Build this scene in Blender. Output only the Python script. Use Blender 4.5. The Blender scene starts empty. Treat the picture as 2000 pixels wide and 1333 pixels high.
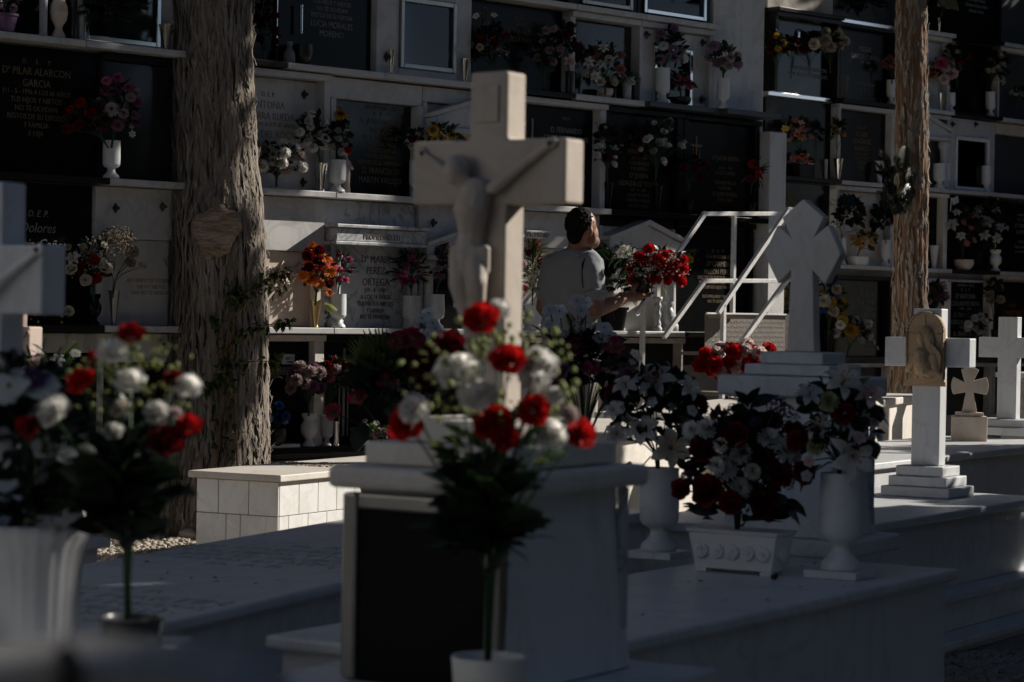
import bpy, math, random
import numpy as np
from mathutils import Vector, Matrix, Euler

# ------------------------------------------------------------------ camera, world, sun
scene = bpy.context.scene
COL = scene.collection
FPX, PITCH, ROLL, EYE = 4722.2, .0112, .017, 1.15
_F = np.array([0, math.cos(PITCH), -math.sin(PITCH)])
_R0 = np.array([1., 0, 0]); _U0 = np.array([0, math.sin(PITCH), math.cos(PITCH)])
_R = math.cos(ROLL) * _R0 + math.sin(ROLL) * _U0
_U = -math.sin(ROLL) * _R0 + math.cos(ROLL) * _U0
_C = np.array([0, 0, EYE])
cam_d = bpy.data.cameras.new('camera'); cam = bpy.data.objects.new('camera', cam_d); COL.objects.link(cam)
cam.matrix_world = Matrix(((_R[0], _U[0], -_F[0], 0), (_R[1], _U[1], -_F[1], 0), (_R[2], _U[2], -_F[2], EYE), (0, 0, 0, 1)))
cam_d.lens = 85; cam_d.sensor_width = 36; cam_d.clip_start = .05; cam_d.clip_end = 600
cam_d.dof.use_dof = True; cam_d.dof.focus_distance = 12.5; cam_d.dof.aperture_fstop = 6.3
scene.camera = cam
SUN_AZ, SUN_EL = math.atan2(.92, .39), math.radians(28)      # azimuth from +Y towards +X
SUN = np.array([math.sin(SUN_AZ) * math.cos(SUN_EL), math.cos(SUN_AZ) * math.cos(SUN_EL), math.sin(SUN_EL)])
world = bpy.data.worlds.new('World'); scene.world = world; world.use_nodes = True
wn = world.node_tree.nodes; wl = world.node_tree.links
bgn = wn['Background']; sky = wn.new('ShaderNodeTexSky'); sky.sky_type = 'NISHITA'; sky.sun_disc = False
sky.sun_elevation = SUN_EL; sky.sun_rotation = SUN_AZ; sky.air_density = .6; sky.dust_density = .2; sky.ozone_density = .8
wl.new(sky.outputs[0], bgn.inputs[0]); bgn.inputs[1].default_value = .05
sl = bpy.data.lights.new('sun', 'SUN'); sl.energy = 5.0; sl.angle = math.radians(.5); sl.color = (1, .93, .83)
so = bpy.data.objects.new('sun', sl); COL.objects.link(so)
so.rotation_euler = Vector(SUN).to_track_quat('Z', 'Y').to_euler(); so.location = (10, 8, 12)
vs = scene.view_settings; vs.view_transform = 'Standard'; vs.look = 'None'; vs.gamma = 1; vs.use_curve_mapping = False
vs.exposure = .25
scene.cycles.max_bounces = 7; scene.cycles.diffuse_bounces = 4; scene.cycles.transparent_max_bounces = 8

rnd = random.Random(7)

def ray(x, y): return _F * FPX + _R * (x - 1000) + _U * (666.5 - y)
def at(x, y, Y):
    d = ray(x, y); return _C + d * (Y / d[1])
def atz(x, y, z):
    d = ray(x, y); return _C + d * ((z - EYE) / d[2])

# ------------------------------------------------------------------ mesh helpers
class MB:
    def __init__(s): s.V = []; s.F = []; s.T = []; s.n = 0; s.I = []
    def add(s, V, F, M=None, T=None, idx=0):
        V = np.asarray(V, float).reshape(-1, 3)
        if M is not None:
            M = np.array(M); V = V @ M[:3, :3].T + M[:3, 3]
        s.V.append(V); s.F.extend([tuple(i + s.n for i in f) for f in F]); s.I.extend([idx] * len(F))
        s.T.append(np.zeros(len(V)) if T is None else np.asarray(T, float)); s.n += len(V); return s
    def box(s, x0, x1, y0, y1, z0, z1, M=None, idx=0):
        V = [(x, y, z) for x in (x0, x1) for y in (y0, y1) for z in (z0, z1)]
        return s.add(V, [(0, 1, 3, 2), (4, 6, 7, 5), (0, 4, 5, 1), (2, 3, 7, 6), (0, 2, 6, 4), (1, 5, 7, 3)], M, idx=idx)
    def frustum(s, b, t, z0, z1, M=None):      # b,t = (x0,x1,y0,y1)
        V = [(b[0], b[2], z0), (b[1], b[2], z0), (b[1], b[3], z0), (b[0], b[3], z0), (t[0], t[2], z1), (t[1], t[2], z1), (t[1], t[3], z1), (t[0], t[3], z1)]
        return s.add(V, [(0, 3, 2, 1), (4, 5, 6, 7), (0, 1, 5, 4), (1, 2, 6, 5), (2, 3, 7, 6), (3, 0, 4, 7)], M)
    def prism(s, P, y0, y1, M=None):           # P: outline in x,z (ccw seen from -y)
        n = len(P); V = [(x, y0, z) for x, z in P] + [(x, y1, z) for x, z in P]
        F = [tuple(range(n)), tuple(range(2 * n - 1, n - 1, -1))] + [(i, i + n, (i + 1) % n + n, (i + 1) % n) for i in range(n)]
        return s.add(V, F, M)
    def lathe(s, prof, n=24, M=None, flute=0, fl_amp=0):
        V = []; F = []; m = len(prof)
        for r, z in prof:
            for k in range(n):
                a = 2 * math.pi * k / n; rr = r * (1 + (fl_amp * math.cos(flute * a) if flute else 0))
                V.append((rr * math.cos(a), rr * math.sin(a), z))
        for i in range(m - 1):
            for k in range(n):
                k2 = (k + 1) % n; F.append((i * n + k, i * n + k2, (i + 1) * n + k2, (i + 1) * n + k))
        F.append(tuple(range(n - 1, -1, -1))); F.append(tuple(range((m - 1) * n, m * n)))
        return s.add(V, F, M)
    def tube(s, P, R, n=8, M=None, T=None):
        P = [np.asarray(p, float) for p in P]; m = len(P)
        if not hasattr(R, '__len__'): R = [R] * m
        V = []; F = []; up = None
        for i in range(m):
            t = P[min(i + 1, m - 1)] - P[max(i - 1, 0)]; t = t / (np.linalg.norm(t) + 1e-9)
            if up is None: up = np.cross(t, (0, 0, 1.) if abs(t[2]) < .9 else (1., 0, 0))
            a = up - t * (up @ t); a /= np.linalg.norm(a) + 1e-9; up = a; b = np.cross(t, a)
            for k in range(n):
                c = 2 * math.pi * k / n; V.append(P[i] + R[i] * (a * math.cos(c) + b * math.sin(c)))
        for i in range(m - 1):
            for k in range(n):
                k2 = (k + 1) % n; F.append((i * n + k, i * n + k2, (i + 1) * n + k2, (i + 1) * n + k))
        F.append(tuple(range(n - 1, -1, -1))); F.append(tuple(range((m - 1) * n, m * n)))
        return s.add(V, F, M, None if T is None else [T] * len(V))
    def ell(s, c, r, n=12, m=8, M=None):
        if not hasattr(r, '__len__'): r = (r, r, r)
        V = [(0, 0, -1)]
        for i in range(1, m):
            p = math.pi * i / m - math.pi / 2
            for k in range(n): V.append((math.cos(p) * math.cos(2 * math.pi * k / n), math.cos(p) * math.sin(2 * math.pi * k / n), math.sin(p)))
        V.append((0, 0, 1)); V = np.array(V) * r; F = []
        for k in range(n): F.append((0, 1 + (k + 1) % n, 1 + k)); F.append((len(V) - 1, 1 + (m - 2) * n + k, 1 + (m - 2) * n + (k + 1) % n))
        for i in range(m - 2):
            for k in range(n): F.append((1 + i * n + k, 1 + i * n + (k + 1) % n, 1 + (i + 1) * n + (k + 1) % n, 1 + (i + 1) * n + k))
        if M is not None: V = V @ np.array(M)[:3, :3].T
        return s.add(V + np.asarray(c, float), F)
    def caps(s, P, R, n=10):                   # capsule chain: closed overlapping shells for voxel remesh
        for p, r in zip(P, R): s.ell(p, r, n, 8)
        for i in range(len(P) - 1): s.tube([P[i], P[i + 1]], [R[i], R[i + 1]], n)
        return s
    def grid(s, nu, nv, f, M=None, idx=0):
        V = []; T = []
        for j in range(nv + 1):
            for i in range(nu + 1):
                u = 2 * i / nu - 1; v = j / nv; V.append(f(u, v)); T.append(v)
        F = [(j * (nu + 1) + i, j * (nu + 1) + i + 1, (j + 1) * (nu + 1) + i + 1, (j + 1) * (nu + 1) + i) for j in range(nv) for i in range(nu)]
        return s.add(V, F, M, T, idx)
    def mesh(s, name, mats, smooth=False):
        me = bpy.data.meshes.new(name)
        V = np.concatenate(s.V) if s.V else np.zeros((0, 3))
        me.from_pydata(V.tolist(), [], s.F)
        for m in (mats if isinstance(mats, (list, tuple)) else [mats]): me.materials.append(m)
        if any(s.I): me.polygons.foreach_set('material_index', s.I)
        if smooth: me.polygons.foreach_set('use_smooth', [True] * len(s.F))
        T = np.concatenate(s.T) if s.T else np.zeros(0)
        if T.any():
            a = me.attributes.new('tip', 'FLOAT', 'POINT'); a.data.foreach_set('value', T)
        me.update(); return me
    def build(s, name, mats, parent=None, smooth=False, bevel=0, loc=None, seg=2):
        o = bpy.data.objects.new(name, s.mesh(name, mats, smooth)); COL.objects.link(o)
        if parent: o.parent = parent
        if loc is not None: o.location = loc
        if bevel:
            b = o.modifiers.new('bevel', 'BEVEL'); b.width = bevel; b.segments = seg; b.limit_method = 'ANGLE'; b.angle_limit = math.radians(35)
        return o

USED = set()
def tag(o, label, cat, group=None):
    assert label not in USED, label
    USED.add(label); o['label'] = label; o['category'] = cat
    if group: o['group'] = group
    return o
def thing(name, label, cat, loc=(0, 0, 0), rz=0, group=None):
    o = bpy.data.objects.new(name, None); COL.objects.link(o); o.empty_display_size = .1
    o.location = loc; o.rotation_euler = (0, 0, rz)
    return tag(o, label, cat, group)
def structure(o): o['kind'] = 'structure'; return o
def inst(name, me, parent=None, loc=(0, 0, 0), rot=None, scale=None):
    o = bpy.data.objects.new(name, me); COL.objects.link(o)
    if parent: o.parent = parent
    o.location = loc
    if rot is not None: o.rotation_euler = rot
    if scale is not None: o.scale = scale if hasattr(scale, '__len__') else (scale,) * 3
    return o
def bx(name, parent, m, x0, x1, y0, y1, z0, z1, bevel=.003): return MB().box(x0, x1, y0, y1, z0, z1).build(name, m, parent, bevel=bevel)
def remesh(o, vox, it=4):
    r = o.modifiers.new('remesh', 'REMESH'); r.mode = 'VOXEL'; r.voxel_size = vox; r.use_smooth_shade = True
    sm = o.modifiers.new('smooth', 'SMOOTH'); sm.factor = .5; sm.iterations = it; return o

# ------------------------------------------------------------------ materials
def lin(c): return tuple(x ** 2.2 for x in c)
def newmat(name):
    m = bpy.data.materials.new(name); m.use_nodes = True; nt = m.node_tree
    return m, nt, nt.nodes['Principled BSDF']
def _noise(nt, scale, detail=4, rough=.55, vec=None, obj=True):
    n = nt.nodes.new('ShaderNodeTexNoise'); n.inputs['Scale'].default_value = scale; n.inputs['Detail'].default_value = detail; n.inputs['Roughness'].default_value = rough
    if vec is not None: nt.links.new(vec, n.inputs['Vector'])
    return n
def _coords(nt, sc=(1, 1, 1), rnd_off=True):
    tc = nt.nodes.new('ShaderNodeTexCoord'); mp = nt.nodes.new('ShaderNodeMapping'); mp.inputs['Scale'].default_value = sc
    nt.links.new(tc.outputs['Object'], mp.inputs['Vector'])
    if rnd_off:
        oi = nt.nodes.new('ShaderNodeObjectInfo'); mu = nt.nodes.new('ShaderNodeMath'); mu.operation = 'MULTIPLY'; mu.inputs[1].default_value = 37
        nt.links.new(oi.outputs['Random'], mu.inputs[0]); nt.links.new(mu.outputs[0], mp.inputs['Location'])
    return mp.outputs['Vector']
def _ramp(nt, src, stops):
    r = nt.nodes.new('ShaderNodeValToRGB'); e = r.color_ramp.elements
    while len(e) < len(stops): e.new(.5)
    for k, (p, c) in enumerate(stops): e[k].position = p; e[k].color = (*c, 1) if len(c) == 3 else c
    nt.links.new(src, r.inputs[0]); return r.outputs[0]
def _mix(nt, a, b, fac, mode='MIX'):
    m = nt.nodes.new('ShaderNodeMix'); m.data_type = 'RGBA'; m.blend_type = mode
    for sock, v in ((m.inputs[0], fac), (m.inputs[6], a), (m.inputs[7], b)):
        if hasattr(v, 'is_output'): nt.links.new(v, sock)
        elif hasattr(v, '__len__'): sock.default_value = (*v, 1) if len(v) == 3 else v
        else: sock.default_value = v
    return m.outputs[2]
def _bump(nt, bs, h, strength, dist=.01):
    b = nt.nodes.new('ShaderNodeBump'); b.inputs['Strength'].default_value = strength; b.inputs['Distance'].default_value = dist
    nt.links.new(h, b.inputs['Height']); nt.links.new(b.outputs[0], bs.inputs['Normal'])

def stone(name, col, col2, vein, scale=3, veinw=.25, rough=.4, bump=.08, dirt=(.25, .2, .15), dirt_amt=.35, spec=.5, sc=(1, 1, 1)):
    m, nt, bs = newmat(name); v = _coords(nt, sc)
    n1 = _noise(nt, scale, 6, .6, v); base = _mix(nt, col, col2, _ramp(nt, n1.outputs[0], [(.35, (0, 0, 0)), (.7, (1, 1, 1))]))
    n2 = _noise(nt, scale * .8, 8, .62, v); n2.inputs['Distortion'].default_value = 1.6
    vm = _ramp(nt, n2.outputs[0], [(.46, (0, 0, 0)), (.5, (veinw,) * 3), (.54, (0, 0, 0))])
    base = _mix(nt, base, vein, vm)
    n3 = _noise(nt, 5.5, 7, .7, v); dm = _ramp(nt, n3.outputs[0], [(.58, (0, 0, 0)), (.78, (dirt_amt,) * 3)])
    base = _mix(nt, base, dirt, dm)
    n5 = _noise(nt, 7, 6, .65, _coords(nt, (sc[0] * 1.6, sc[1] * 1.6, sc[2] * .12))); base = _mix(nt, base, tuple(x * 1.3 for x in dirt), _ramp(nt, n5.outputs[0], [(.55, (0, 0, 0)), (.8, (dirt_amt * .9,) * 3)]))
    nt.links.new(base, bs.inputs['Base Color'])
    n4 = _noise(nt, 60, 4, .6, v)
    r = _ramp(nt, n3.outputs[0], [(.3, (rough,) * 3), (.8, (min(1, rough + .25),) * 3)]); nt.links.new(r, bs.inputs['Roughness'])
    bs.inputs['Specular IOR Level'].default_value = spec
    _bump(nt, bs, n4.outputs[0], bump, .004); return m
def plain(name, col, rough=.5, metal=0, spec=.5, var=.12, scale=12, bump=0, coat=0):
    m, nt, bs = newmat(name); v = _coords(nt)
    n = _noise(nt, scale, 5, .6, v)
    b = _mix(nt, tuple(c * (1 - var) for c in col), tuple(min(1, c * (1 + var)) for c in col), n.outputs[0]); nt.links.new(b, bs.inputs['Base Color'])
    bs.inputs['Roughness'].default_value = rough; bs.inputs['Metallic'].default_value = metal; bs.inputs['Specular IOR Level'].default_value = spec
    bs.inputs['Coat Weight'].default_value = coat
    if bump: _bump(nt, bs, n.outputs[0], bump, .005)
    return m
def granite(name, col, rough=.12, sp=(.12, .12, .13), spec=.1):
    m, nt, bs = newmat(name); v = _coords(nt)
    n = _noise(nt, 260, 2, .5, v); b = _mix(nt, col, sp, _ramp(nt, n.outputs[0], [(.6, (0, 0, 0)), (.72, (.35,) * 3)]))
    n2 = _noise(nt, 3, 5, .6, v); b = _mix(nt, b, (.06, .056, .052), _ramp(nt, n2.outputs[0], [(.6, (0, 0, 0)), (.9, (.2,) * 3)]))
    nt.links.new(b, bs.inputs['Base Color'])
    nt.links.new(_ramp(nt, n2.outputs[0], [(.3, (rough,) * 3), (.75, (rough + .14,) * 3)]), bs.inputs['Roughness'])
    bs.inputs['Specular IOR Level'].default_value = spec; return m
def petal(name, base, tip=None, trans=.3, rough=.6, var=.25):
    m, nt, bs = newmat(name); a = nt.nodes.new('ShaderNodeAttribute'); a.attribute_name = 'tip'
    v = _coords(nt); n = _noise(nt, 3, 4, .6, v)
    oi = nt.nodes.new('ShaderNodeObjectInfo')
    c = _mix(nt, base, tip or base, _ramp(nt, a.outputs['Fac'], [(.35, (0, 0, 0)), (.85, (1, 1, 1))]))
    c = _mix(nt, c, tuple(x * .62 for x in (tip or base)), _ramp(nt, n.outputs[0], [(.4, (0, 0, 0)), (.75, (var * 2,) * 3)]))
    h = nt.nodes.new('ShaderNodeHueSaturation'); mm = nt.nodes.new('ShaderNodeMapRange'); mm.inputs[3].default_value = 1 - var; mm.inputs[4].default_value = 1 + var * .6
    nt.links.new(oi.outputs['Random'], mm.inputs[0]); nt.links.new(mm.outputs[0], h.inputs['Value']); nt.links.new(c, h.inputs['Color'])
    tr = nt.nodes.new('ShaderNodeBsdfTranslucent'); ms = nt.nodes.new('ShaderNodeMixShader'); ms.inputs[0].default_value = trans
    nt.links.new(h.outputs[0], bs.inputs['Base Color']); nt.links.new(h.outputs[0], tr.inputs['Color'])
    bs.inputs['Roughness'].default_value = rough; bs.inputs['Specular IOR Level'].default_value = .25
    nt.links.new(bs.outputs[0], ms.inputs[1]); nt.links.new(tr.outputs[0], ms.inputs[2]); nt.links.new(ms.outputs[0], nt.nodes['Material Output'].inputs[0]); return m

M = {}
M['marble'] = stone('white_marble', (.68, .70, .72), (.59, .61, .63), (.42, .42, .43), 2.2, .35, .35)
M['marble_warm'] = stone('warm_white_marble', (.72, .68, .62), (.62, .58, .52), (.5, .44, .38), 2.4, .3, .5, .1, (.3, .23, .17), .35)
M['marble_grey'] = stone('grey_veined_marble', (.52, .53, .54), (.34, .35, .37), (.16, .17, .19), 5, .8, .35, .06)
M['marble_cream'] = stone('cream_stone', (.62, .53, .45), (.52, .43, .36), (.4, .3, .24), 3, .3, .6, .15)
M['pink_stone'] = stone('pink_stone', (.62, .5, .43), (.55, .42, .36), (.4, .3, .25), 4, .3, .6, .2)
M['plaster'] = stone('white_plaster', (.66, .66, .65), (.56, .56, .55), (.35, .33, .3), 1.4, .3, .85, .3, (.25, .22, .19), .5, .2)
M['old_plaster'] = stone('stained_plaster', (.46, .43, .4), (.33, .3, .28), (.2, .17, .14), 2, .5, .9, .4, (.14, .11, .09), .7, .2)
M['granite'] = granite('black_granite', (.006, .006, .0065))
M['granite_gloss'] = granite('polished_black_granite', (.008, .008, .009), .04, (.03, .03, .03), .35)
M['granite_grey_gloss'] = granite('polished_dark_grey_granite', (.02, .021, .023), .06, (.05, .05, .05), .4)
M['granite_mat'] = granite('dull_black_granite', (.013, .012, .012), .3)
M['granite_grey'] = granite('grey_granite', (.06, .064, .068), .25, (.15, .15, .15), .25)
M['paint'] = stone('white_painted_steel', (.78, .78, .77), (.7, .7, .69), (.35, .25, .18), 6, .3, .45, .03, (.3, .22, .16), .35)
M['chrome'] = plain('chrome', (.72, .7, .67), .14, 1, var=.08)
M['steel'] = plain('dull_steel', (.34, .33, .31), .35, 1, var=.2, bump=.1)
M['alu'] = plain('aluminium_plate', (.33, .3, .27), .4, .8, var=.25)
M['gold'] = plain('gilded_letters', (.135, .10, .05), .6, .1, var=.2)
M['silver'] = plain('pale_letters', (.18, .18, .175), .6, .0, var=.15)
M['dark_letter'] = plain('dark_letters', (.10, .085, .07), .7, var=.2)
M['ochre_letter'] = plain('ochre_letters', (.34, .26, .18), .6, var=.2)
M['red_letter'] = plain('red_letters', (.25, .05, .03), .6)
M['brass'] = plain('brass', (.5, .36, .17), .3, .9, var=.2)
M['bronze'] = plain('bronze_stud', (.075, .06, .05), .4, .6, var=.3)
M['tile'] = stone('glazed_white_tile', (.85, .845, .83), (.80, .795, .78), (.45, .4, .33), 3, .2, .22, .03, (.4, .33, .25), .3)
M['grout'] = plain('dirty_grout', (.25, .2, .15), .9, var=.3)
M['plastic'] = plain('white_plastic', (.72, .72, .7), .4, var=.06)
M['shaded_plastic'] = stone('shaded_white_plastic', (.42, .43, .45), (.36, .37, .39), (.3, .3, .3), 3, .1, .5, .05, (.2, .18, .15), .4)  # greyer copy of the white plastic; shade on the pot put into its colour
M['dark_plastic'] = plain('black_plastic_pot', (.012, .012, .013), .4)
M['purple_plastic'] = plain('purple_plastic_pot', (.12, .06, .16), .4)
M['niche_marble'] = stone('shaded_white_niche_marble', (.54, .535, .525), (.46, .455, .45), (.3, .3, .31), 2.2, .4, .4, .08, (.2, .17, .13), .45)  # darker copy of the white marble, with the niche wall's shade in its colour
M['cross_stone'] = stone('warm_beige_cross_stone', (.49, .43, .37), (.41, .35, .30), (.32, .27, .22), 3, .3, .6, .15, (.22, .17, .12), .5)
M['black_panel'] = plain('black_panel', (.006, .006, .006), .3, spec=.12)
M['marble_letter'] = plain('greyish_marble_letters', (.47, .46, .45), .6, var=.1)
M['weathered'] = stone('weathered_grey_stone', (.30, .29, .28), (.2, .19, .18), (.1, .1, .1), 5, .3, .8, .2)
M['clay'] = stone('ochre_clay', (.50, .36, .22), (.40, .28, .16), (.2, .13, .08), 5, .3, .6, .2, (.16, .1, .06), .6)
M['skin'] = plain('tanned_skin', (.23, .105, .062), .5, var=.15, scale=30)
M['hair'] = plain('dark_cropped_hair', (.010, .008, .007), .8, var=.5, scale=90, spec=.08)
M['stubble'] = plain('dark_stubble', (.17, .08, .05), .7, var=.3, scale=200)
M['shirt'] = plain('grey_jersey', (.25, .26, .275), .9, var=.12, scale=300, spec=.15, bump=.15)
M['collar'] = plain('pale_grey_collar', (.34, .37, .41), .9, spec=.15, bump=.1)
M['trousers'] = plain('beige_trousers', (.42, .38, .33), .9, spec=.15, scale=40, bump=.1)
M['leaf'] = petal('dark_green_leaf', (.018, .038, .014), (.03, .06, .02), .2, .45, .3)
M['leaf_mid'] = petal('mid_green_leaf', (.045, .085, .02), (.075, .12, .03), .3, .45, .3)
M['leaf_lime'] = petal('lime_green_leaf', (.16, .2, .045), (.3, .32, .12), .35, .5, .3)
M['leaf_olive'] = petal('olive_leaf', (.06, .07, .02), (.17, .13, .04), .3, .5, .35)
M['leaf_dark'] = petal('blackish_green_leaf', (.010, .018, .010), (.016, .028, .014), .12, .4, .3)
M['stem'] = petal('green_stem', (.02, .06, .025), (.03, .08, .03), .05, .5, .2)
M['twig'] = plain('brown_cane', (.19, .10, .055), .8, var=.3, scale=30)
PET = {'red': ((.36, .006, .008), (.55, .012, .012)), 'dkred': ((.10, .004, .008), (.16, .006, .010)), 'white': ((.78, .77, .71), (.84, .83, .80)),
       'bluewhite': ((.60, .64, .68), (.68, .72, .78)), 'cream': ((.62, .54, .40), (.70, .65, .55)), 'pink': ((.55, .10, .20), (.62, .16, .28)),
       'pinkcream': ((.66, .55, .38), (.42, .025, .09)), 'coral': ((.55, .17, .13), (.62, .25, .2)), 'lavender': ((.40, .24, .36), (.5, .34, .46)),
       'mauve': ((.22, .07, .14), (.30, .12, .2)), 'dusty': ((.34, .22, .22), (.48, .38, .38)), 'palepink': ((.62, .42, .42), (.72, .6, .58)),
       'orange': ((.62, .13, .015), (.75, .22, .03)), 'yellow': ((.55, .36, .04), (.62, .45, .08)), 'gold': ((.50, .24, .02), (.58, .34, .04)),
       'blue': ((.02, .09, .36), (.05, .2, .55)), 'purple': ((.06, .025, .09), (.10, .05, .15)), 'lime': ((.32, .36, .14), (.48, .5, .3)), 'beige': ((.45, .36, .25), (.58, .49, .37)),
       'magenta': ((.34, .015, .10), (.45, .03, .16)), 'rosewhite': ((.42, .03, .06), (.72, .6, .58)), 'peach': ((.6, .3, .14), (.66, .42, .24))}
for k, (a, b) in list(PET.items()): M['p_' + k] = petal(k + '_petals', a, b, .6 if 'white' in k else .4)
M['eye_dark'] = plain('dark_flower_eye', (.03, .016, .008), .8, bump=.5, scale=80)
M['eye_green'] = plain('green_flower_eye', (.13, .14, .03), .7)
M['anther'] = plain('rust_anther', (.3, .1, .02), .7)

# ------------------------------------------------------------------ lettering
_tc = bpy.data.curves.new('lettering', 'FONT'); _to = bpy.data.objects.new('lettering', _tc)
def text_mb(mb, lines, x=0, ztop=0, y=0, leading=1.45, sx=.86, align='CENTER', depth=.0012, M0=None, shear=0):
    """lines: (string, size); local frame x right, z up, faces -y"""
    z = ztop; _tc.align_x = align; _tc.extrude = depth; _tc.resolution_u = 2; _tc.shear = shear
    for st, size in lines:
        z -= size * leading
        if st.strip():
            _tc.body = st; _tc.size = size * 1.35; me = bpy.data.meshes.new_from_object(_to)
            V = np.array([v.co[:] for v in me.vertices]); F = [tuple(p.vertices) for p in me.polygons]; bpy.data.meshes.remove(me)
            if len(V):
                W = np.stack([V[:, 0] * sx + x, y - V[:, 2], V[:, 1] + z], 1); mb.add(W, F, M0)
    return mb
# ------------------------------------------------------------------ flower heads (axis +Z, radius about 1)
FL = {}
def _petal(mb, az, f, nu=3, nv=4, idx=0):
    ca, sa = math.cos(az), math.sin(az)
    def g(u, v):
        r, t, z = f(u, v); return (r * ca - t * sa, r * sa + t * ca, z)
    mb.grid(nu, nv, g, None, idx)
def head_rose(seed=0, open_=1.0):
    r = random.Random(seed); mb = MB()
    for k in range(6):
        n = (3, 4, 5, 5, 6, 6)[k]; R = (.13, .26, .42, .58, .76, .92)[k] * (.75 + .25 * open_); H = (.92, .9, .82, .66, .5, .36)[k]; W = (.22, .3, .38, .45, .5, .55)[k]
        for i in range(n):
            az = 6.283 * (i + r.random() * .35) / n + k * .7; cu = r.uniform(.05, .28) * (k > 1); wob = r.uniform(0, 6); dz = r.uniform(-.06, .06)
            def f(u, v, R=R, H=H, W=W, cu=cu, wob=wob, k=k, dz=dz):
                w = W * (v ** .45) * (1 - .35 * v ** 6); rr = R * (.35 + .65 * v ** .8) * (1 - .18 * u * u) + cu * max(0, v - .6) * 1.2
                return rr + .03 * math.sin(5 * u + wob) * v, u * w, H * v - .28 - cu * max(0, v - .65) ** 2 * 3.2 + dz - .05 * math.cos(3 * u + wob) * v
            _petal(mb, az, f, 4, 5)
    mb.ell((0, 0, .05), (.34, .34, .42), 8, 6)
    return mb
def head_peony(seed=0, n=60, ruff=.12, flat=1.0):
    r = random.Random(seed); mb = MB()
    for i in range(n):
        ph = (i + .5) / n; th = math.acos(1 - ph * 1.15); az = i * 2.39996 + r.uniform(-.2, .2); L = r.uniform(.85, 1.05); W = r.uniform(.3, .44); wob = r.uniform(0, 6); cu = r.uniform(-.1, .35)
        s, c = math.sin(th), math.cos(th)
        def f(u, v, s=s, c=c, L=L, W=W, wob=wob, cu=cu):
            d = L * (.25 + .75 * v); e = ruff * math.sin(7 * u + wob) * v ** 2
            q = cu * v * v; rr = d * s + (e + q) * c * .6 + .06 * u * u; zz = (d * c * flat) - (e + q) * s * .6
            return rr, u * W * v ** .6, zz - .1
        _petal(mb, az, f, 4, 3)
    return mb
def head_daisy(seed=0, n=26, layers=2, W=.13, cup=.15, eye=.22):
    r = random.Random(seed); mb = MB()
    for l in range(layers):
        for i in range(n):
            az = 6.283 * (i + .5 * l + r.uniform(-.25, .25)) / n; L = (1 - .2 * l) * r.uniform(.9, 1.06); t = r.uniform(-.06, .1) + cup * (l + .6); tw = r.uniform(-.06, .06)
            def f(u, v, L=L, t=t, tw=tw):
                w = W * (math.sin(math.pi * (.12 + .8 * v)) ** .6); return eye * .7 + (L - eye * .7) * v, u * w, t * v * 1.3 - .28 * v * v + tw * u + .04 * u * u
            _petal(mb, az, f, 2, 3)
    if eye: mb.ell((0, 0, .03), (eye, eye, eye * .5), 10, 6); mb.I[-60:] = [1] * 60
    return mb
def head_lily(seed=0, W=.3, rec=.9):
    r = random.Random(seed); mb = MB()
    for i in range(6):
        az = 6.283 * i / 6 + r.uniform(-.12, .12); L = r.uniform(.92, 1.1); w0 = W * (1 if i % 2 else .82); rc = rec * r.uniform(.7, 1.25); lift = r.uniform(.5, .68)
        def f(u, v, L=L, w0=w0, rc=rc, lift=lift):
            w = w0 * math.sin(math.pi * min(1, .1 + .9 * v) ** 1.15) ** .8; rr = L * (.06 + 1.0 * v)
            z = lift * math.sin(1.5 * v) - rc * .55 * v ** 3 + .1 * abs(u) ** 1.5 * (1 - v) + .03 * math.sin(9 * v + 3 * u)
            return rr - .25 * v ** 3 * rc * .3, u * w, z - .2
        _petal(mb, az, f, 4, 7)
    n0 = len(mb.I)
    for i in range(6):
        a = 6.283 * i / 6 + .5; e = (.24 * math.cos(a), .24 * math.sin(a), .55)
        mb.tube([(0, 0, -.1), (.1 * math.cos(a), .1 * math.sin(a), .3), e], .012, 5); mb.ell(e, (.03, .03, .07), 6, 4)
    mb.I[n0:] = [1] * (len(mb.I) - n0); return mb
def head_blossom(seed=0, n=5, W=.5):
    r = random.Random(seed); mb = MB()
    for i in range(n):
        az = 6.283 * i / n + r.uniform(-.1, .1); t = r.uniform(.0, .25); wob = r.uniform(0, 6)
        def f(u, v, t=t, wob=wob):
            w = W * math.sin(math.pi * min(1, .08 + .86 * v)) ** .55; return .08 + .92 * v * (1 - .14 * u * u * v), u * w, t * v - .12 * v * v + .04 * math.sin(5 * u + wob) * v
        _petal(mb, az, f, 4, 4)
    n0 = len(mb.I); mb.ell((0, 0, .04), (.13, .13, .08), 8, 5); mb.I[n0:] = [1] * (len(mb.I) - n0); return mb
def head_cluster(seed=0, n=30):
    r = random.Random(seed); mb = MB()
    for i in range(n):
        th = math.acos(1 - (i + .5) / n * 1.3); az = i * 2.4; d = np.array([math.sin(th) * math.cos(az), math.sin(th) * math.sin(az), math.cos(th)]) * r.uniform(.75, 1)
        q = Vector(d).to_track_quat('Z', 'Y').to_matrix(); m4 = np.eye(4); m4[:3, :3] = np.array(q) * .24; m4[:3, 3] = d
        for k in range(4):
            a = 6.283 * k / 4; c, s = math.cos(a), math.sin(a)
            mb.add([(0, 0, 0), (.6 * c - .5 * s, .6 * s + .5 * c, .15), (1.1 * c, 1.1 * s, .05), (.6 * c + .5 * s, .6 * s - .5 * c, .15)], [(0, 3, 2, 1)], m4, [0, .7, 1, .7])
    return mb
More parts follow.
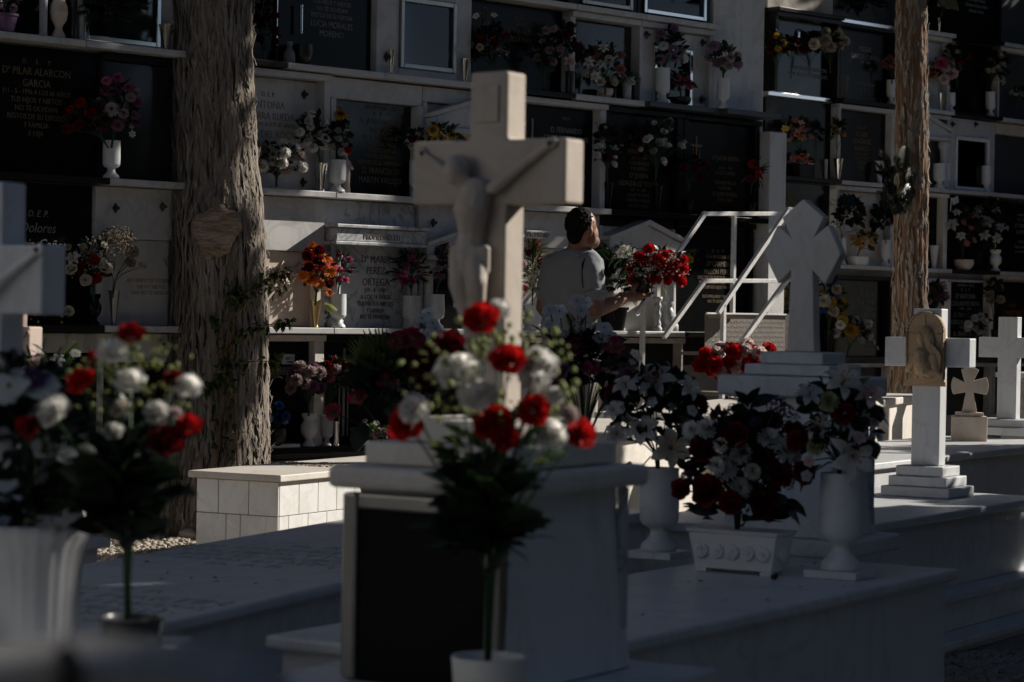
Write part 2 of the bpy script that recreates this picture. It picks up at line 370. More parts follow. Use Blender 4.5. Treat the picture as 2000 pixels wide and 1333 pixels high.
def head_hibiscus(seed=0):
    r = random.Random(seed); mb = MB()
    for i in range(6):
        az = 6.283 * i / 6 + r.uniform(-.15, .15); wob = r.uniform(0, 6); lift = r.uniform(.3, .7)
        def f(u, v, wob=wob, lift=lift):
            w = .55 * v ** .6 * (1 - .25 * v ** 4); return .05 + .95 * v, u * w, lift * v - .35 * v * v + .09 * math.sin(6 * u + wob) * v
        _petal(mb, az, f, 5, 5)
    return mb
HEAD = {'rose': lambda s: head_rose(s), 'bud': lambda s: head_rose(s, .35), 'carnation': lambda s: head_peony(s, 64, .14), 'peony': lambda s: head_peony(s, 44, .07, .9),
        'pompom': lambda s: head_peony(s, 70, .05), 'daisy': lambda s: head_daisy(s), 'mum': lambda s: head_daisy(s, 20, 3, .15, .3, .14), 'sunflower': lambda s: head_daisy(s, 18, 2, .17, .1, .42),
        'gerbera': lambda s: head_daisy(s, 20, 3, .14, .16, .2), 'lily': lambda s: head_lily(s), 'starlily': lambda s: head_lily(s, .26, .7), 'blossom': lambda s: head_blossom(s),
        'orchid': lambda s: head_blossom(s, 5, .56), 'cluster': lambda s: head_cluster(s), 'hibiscus': lambda s: head_hibiscus(s), 'alstro': lambda s: head_blossom(s, 6, .32)}
EYE_OF = {'lily': 'anther', 'starlily': 'anther', 'sunflower': 'eye_dark', 'orchid': 'eye_green', 'gerbera': 'eye_dark', 'daisy': 'eye_green', 'mum': 'eye_green', 'blossom': 'anther', 'alstro': 'anther'}
_hc = {}
def head(kind, colour, var=0):
    k = (kind, colour, var)
    if k not in _hc:
        b = FL.setdefault((kind, var), HEAD[kind](var * 13 + 3))
        _hc[k] = b.mesh(kind, [M['p_' + colour], M[EYE_OF.get(kind, 'eye_green')]], True)
    return _hc[k]
NAME_OF = {'bud': 'rosebud', 'starlily': 'lily', 'mum': 'chrysanthemum', 'cluster': 'blossom_cluster', 'orchid': 'orchid_flower', 'alstro': 'small_lily', 'pompom': 'pompom_flower'}

# ------------------------------------------------------------------ leaves: templates along +X, length 1, normal +Z
def leaf_tpl(kind):
    V = []; F = []
    if kind == 'oval': prof = [(0, .02), (.2, .17), (.45, .25), (.7, .19), (.9, .07), (1, .005)]; bend = .25
    elif kind == 'lance': prof = [(0, .02), (.25, .07), (.55, .085), (.8, .05), (1, .003)]; bend = .4
    elif kind == 'broad': prof = [(0, .03), (.2, .27), (.45, .36), (.7, .27), (.9, .1), (1, .01)]; bend = .3
    elif kind == 'point':
        prof = [(0, .02), (.2, .22), (.35, .16), (.5, .24), (.62, .13), (.78, .12), (1, .004)]; bend = .3
    for x, w in prof:
        z = .18 * x - bend * x * x
        V += [(x, w, z + .3 * w), (x, 0, z), (x, -w, z + .3 * w)]
    for i in range(len(prof) - 1):
        a = i * 3; F += [(a, a + 3, a + 4, a + 1), (a + 1, a + 4, a + 5, a + 2)]
    return np.array(V), F, np.repeat([p[0] for p in prof], 3)
def fern_tpl(n=13, w=.3, droop=.4):
    V = []; F = []; T = []
    for i in range(n):
        x = .08 + .92 * i / n; L = w * math.sin(math.pi * min(1, .18 + .8 * x)) ** .8; z = .35 * x - droop * x * x
        for s in (1, -1):
            b = len(V); V += [(x - .02, 0, z), (x + .05 + L * .35, s * L * .55, z + .02), (x + L * .75, s * L, z - .03 - .1 * L), (x + .045, 0, z)]; F.append((b, b + 1, b + 2, b + 3) if s < 0 else (b + 3, b + 2, b + 1, b)); T += [x] * 4
    return np.array(V), F, np.array(T)
def fan_tpl(n=13):
    V = []; F = []; T = []
    for i in range(n):
        a = math.radians(-70 + 140 * i / (n - 1)); L = .75 + .25 * math.cos(a); c, s = math.cos(a), math.sin(a); b = len(V)
        for q, w in ((.15, .012), (.45, .045), (.75, .05), (1, .004)):
            for sg in (1, -1): V.append((q * L * c - sg * w * s, q * L * s + sg * w * c, .1 * q + (.015 if sg > 0 else 0))); T.append(q)
        for j in range(3): F.append((b + 2 * j, b + 2 * j + 1, b + 2 * j + 3, b + 2 * j + 2))
    return np.array(V), F, np.array(T)
LEAF = {k: leaf_tpl(k) for k in ('oval', 'lance', 'broad', 'point')}; LEAF['fern'] = fern_tpl(); LEAF['fan'] = fan_tpl()
_lm = {}
def leaf_mesh(kind, m):
    if (kind, m) not in _lm: V, F, T = LEAF[kind]; _lm[kind, m] = MB().add(V, F, None, T).mesh('leaf', M[m], True)
    return _lm[kind, m]
def dirmat(d, roll=0, s=1, p=(0, 0, 0), axis='X'):
    q = Vector(d).to_track_quat(axis, 'Z' if axis == 'X' else 'Y'); mt = q.to_matrix() @ Matrix.Rotation(roll, 3, axis)
    m4 = np.eye(4); m4[:3, :3] = np.array(mt) * s; m4[:3, 3] = p; return m4
def unit(r):
    while True:
        v = np.array([r.uniform(-1, 1) for _ in range(3)]); n = np.linalg.norm(v)
        if .1 < n < 1: return v / n

def bouquet(label, cx, cy, rx, ry, Y, mouth, flowers=(), at_px=(), leaf='leaf', lk='oval', nleaf=60, lsize=1.0, filler=None, nfill=0, fillsize=3, seed=1, group='bouquets set out at the niches',
            name='bouquet', cat='bouquet', single_leaves=0, depth=.75, stems=True, leaf_list=None, pos=None, cam_bias=.55, stemr=.0022, lspread=1.0, zmin=None, skirt=()):
    """flowers: (kind, colour, count, radius px); at_px: (kind, colour, px, py, radius px). pos(x,y)->world point overrides the plane y=Y."""
    r = random.Random(seed * 7 + int(cx)); P = pos if pos else (lambda x, y: at(x, y, Y))
    c = P(cx, cy); Yc = c[1]; k = Yc / FPX; mo = P(*mouth) if len(mouth) == 2 else np.array(mouth)
    t = thing(name, label, cat, tuple(mo), 0, group); up = np.array([0, -.15, 1.]); core = c * .45 + mo * .55
    if np.linalg.norm(c - mo) < 1e-6: core = c - np.array([0, 0, .05])
    allf = []
    for kind, col, px, py, s in at_px: allf.append((kind, col, P(px, py) + np.array([0, -1, 0]) * r.uniform(.4, .9) * rx * k * depth, s))
    for kind, col, n, s in flowers:
        for _ in range(n):
            best = None
            for _t in range(14):
                d = unit(r); d[1] = -abs(d[1]) if r.random() < .8 else d[1]
                if d[2] < -.55: d[2] *= -1
                p = c + np.array([d[0] * rx, d[1] * rx * depth, d[2] * ry]) * k * r.uniform(.72, 1)
                m = min([np.linalg.norm((p - q[2]) * (1, .5, 1)) - (s + q[3]) * k * .85 for q in allf] or [9])
                if best is None or m > best[0]: best = (m, p)
            allf.append((kind, col, best[1], s))
    sm = MB(); lv = MB(); fl = MB()
    for i, (kind, col, p, s) in enumerate(allf):
        d = (p - core); d = d / (np.linalg.norm(d) + 1e-9) * (1 - cam_bias) + np.array([r.uniform(-.3, .3), -1, .25 + r.uniform(-.25, .3)]) * cam_bias; d /= np.linalg.norm(d)
        rot = Vector(d).to_track_quat('Z', 'Y') @ Euler((0, 0, r.uniform(0, 6.28))).to_quaternion()
        inst(NAME_OF.get(kind, kind), head(kind, col, r.randrange(3)), t, tuple(p - mo), rot.to_euler(), s * k * r.uniform(.92, 1.08))
        if stems: ax_ = (core * .7 + c * .3 - mo); sm.tube([(r.uniform(-1, 1) * stemr * 2, 0, -.02), tuple(ax_ * .55 + (p - c) * .06), tuple(ax_ * .95 + (p - c) * .3), tuple(p - mo - d * s * k * .3)], stemr, 5)
    V0, F0, T0 = LEAF[lk]
    def leaf_at():
        f = r.random() ** .6; d = unit(r)
        if d[2] < -.6: d[2] *= -1
        p = (c + np.array([d[0] * rx * lspread, d[1] * rx * depth, d[2] * ry * lspread]) * k * (.25 + .6 * f)) - mo
        if zmin is not None and p[2] < zmin: p[2] = zmin
        dd = d + np.array([0, -.25, .1]) + unit(r) * .7
        return p, dd
    for _ in range(nleaf):
        p, dd = leaf_at(); L = r.uniform(.7, 1.3) * lsize * 16 * k
        lv.add(V0, F0, dirmat(dd, r.uniform(-1.2, 1.2), L, p), T0)
    for _ in range(single_leaves):
        p, dd = leaf_at(); L = r.uniform(.75, 1.25) * lsize * 16 * k; m4 = dirmat(dd, r.uniform(-1, 1), 1, p)
        inst('leaf', leaf_mesh(lk, leaf), t, tuple(p), Matrix(m4[:3, :3].tolist()).to_euler(), L)
    for px, py, ex, ey, kd, mt in (leaf_list or ()):
        a = P(px, py) + np.array([0, -.35 * rx * k * depth, 0]) - mo; b = P(ex, ey) + np.array([0, -r.uniform(.2, .6) * rx * k, 0]) - mo; dd = b - a; L = np.linalg.norm(dd)
        m4 = dirmat(dd, r.uniform(-1.0, 1.0), 1); inst('leaf', leaf_mesh(kd, mt), t, tuple(a), Matrix(m4[:3, :3].tolist()).to_euler(), L)
    for sx_, sy_, sw, sh, n_, kd, mt, ls in skirt:
        for _ in range(n_):
            a = r.uniform(0, 6.283); q = r.random() ** .5; p = P(sx_ + sw * q * math.cos(a), sy_ + sh * q * math.sin(a)) + np.array([0, r.uniform(-.7, .7) * sw * k, 0]) - mo
            dd = np.array([math.cos(a) * .9, r.uniform(-.9, .5), .35 - .3 * math.sin(a)]); L = ls * k * r.uniform(.75, 1.25); m4 = dirmat(dd, r.uniform(-.9, .9), 1)
            inst('leaf', leaf_mesh(kd, mt), t, tuple(p - dd / np.linalg.norm(dd) * L * .4), Matrix(m4[:3, :3].tolist()).to_euler(), L)
    if filler:
        for _ in range(nfill):
            d = unit(r)
            if d[2] < -.4: d[2] *= -1
            d[1] = -abs(d[1]) * r.choice((1, 1, -1)); p = (c + np.array([d[0] * rx, d[1] * rx * depth, d[2] * ry]) * k * r.uniform(.55, 1.06)) - mo
            fl.ell(p, fillsize * k * r.uniform(.6, 1.25), 5, 4)
        fl.build('filler_blossom', M['p_' + filler], t, True)['kind'] = 'stuff'
    if lv.n: lv.build('foliage', M[leaf], t, True)['kind'] = 'stuff'
    if sm.n: sm.build('stems', M['stem'], t, True)['kind'] = 'stuff'
    return t

# ------------------------------------------------------------------ vases (lathe profiles: radius, height, unit max radius 1, height 1)
VP = {'urn': [(.74, 0), (.78, .03), (.72, .07), (.5, .11), (.34, .17), (.32, .22), (.46, .27), (.72, .31), (.88, .4), (.93, .52), (.92, .7), (.9, .86), (.97, .93), (1, .97), (.97, 1), (.82, .995), (.75, .9), (.7, .5), (.3, .4)],
      'goblet': [(.86, 0), (.9, .03), (.84, .08), (.6, .13), (.46, .18), (.42, .24), (.52, .28), (.82, .31), (.95, .37), (.97, .5), (.96, .8), (.93, .96), (.95, .985), (.95, 1), (.84, 1), (.82, .95), (.8, .45), (.3, .4)],
      'baluster': [(.72, 0), (.8, .02), (.74, .07), (.5, .14), (.4, .2), (.5, .26), (.85, .36), (1, .5), (.95, .64), (.7, .74), (.62, .8), (.75, .85), (.86, .9), (.86, 1), (.7, 1), (.6, .9), (.55, .6), (.2, .5)],
      'flute': [(.42, 0), (.44, .03), (.38, .06), (.4, .1), (.62, .5), (.9, .94), (1, 1), (.9, .99), (.55, .5), (.2, .3)],
      'cylinder': [(.96, 0), (1, .015), (1, .05), (.9, .08), (.9, .9), (1, .93), (1, 1), (.86, 1), (.8, .9), (.8, .3), (.2, .25)],
      'tumbler': [(.8, 0), (.83, .02), (.95, .8), (1, 1), (.9, 1), (.85, .8), (.7, .2), (.2, .15)],
      'bowl': [(.5, 0), (.6, .04), (.9, .35), (1, .7), (.95, 1), (.86, 1), (.88, .7), (.5, .3)],
      'bottle': [(.8, 0), (.95, .04), (1, .3), (.85, .52), (.5, .66), (.4, .75), (.46, .9), (.55, 1), (.4, 1), (.3, .8), (.2, .5)],
      'pot': [(.68, 0), (.7, .02), (.9, .86), (1, .88), (1, 1), (.88, 1), (.84, .85), (.6, .7)]}
_vm = {}
def vase(label, style, m, base, r, h, group=None, name='vase', cat='vase', n=28):
    k = (style, m)
    if k not in _vm: _vm[k] = MB().lathe(VP[style], n).mesh(name, M[m], True)
    o = bpy.data.objects.new(name, _vm[k]); COL.objects.link(o); o.location = tuple(base); o.scale = (r, r, h)
    e = o.modifiers.new('edges', 'EDGE_SPLIT'); e.split_angle = math.radians(50)
    return tag(o, label, cat, group)
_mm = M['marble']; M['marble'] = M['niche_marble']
# ------------------------------------------------------------------ ground
def ground_mat():
    m, nt, bs = newmat('gravelly_ground'); v = _coords(nt, rnd_off=False)
    a = _noise(nt, 1.2, 6, .6, v); vo = nt.nodes.new('ShaderNodeTexVoronoi'); vo.inputs['Scale'].default_value = 55; nt.links.new(v, vo.inputs['Vector'])
    c = _mix(nt, (.17, .14, .11), (.30, .26, .21), a.outputs[0]); c = _mix(nt, c, (.36, .33, .29), _ramp(nt, vo.outputs['Color'], [(.35, (0, 0, 0)), (.8, (.7,) * 3)]))
    nt.links.new(c, bs.inputs['Base Color']); bs.inputs['Roughness'].default_value = .95; _bump(nt, bs, vo.outputs['Distance'], .8, .02); return m
M['ground'] = ground_mat()
structure(MB().box(-90, 90, -60, 120, -1.2, -.06).build('ground', M['ground']))
M['pane'], _nt, _bs = newmat('glass_pane')
_t = _nt.nodes.new('ShaderNodeBsdfTransparent'); _t.inputs[0].default_value = (.75, .78, .8, 1); _g = _nt.nodes.new('ShaderNodeBsdfGlossy'); _g.inputs['Roughness'].default_value = .03
_fr = _nt.nodes.new('ShaderNodeFresnel'); _fr.inputs[0].default_value = 1.5; _ms = _nt.nodes.new('ShaderNodeMixShader')
_nt.links.new(_fr.outputs[0], _ms.inputs[0]); _nt.links.new(_t.outputs[0], _ms.inputs[1]); _nt.links.new(_g.outputs[0], _ms.inputs[2]); _nt.links.new(_ms.outputs[0], _nt.nodes['Material Output'].inputs[0])

# ------------------------------------------------------------------ the two blocks of burial niches
TW = math.atan2(.6997, .7145); DW = np.array([.7145, .6997, 0]); NW = np.array([.6997, -.7145, 0])
WL = np.array([-2.58, 12.2, 0]); WR = at(1650, 353, 20.5) * (1, 1, 0)
def wpt(x, y, off, W):
    d = ray(x, y); o = W + NW * off; t = ((o - _C) @ NW) / (d @ NW); return _C + d * t
def PL(off, z=None): return lambda x, y: wpt(x, y, off, WL)
def PR(off, z=None): return lambda x, y: wpt(x, y, off, WR)
def wall_block(label, W, s0, s1, zt, eave):
    t = thing('niche_block', label, 'wall', tuple(W + DW * (s0 + s1) / 2 - (0, 0, .1)), TW); h = (s1 - s0) / 2
    bx('masonry', t, M['plaster'], -h, h, 0, 2.2, -.2, zt, .01)
    bx('roof_slab', t, M['old_plaster'], -h - .25, h + .25, -eave, 2.3, zt + .003, zt + .16, .01)
    bx('plinth', t, M['old_plaster'], -h, h - .02, -.14, -.002, -.2, .42, .01)
    return t
NB1 = wall_block('long white block of burial niches in rows behind the man', WL, -4.6, 5.95, 4.25, .85)
NB2 = wall_block('shaded block of burial niches set back behind the slender tree', WR, -3.5, 8.5, 6.4, 1.3)
bx('pilaster', NB1, M['plaster'], 10.55 / 2 - .62, 10.55 / 2 - .22, -.08, -.002, 2.58, 4.23, .006)
bx('pilaster', NB1, M['plaster'], 10.55 / 2 - .217, 10.55 / 2 - .07, -.045, -.002, 2.58, 4.23, .006)
bx('pilaster', NB1, M['plaster'], 10.55 / 2 - .1, 10.55 / 2 + .075, -.15, -.002, -.2, 2.5, .006)
STUD = MB(); STUD.add([(0, -.035, 0), (.022, -.004, 0), (0, -.004, .03), (-.022, -.004, 0), (0, -.004, -.03)], [(0, 1, 2), (0, 2, 3), (0, 3, 4), (0, 4, 1)]); STUD.ell((0, -.032, 0), .009, 8, 5); STUD = STUD.mesh('stud', M['bronze'])
def niche(W, s0, s1, z0, h, label, slab='granite', frame=None, fd=.10, fw=.05, shelf='marble', sd=.16, top=None, lines=(), tm='gold', tx=0, tz=None, studs=(), win=None, ped=False, cols=False, emblem=None, group=None, right_frame=True, shear=0, relief=False, sx=.86, pedz=.45):
    w = s1 - s0 - .004; o = W + DW * (s0 + s1) / 2; o[2] = z0
    t = thing('burial_niche', label, 'burial niche', tuple(o), TW, group or 'burial niches in the wall')
    hh = h - .037; x0, x1 = -w / 2, w / 2; yf = -.03; zt = hh
    if shelf: bx('shelf', t, M[shelf], x0, x1, -sd, .02, -.034, 0, .004)
    if top: zt = hh - top[0]; bx('lintel', t, M[top[1]], x0, x1, -fd * .8, .02, zt, hh - .001, .004)
    if frame:
        bx('side_frame', t, M[frame], x0 + .001, x0 + fw, -fd, .02, .001, zt - .002, .004)
        if right_frame: bx('side_frame', t, M[frame], x1 - fw, x1 - .001, -fd, .02, .001, zt - .002, .004)
        if not top: bx('cornice', t, M[frame], x0 + .001, x1 - .001, -fd - .02, .02, zt - .035, zt, .003); zt -= .037
        x0 += fw; x1 -= fw if right_frame else 0
    if win:
        a, b, za, zb, fm = win; d = -.075; e = .028
        bx('surround', t, M[slab], x0 + .001, a, d, .02, .001, zt - .002, .003); bx('surround', t, M[slab], b, x1 - .001, d, .02, .001, zt - .002, .003)
        bx('surround', t, M[slab], a + .001, b - .001, d, .02, zb, zt - .002, .003)
        if za > .012: bx('surround', t, M[slab], a + .001, b - .001, d, .02, .001, za - .001, .003)
        fr = MB(); fr.box(a, a + e, d - .018, -.002, za, zb); fr.box(b - e, b, d - .018, -.002, za, zb); fr.box(a + e, b - e, d - .018, -.002, zb - e, zb); fr.box(a + e, b - e, d - .018, -.002, za, za + e)
        wf = fr.build('window_frame', M[fm], t, bevel=.004); bx('glass_pane', wf, M['pane'], a + e - .003, b - e + .003, d + .004, d + .009, za + e - .003, zb - e + .003, 0)
        bx('niche_back', t, M['granite_grey'], a, b, -.012, .02, za + .001, zb - .001, 0)
    else:
        sl = bx('slab', t, M[slab], x0 + .001, x1 - .001, yf, .02, .001, zt - .003, .002)
    if ped:   # triangular pediment on a lintel
        pw = w / 2 - .01; zb = pedz; P = MB(); P.prism([(-pw, zb), (pw, zb), (pw, zb + .045), (0, zb + .155), (-pw, zb + .045)], -.13, yf - .001)
        pd = P.build('pediment', M[frame or 'marble_warm'], t, bevel=.004)
        Q = MB(); Q.prism([(-pw - .02, zb + .047), (0, zb + .158), (pw + .02, zb + .047), (pw + .02, zb + .072), (0, zb + .188), (-pw - .02, zb + .072)], -.16, yf - .001)
        Q.box(-pw - .02, pw + .02, -.15, yf - .001, zb - .028, zb - .001); Q.build('cornice', M[frame or 'marble_warm'], pd, bevel=.003)
        zt2 = zb - .03
    else: zt2 = zt
    if cols:
        for sx_ in (-1, 1):
            c = MB(); c.lathe([(.05, 0), (.05, .04), (.034, .06), (.04, .09), (.03, .11), (.027, zt2 - .12), (.034, zt2 - .1), (.03, zt2 - .085), (.05, zt2 - .05), (.05, zt2 - .004)], 16)
            c.build('column', M[frame or 'marble_grey'], t, True, loc=(sx_ * (w / 2 - .062), -.088, .002))
    if relief:
        r = MB(); rr = random.Random(4)
        for k in range(9):
            a = .25 + k * .17; r.tube([(-.2 + .04 * k, yf - .004, zt - .1 - .02 * k), (-.18 + .05 * k, yf - .008, zt - .06 - .03 * (k % 3)), (-.15 + .05 * k, yf - .004, zt - .12 - .02 * (k % 2))], .008, 6)
            r.ell((-.16 + .045 * k, yf - .003, zt - .11 - .025 * (k % 4)), (.018, .008, .026), 8, 5)
        r.tube([(-.24, yf - .003, zt - .33), (-.1, yf - .005, zt - .25), (.1, yf - .005, zt - .2), (.24, yf - .003, zt - .06)], .007, 6)
        r.build('carved_garland', M[slab], t, True)
    for sx_, sz in studs: inst('stud', STUD, t, (sx_, (-.076 if (win or top) else yf), sz))
    if lines:
        mb = MB(); text_mb(mb, lines, tx, (tz if tz is not None else zt2 - .06), yf - .0015, shear=shear, sx=sx)
        if mb.n: mb.build('inscription', M[tm], t)['kind'] = 'stuff'
    if emblem:
        kind, ex, ez, es, em = emblem; b = MB()
        if kind == 'outline':
            p = [(-.18, 1), (.18, 1), (.18, .5), (.6, .5), (.6, .2), (.18, .2), (.18, -.9), (-.18, -.9), (-.18, .2), (-.6, .2), (-.6, .5), (-.18, .5)]
            for i in range(12):
                a, c = p[i], p[(i + 1) % 12]; b.tube([(ex + a[0] * es, yf - .003, ez + a[1] * es), (ex + c[0] * es, yf - .003, ez + c[1] * es)], .0035, 4)
        else:
            b.box(ex - .008, ex + .008, yf - .006, yf - .001, ez - es, ez + es); b.box(ex - es * .55, ex + es * .55, yf - .0055, yf - .0015, ez + es * .3, ez + es * .3 + .015)
            if kind == 'lines': b.box(ex - .035, ex - .028, yf - .006, yf - .001, ez - es, ez + es * .25); b.box(ex + .028, ex + .035, yf - .006, yf - .001, ez - es, ez + es * .25)
        b.build('cross_emblem', M[em], t)
    return t

L = lambda *a: [(s, z) for s, z in a]
# upper rows of the left block
Z0, Z1, Z2, Z3, Z4 = 3.06, 2.51, 1.815, 1.055, .39
niche(WL, 3.16, 3.97, Z0, .7, 'black burial niche cut by the top edge, above the pink daisy flowers', 'granite', shelf='marble')
niche(WL, 3.97, 4.6, Z0, .7, 'black glazed niche cut by the top edge, left of the chrome-edged one', 'granite', shelf='marble', win=(-.2, .26, .02, .55, 'steel'))
niche(WL, 4.6, 5.3, Z0, .7, 'topmost niche with a bright chrome edge beside the white pilaster', 'granite', shelf='marble', win=(-.3, .3, .02, .55, 'chrome'))
niche(WL, -.5, .38, Z1, .55, 'black niche at the top left corner behind the marble urn and purple pot', 'granite', shelf='marble')
niche(WL, .38, 1.05, Z1, .55, 'glazed niche with a thin chrome frame in the top row, left of the thick tree', 'marble', frame='marble', fd=.09, fw=.03, win=(-.3, .18, .01, .47, 'chrome'), studs=[(.24, .1)])
niche(WL, 1.05, 1.70, Z1, .55, 'black niche hung with dark red flowers just right of the thick tree, top row', 'granite', shelf='granite_mat')
niche(WL, 1.70, 2.41, Z1, .55, 'black niche with silver capitals in the top row, glass bowl on its shelf', 'granite', frame='chrome', fw=.012, fd=.05, right_frame=False, shelf='marble', tm='silver', tx=.06, tz=.545,
      lines=L(('FERNANDEZ SOLER', .045), ('†2 - 11 - 1984', .026), ('A LOS 79 AÑOS', .028), ('TUS HIJOS Y NIETOS', .026), ('NO TE OLVIDAN', .026), ('RESTOS DE SU ESPOSA', .026), ('LUCIA MORALES', .036), ('MORENO', .036)))
niche(WL, 2.41, 3.16, Z1, .55, 'white niche with a grey framed window reflecting the sky, two metal cups on its shelf', 'marble', win=(-.2, .24, .05, .46, 'steel'), studs=[(-.3, .1)])
niche(WL, 3.16, 3.97, Z1, .55, 'black niche with faint gold lettering behind the pink daisy bouquet', 'granite', shelf='granite', tm='gold', tx=.05, lines=L(('PROPIEDAD', .022), ('D. E. P.', .022), ('Dª MANUELA', .034), ('RUEDA NAVAS', .034)), emblem=('outline', -.26, .4, .07, 'gold'))
niche(WL, 3.97, 4.60, Z1, .55, 'glossy grey niche in a white frame behind the lilies and coral roses', 'granite_grey_gloss', frame='marble', fw=.045, shelf='marble', right_frame=False)
niche(WL, 4.60, 5.31, Z1, .55, 'white marble niche with a bright chrome framed mirror beside the pilaster', 'marble', frame='marble', fw=.03, shelf='granite_grey', sd=.2, win=(-.2, .17, .01, .37, 'chrome'), studs=[(-.27, .43), (.27, .43), (.27, .06)])
niche(WL, -.3, .54, Z2, .69, 'black niche with gold inscription at the left edge, left of the pink gerberas', 'granite', shelf='granite_mat', tm='gold', tx=.05, tz=.60,
      lines=L(('D.      E.      P.', .026), ('Dª PILAR ALARCON', .040), ('GARCIA', .040), ('†11 - 5 - 1996 A LOS 86 AÑOS', .027), ('TUS HIJOS Y NIETOS', .029), ('NO TE OLVIDAN', .029), ('RESTOS DE SU ESPOSO', .029), ('Y FAMILIA', .029), ('E HIJA', .029)), emblem=('outline', -.38, .38, .06, 'gold'))
niche(WL, .54, 1.28, Z2, .69, 'glossy grey niche half behind the thick tree, white urn standing on its shelf', 'granite_grey_gloss', frame='granite_mat', fw=.02, fd=.05, shelf='marble', tm='dark_letter', tx=.22, tz=.42, lines=L(('JUAN', .04), ('NIETOS', .03), ('NO TE O', .03), ('RESTOS DE', .03), ('Y VICTO', .03)))
niche(WL, 1.28, 2.06, Z2, .69, 'white niche with engraved names above the spray of white carnations', 'marble', frame='marble', fw=.045, tm='ochre_letter', tz=.55, studs=[(.25, .54), (.25, .05)],
      lines=L(('D. E. P.', .028), ('ANTONIA', .044), ('BECERRA RUEDA', .042), ('†4 - 6 - 2001 A LOS 85 AÑOS', .026), ('MARIA DEL ROCIO', .044), ('ROMERO BERMEJO', .042), ('†5 - 4 - 1991 A LOS 50', .026), ('ANTONIO', .04)))
niche(WL, 2.06, 2.77, Z2, .69, 'black niche in a white surround with crucifix outline and gold inscription', 'granite_gloss', frame='marble', fw=.04, top=(.12, 'marble'), tm='gold', tx=.08, tz=.53,
      lines=L(('PROPIEDAD.   560', .025), ('D.    E.    P.', .022), ('D. JUAN MARTIN', .036), ('VALLEJO', .036), ('†2 - 4 - 2001 A LOS 80', .024), ('TU ESPOSA, HIJOS', .025), ('NIETAS Y FAMILIA', .025), ('NO TE OLVIDAN', .024), ('RESTOS DE SU HERMANO', .025), ('D. FRANCISCO', .036), ('MARTIN VALLEJO', .036)), emblem=('outline', -.24, .4, .09, 'gold'))
niche(WL, 2.77, 3.53, Z2, .69, 'white temple niche with a pediment and columns behind the sunflowers', 'marble_warm', frame='marble', fw=.02, ped=True, pedz=.42, cols=True, top=(.09, 'marble'), studs=[(.1, .62)])
niche(WL, 3.53, 4.31, Z2, .69, 'black niche with thin silver cross and silver names right of the big crucifix', 'granite', frame='marble', fw=.05, tm='silver', tx=.1, tz=.57,
      lines=L(('D. E. P.', .02), ('', .02), ('D. FERNANDO', .036), ('CALVO DE LA FUENTE', .034), ('†18 - 10 - 1987', .02), ('', .014), ('DOÑA MARIA', .036)), emblem=('thin', -.2, .33, .2, 'silver'))
niche(WL, 4.31, 5.07, Z2, .69, 'black niche with gold names between two sprays of white roses', 'granite', frame='granite', fd=.07, fw=.06, shelf='granite', tm='gold', tz=.54,
      lines=L(('D.   E.   P.', .022), ('D. MANUEL', .034), ('MORENO', .03), ('FERNANDEZ', .034), ('†12 - 5 - 1999', .022), ('A LOS 88 AÑOS', .024), ('Y SU ESPOSA', .024), ('Dª JOSEFA', .034), ('GONZALEZ TOVAR', .036), ('†27 - 8 - 2008', .022), ('A LOS 79 AÑOS', .024), ('VUESTRA FAMILIA', .024), ('NO OS OLVIDA', .024)))
niche(WL, 5.07, 5.84, Z2, .69, 'black niche with a small gilded sunburst at the end of the block', 'granite', frame='granite', fd=.07, fw=.05, shelf='granite', tm='gold', tx=.08, tz=.42,
      lines=L(('Dª JUANA RIVERA', .03), ('', .02), ('†1925 - 1998', .022), ('A LOS 73 AÑOS', .024), ('', .02), ('TUS HIJOS NO TE', .024), ('OLVIDAN', .024), ('D. JUAN RIVERA', .03), ('†1915 - †2011', .024)), emblem=('lines', -.22, .42, .1, 'gold'))
niche(WL, -.3, .52, Z3, .76, 'black niche with italic silver script beside the left edge', 'granite', shelf='granite_mat', tm='silver', tx=.08, tz=.60, shear=.25, lines=L(('D. E. P.', .036), ('Dolores', .055), ('Garcia Cañete', .06), ('†20 - 8 - 2004', .035)))
niche(WL, .52, 1.28, Z3, .76, 'white niche with two dark studs and a blank sunlit panel left of the thick tree', 'marble', frame='marble', fw=.05, fd=.07, top=(.27, 'marble'), studs=[(-.27, .61), (.03, .63)], tm='ochre_letter', tz=.26, lines=L(('RECUERDO DE TU ESPOSO', .022), ('HIJOS Y NIETOS', .022), ('QUE NO TE OLVIDAN', .022)))
niche(WL, 1.28, 2.06, Z3, .76, 'cream niche with a carved garland right of the thick tree', 'marble_cream', frame='marble_warm', fw=.07, fd=.08, top=(.30, 'marble'), relief=True)
t331 = niche(WL, 2.06, 2.77, Z3, .76, 'veined grey marble temple niche with an oval portrait and small columns', 'marble_grey', frame='marble_grey', fw=.02, fd=.05, top=(.16, 'marble_grey'), cols=True, tm='dark_letter', tx=.06, tz=.44,
      lines=L(('Dª MARIA', .045), ('PEREZ', .045), ('ORTEGA', .045), ('†19 - 8 - 1981', .026), ('A LOS 74 AÑOS', .028), ('TUS HIJOS Y NIETOS', .026), ('Y FAMILIA', .026), ('NO TE OLVIDAN', .026)))
f331 = bx('frieze', t331, M['marble_grey'], -.34, .34, -.15, -.032, .49, .562, .004); bx('moulding', f331, M['marble_grey'], -.355, .355, -.175, -.035, .564, .584, .004); bx('moulding', f331, M['marble_grey'], -.355, .355, -.165, -.035, .468, .488, .004)
text_mb(MB(), []); _m = MB(); text_mb(_m, L(('PROPIEDAD 331', .034)), 0, .553, -.152); _m.build('inscription', M['dark_letter'], f331)['kind'] = 'stuff'
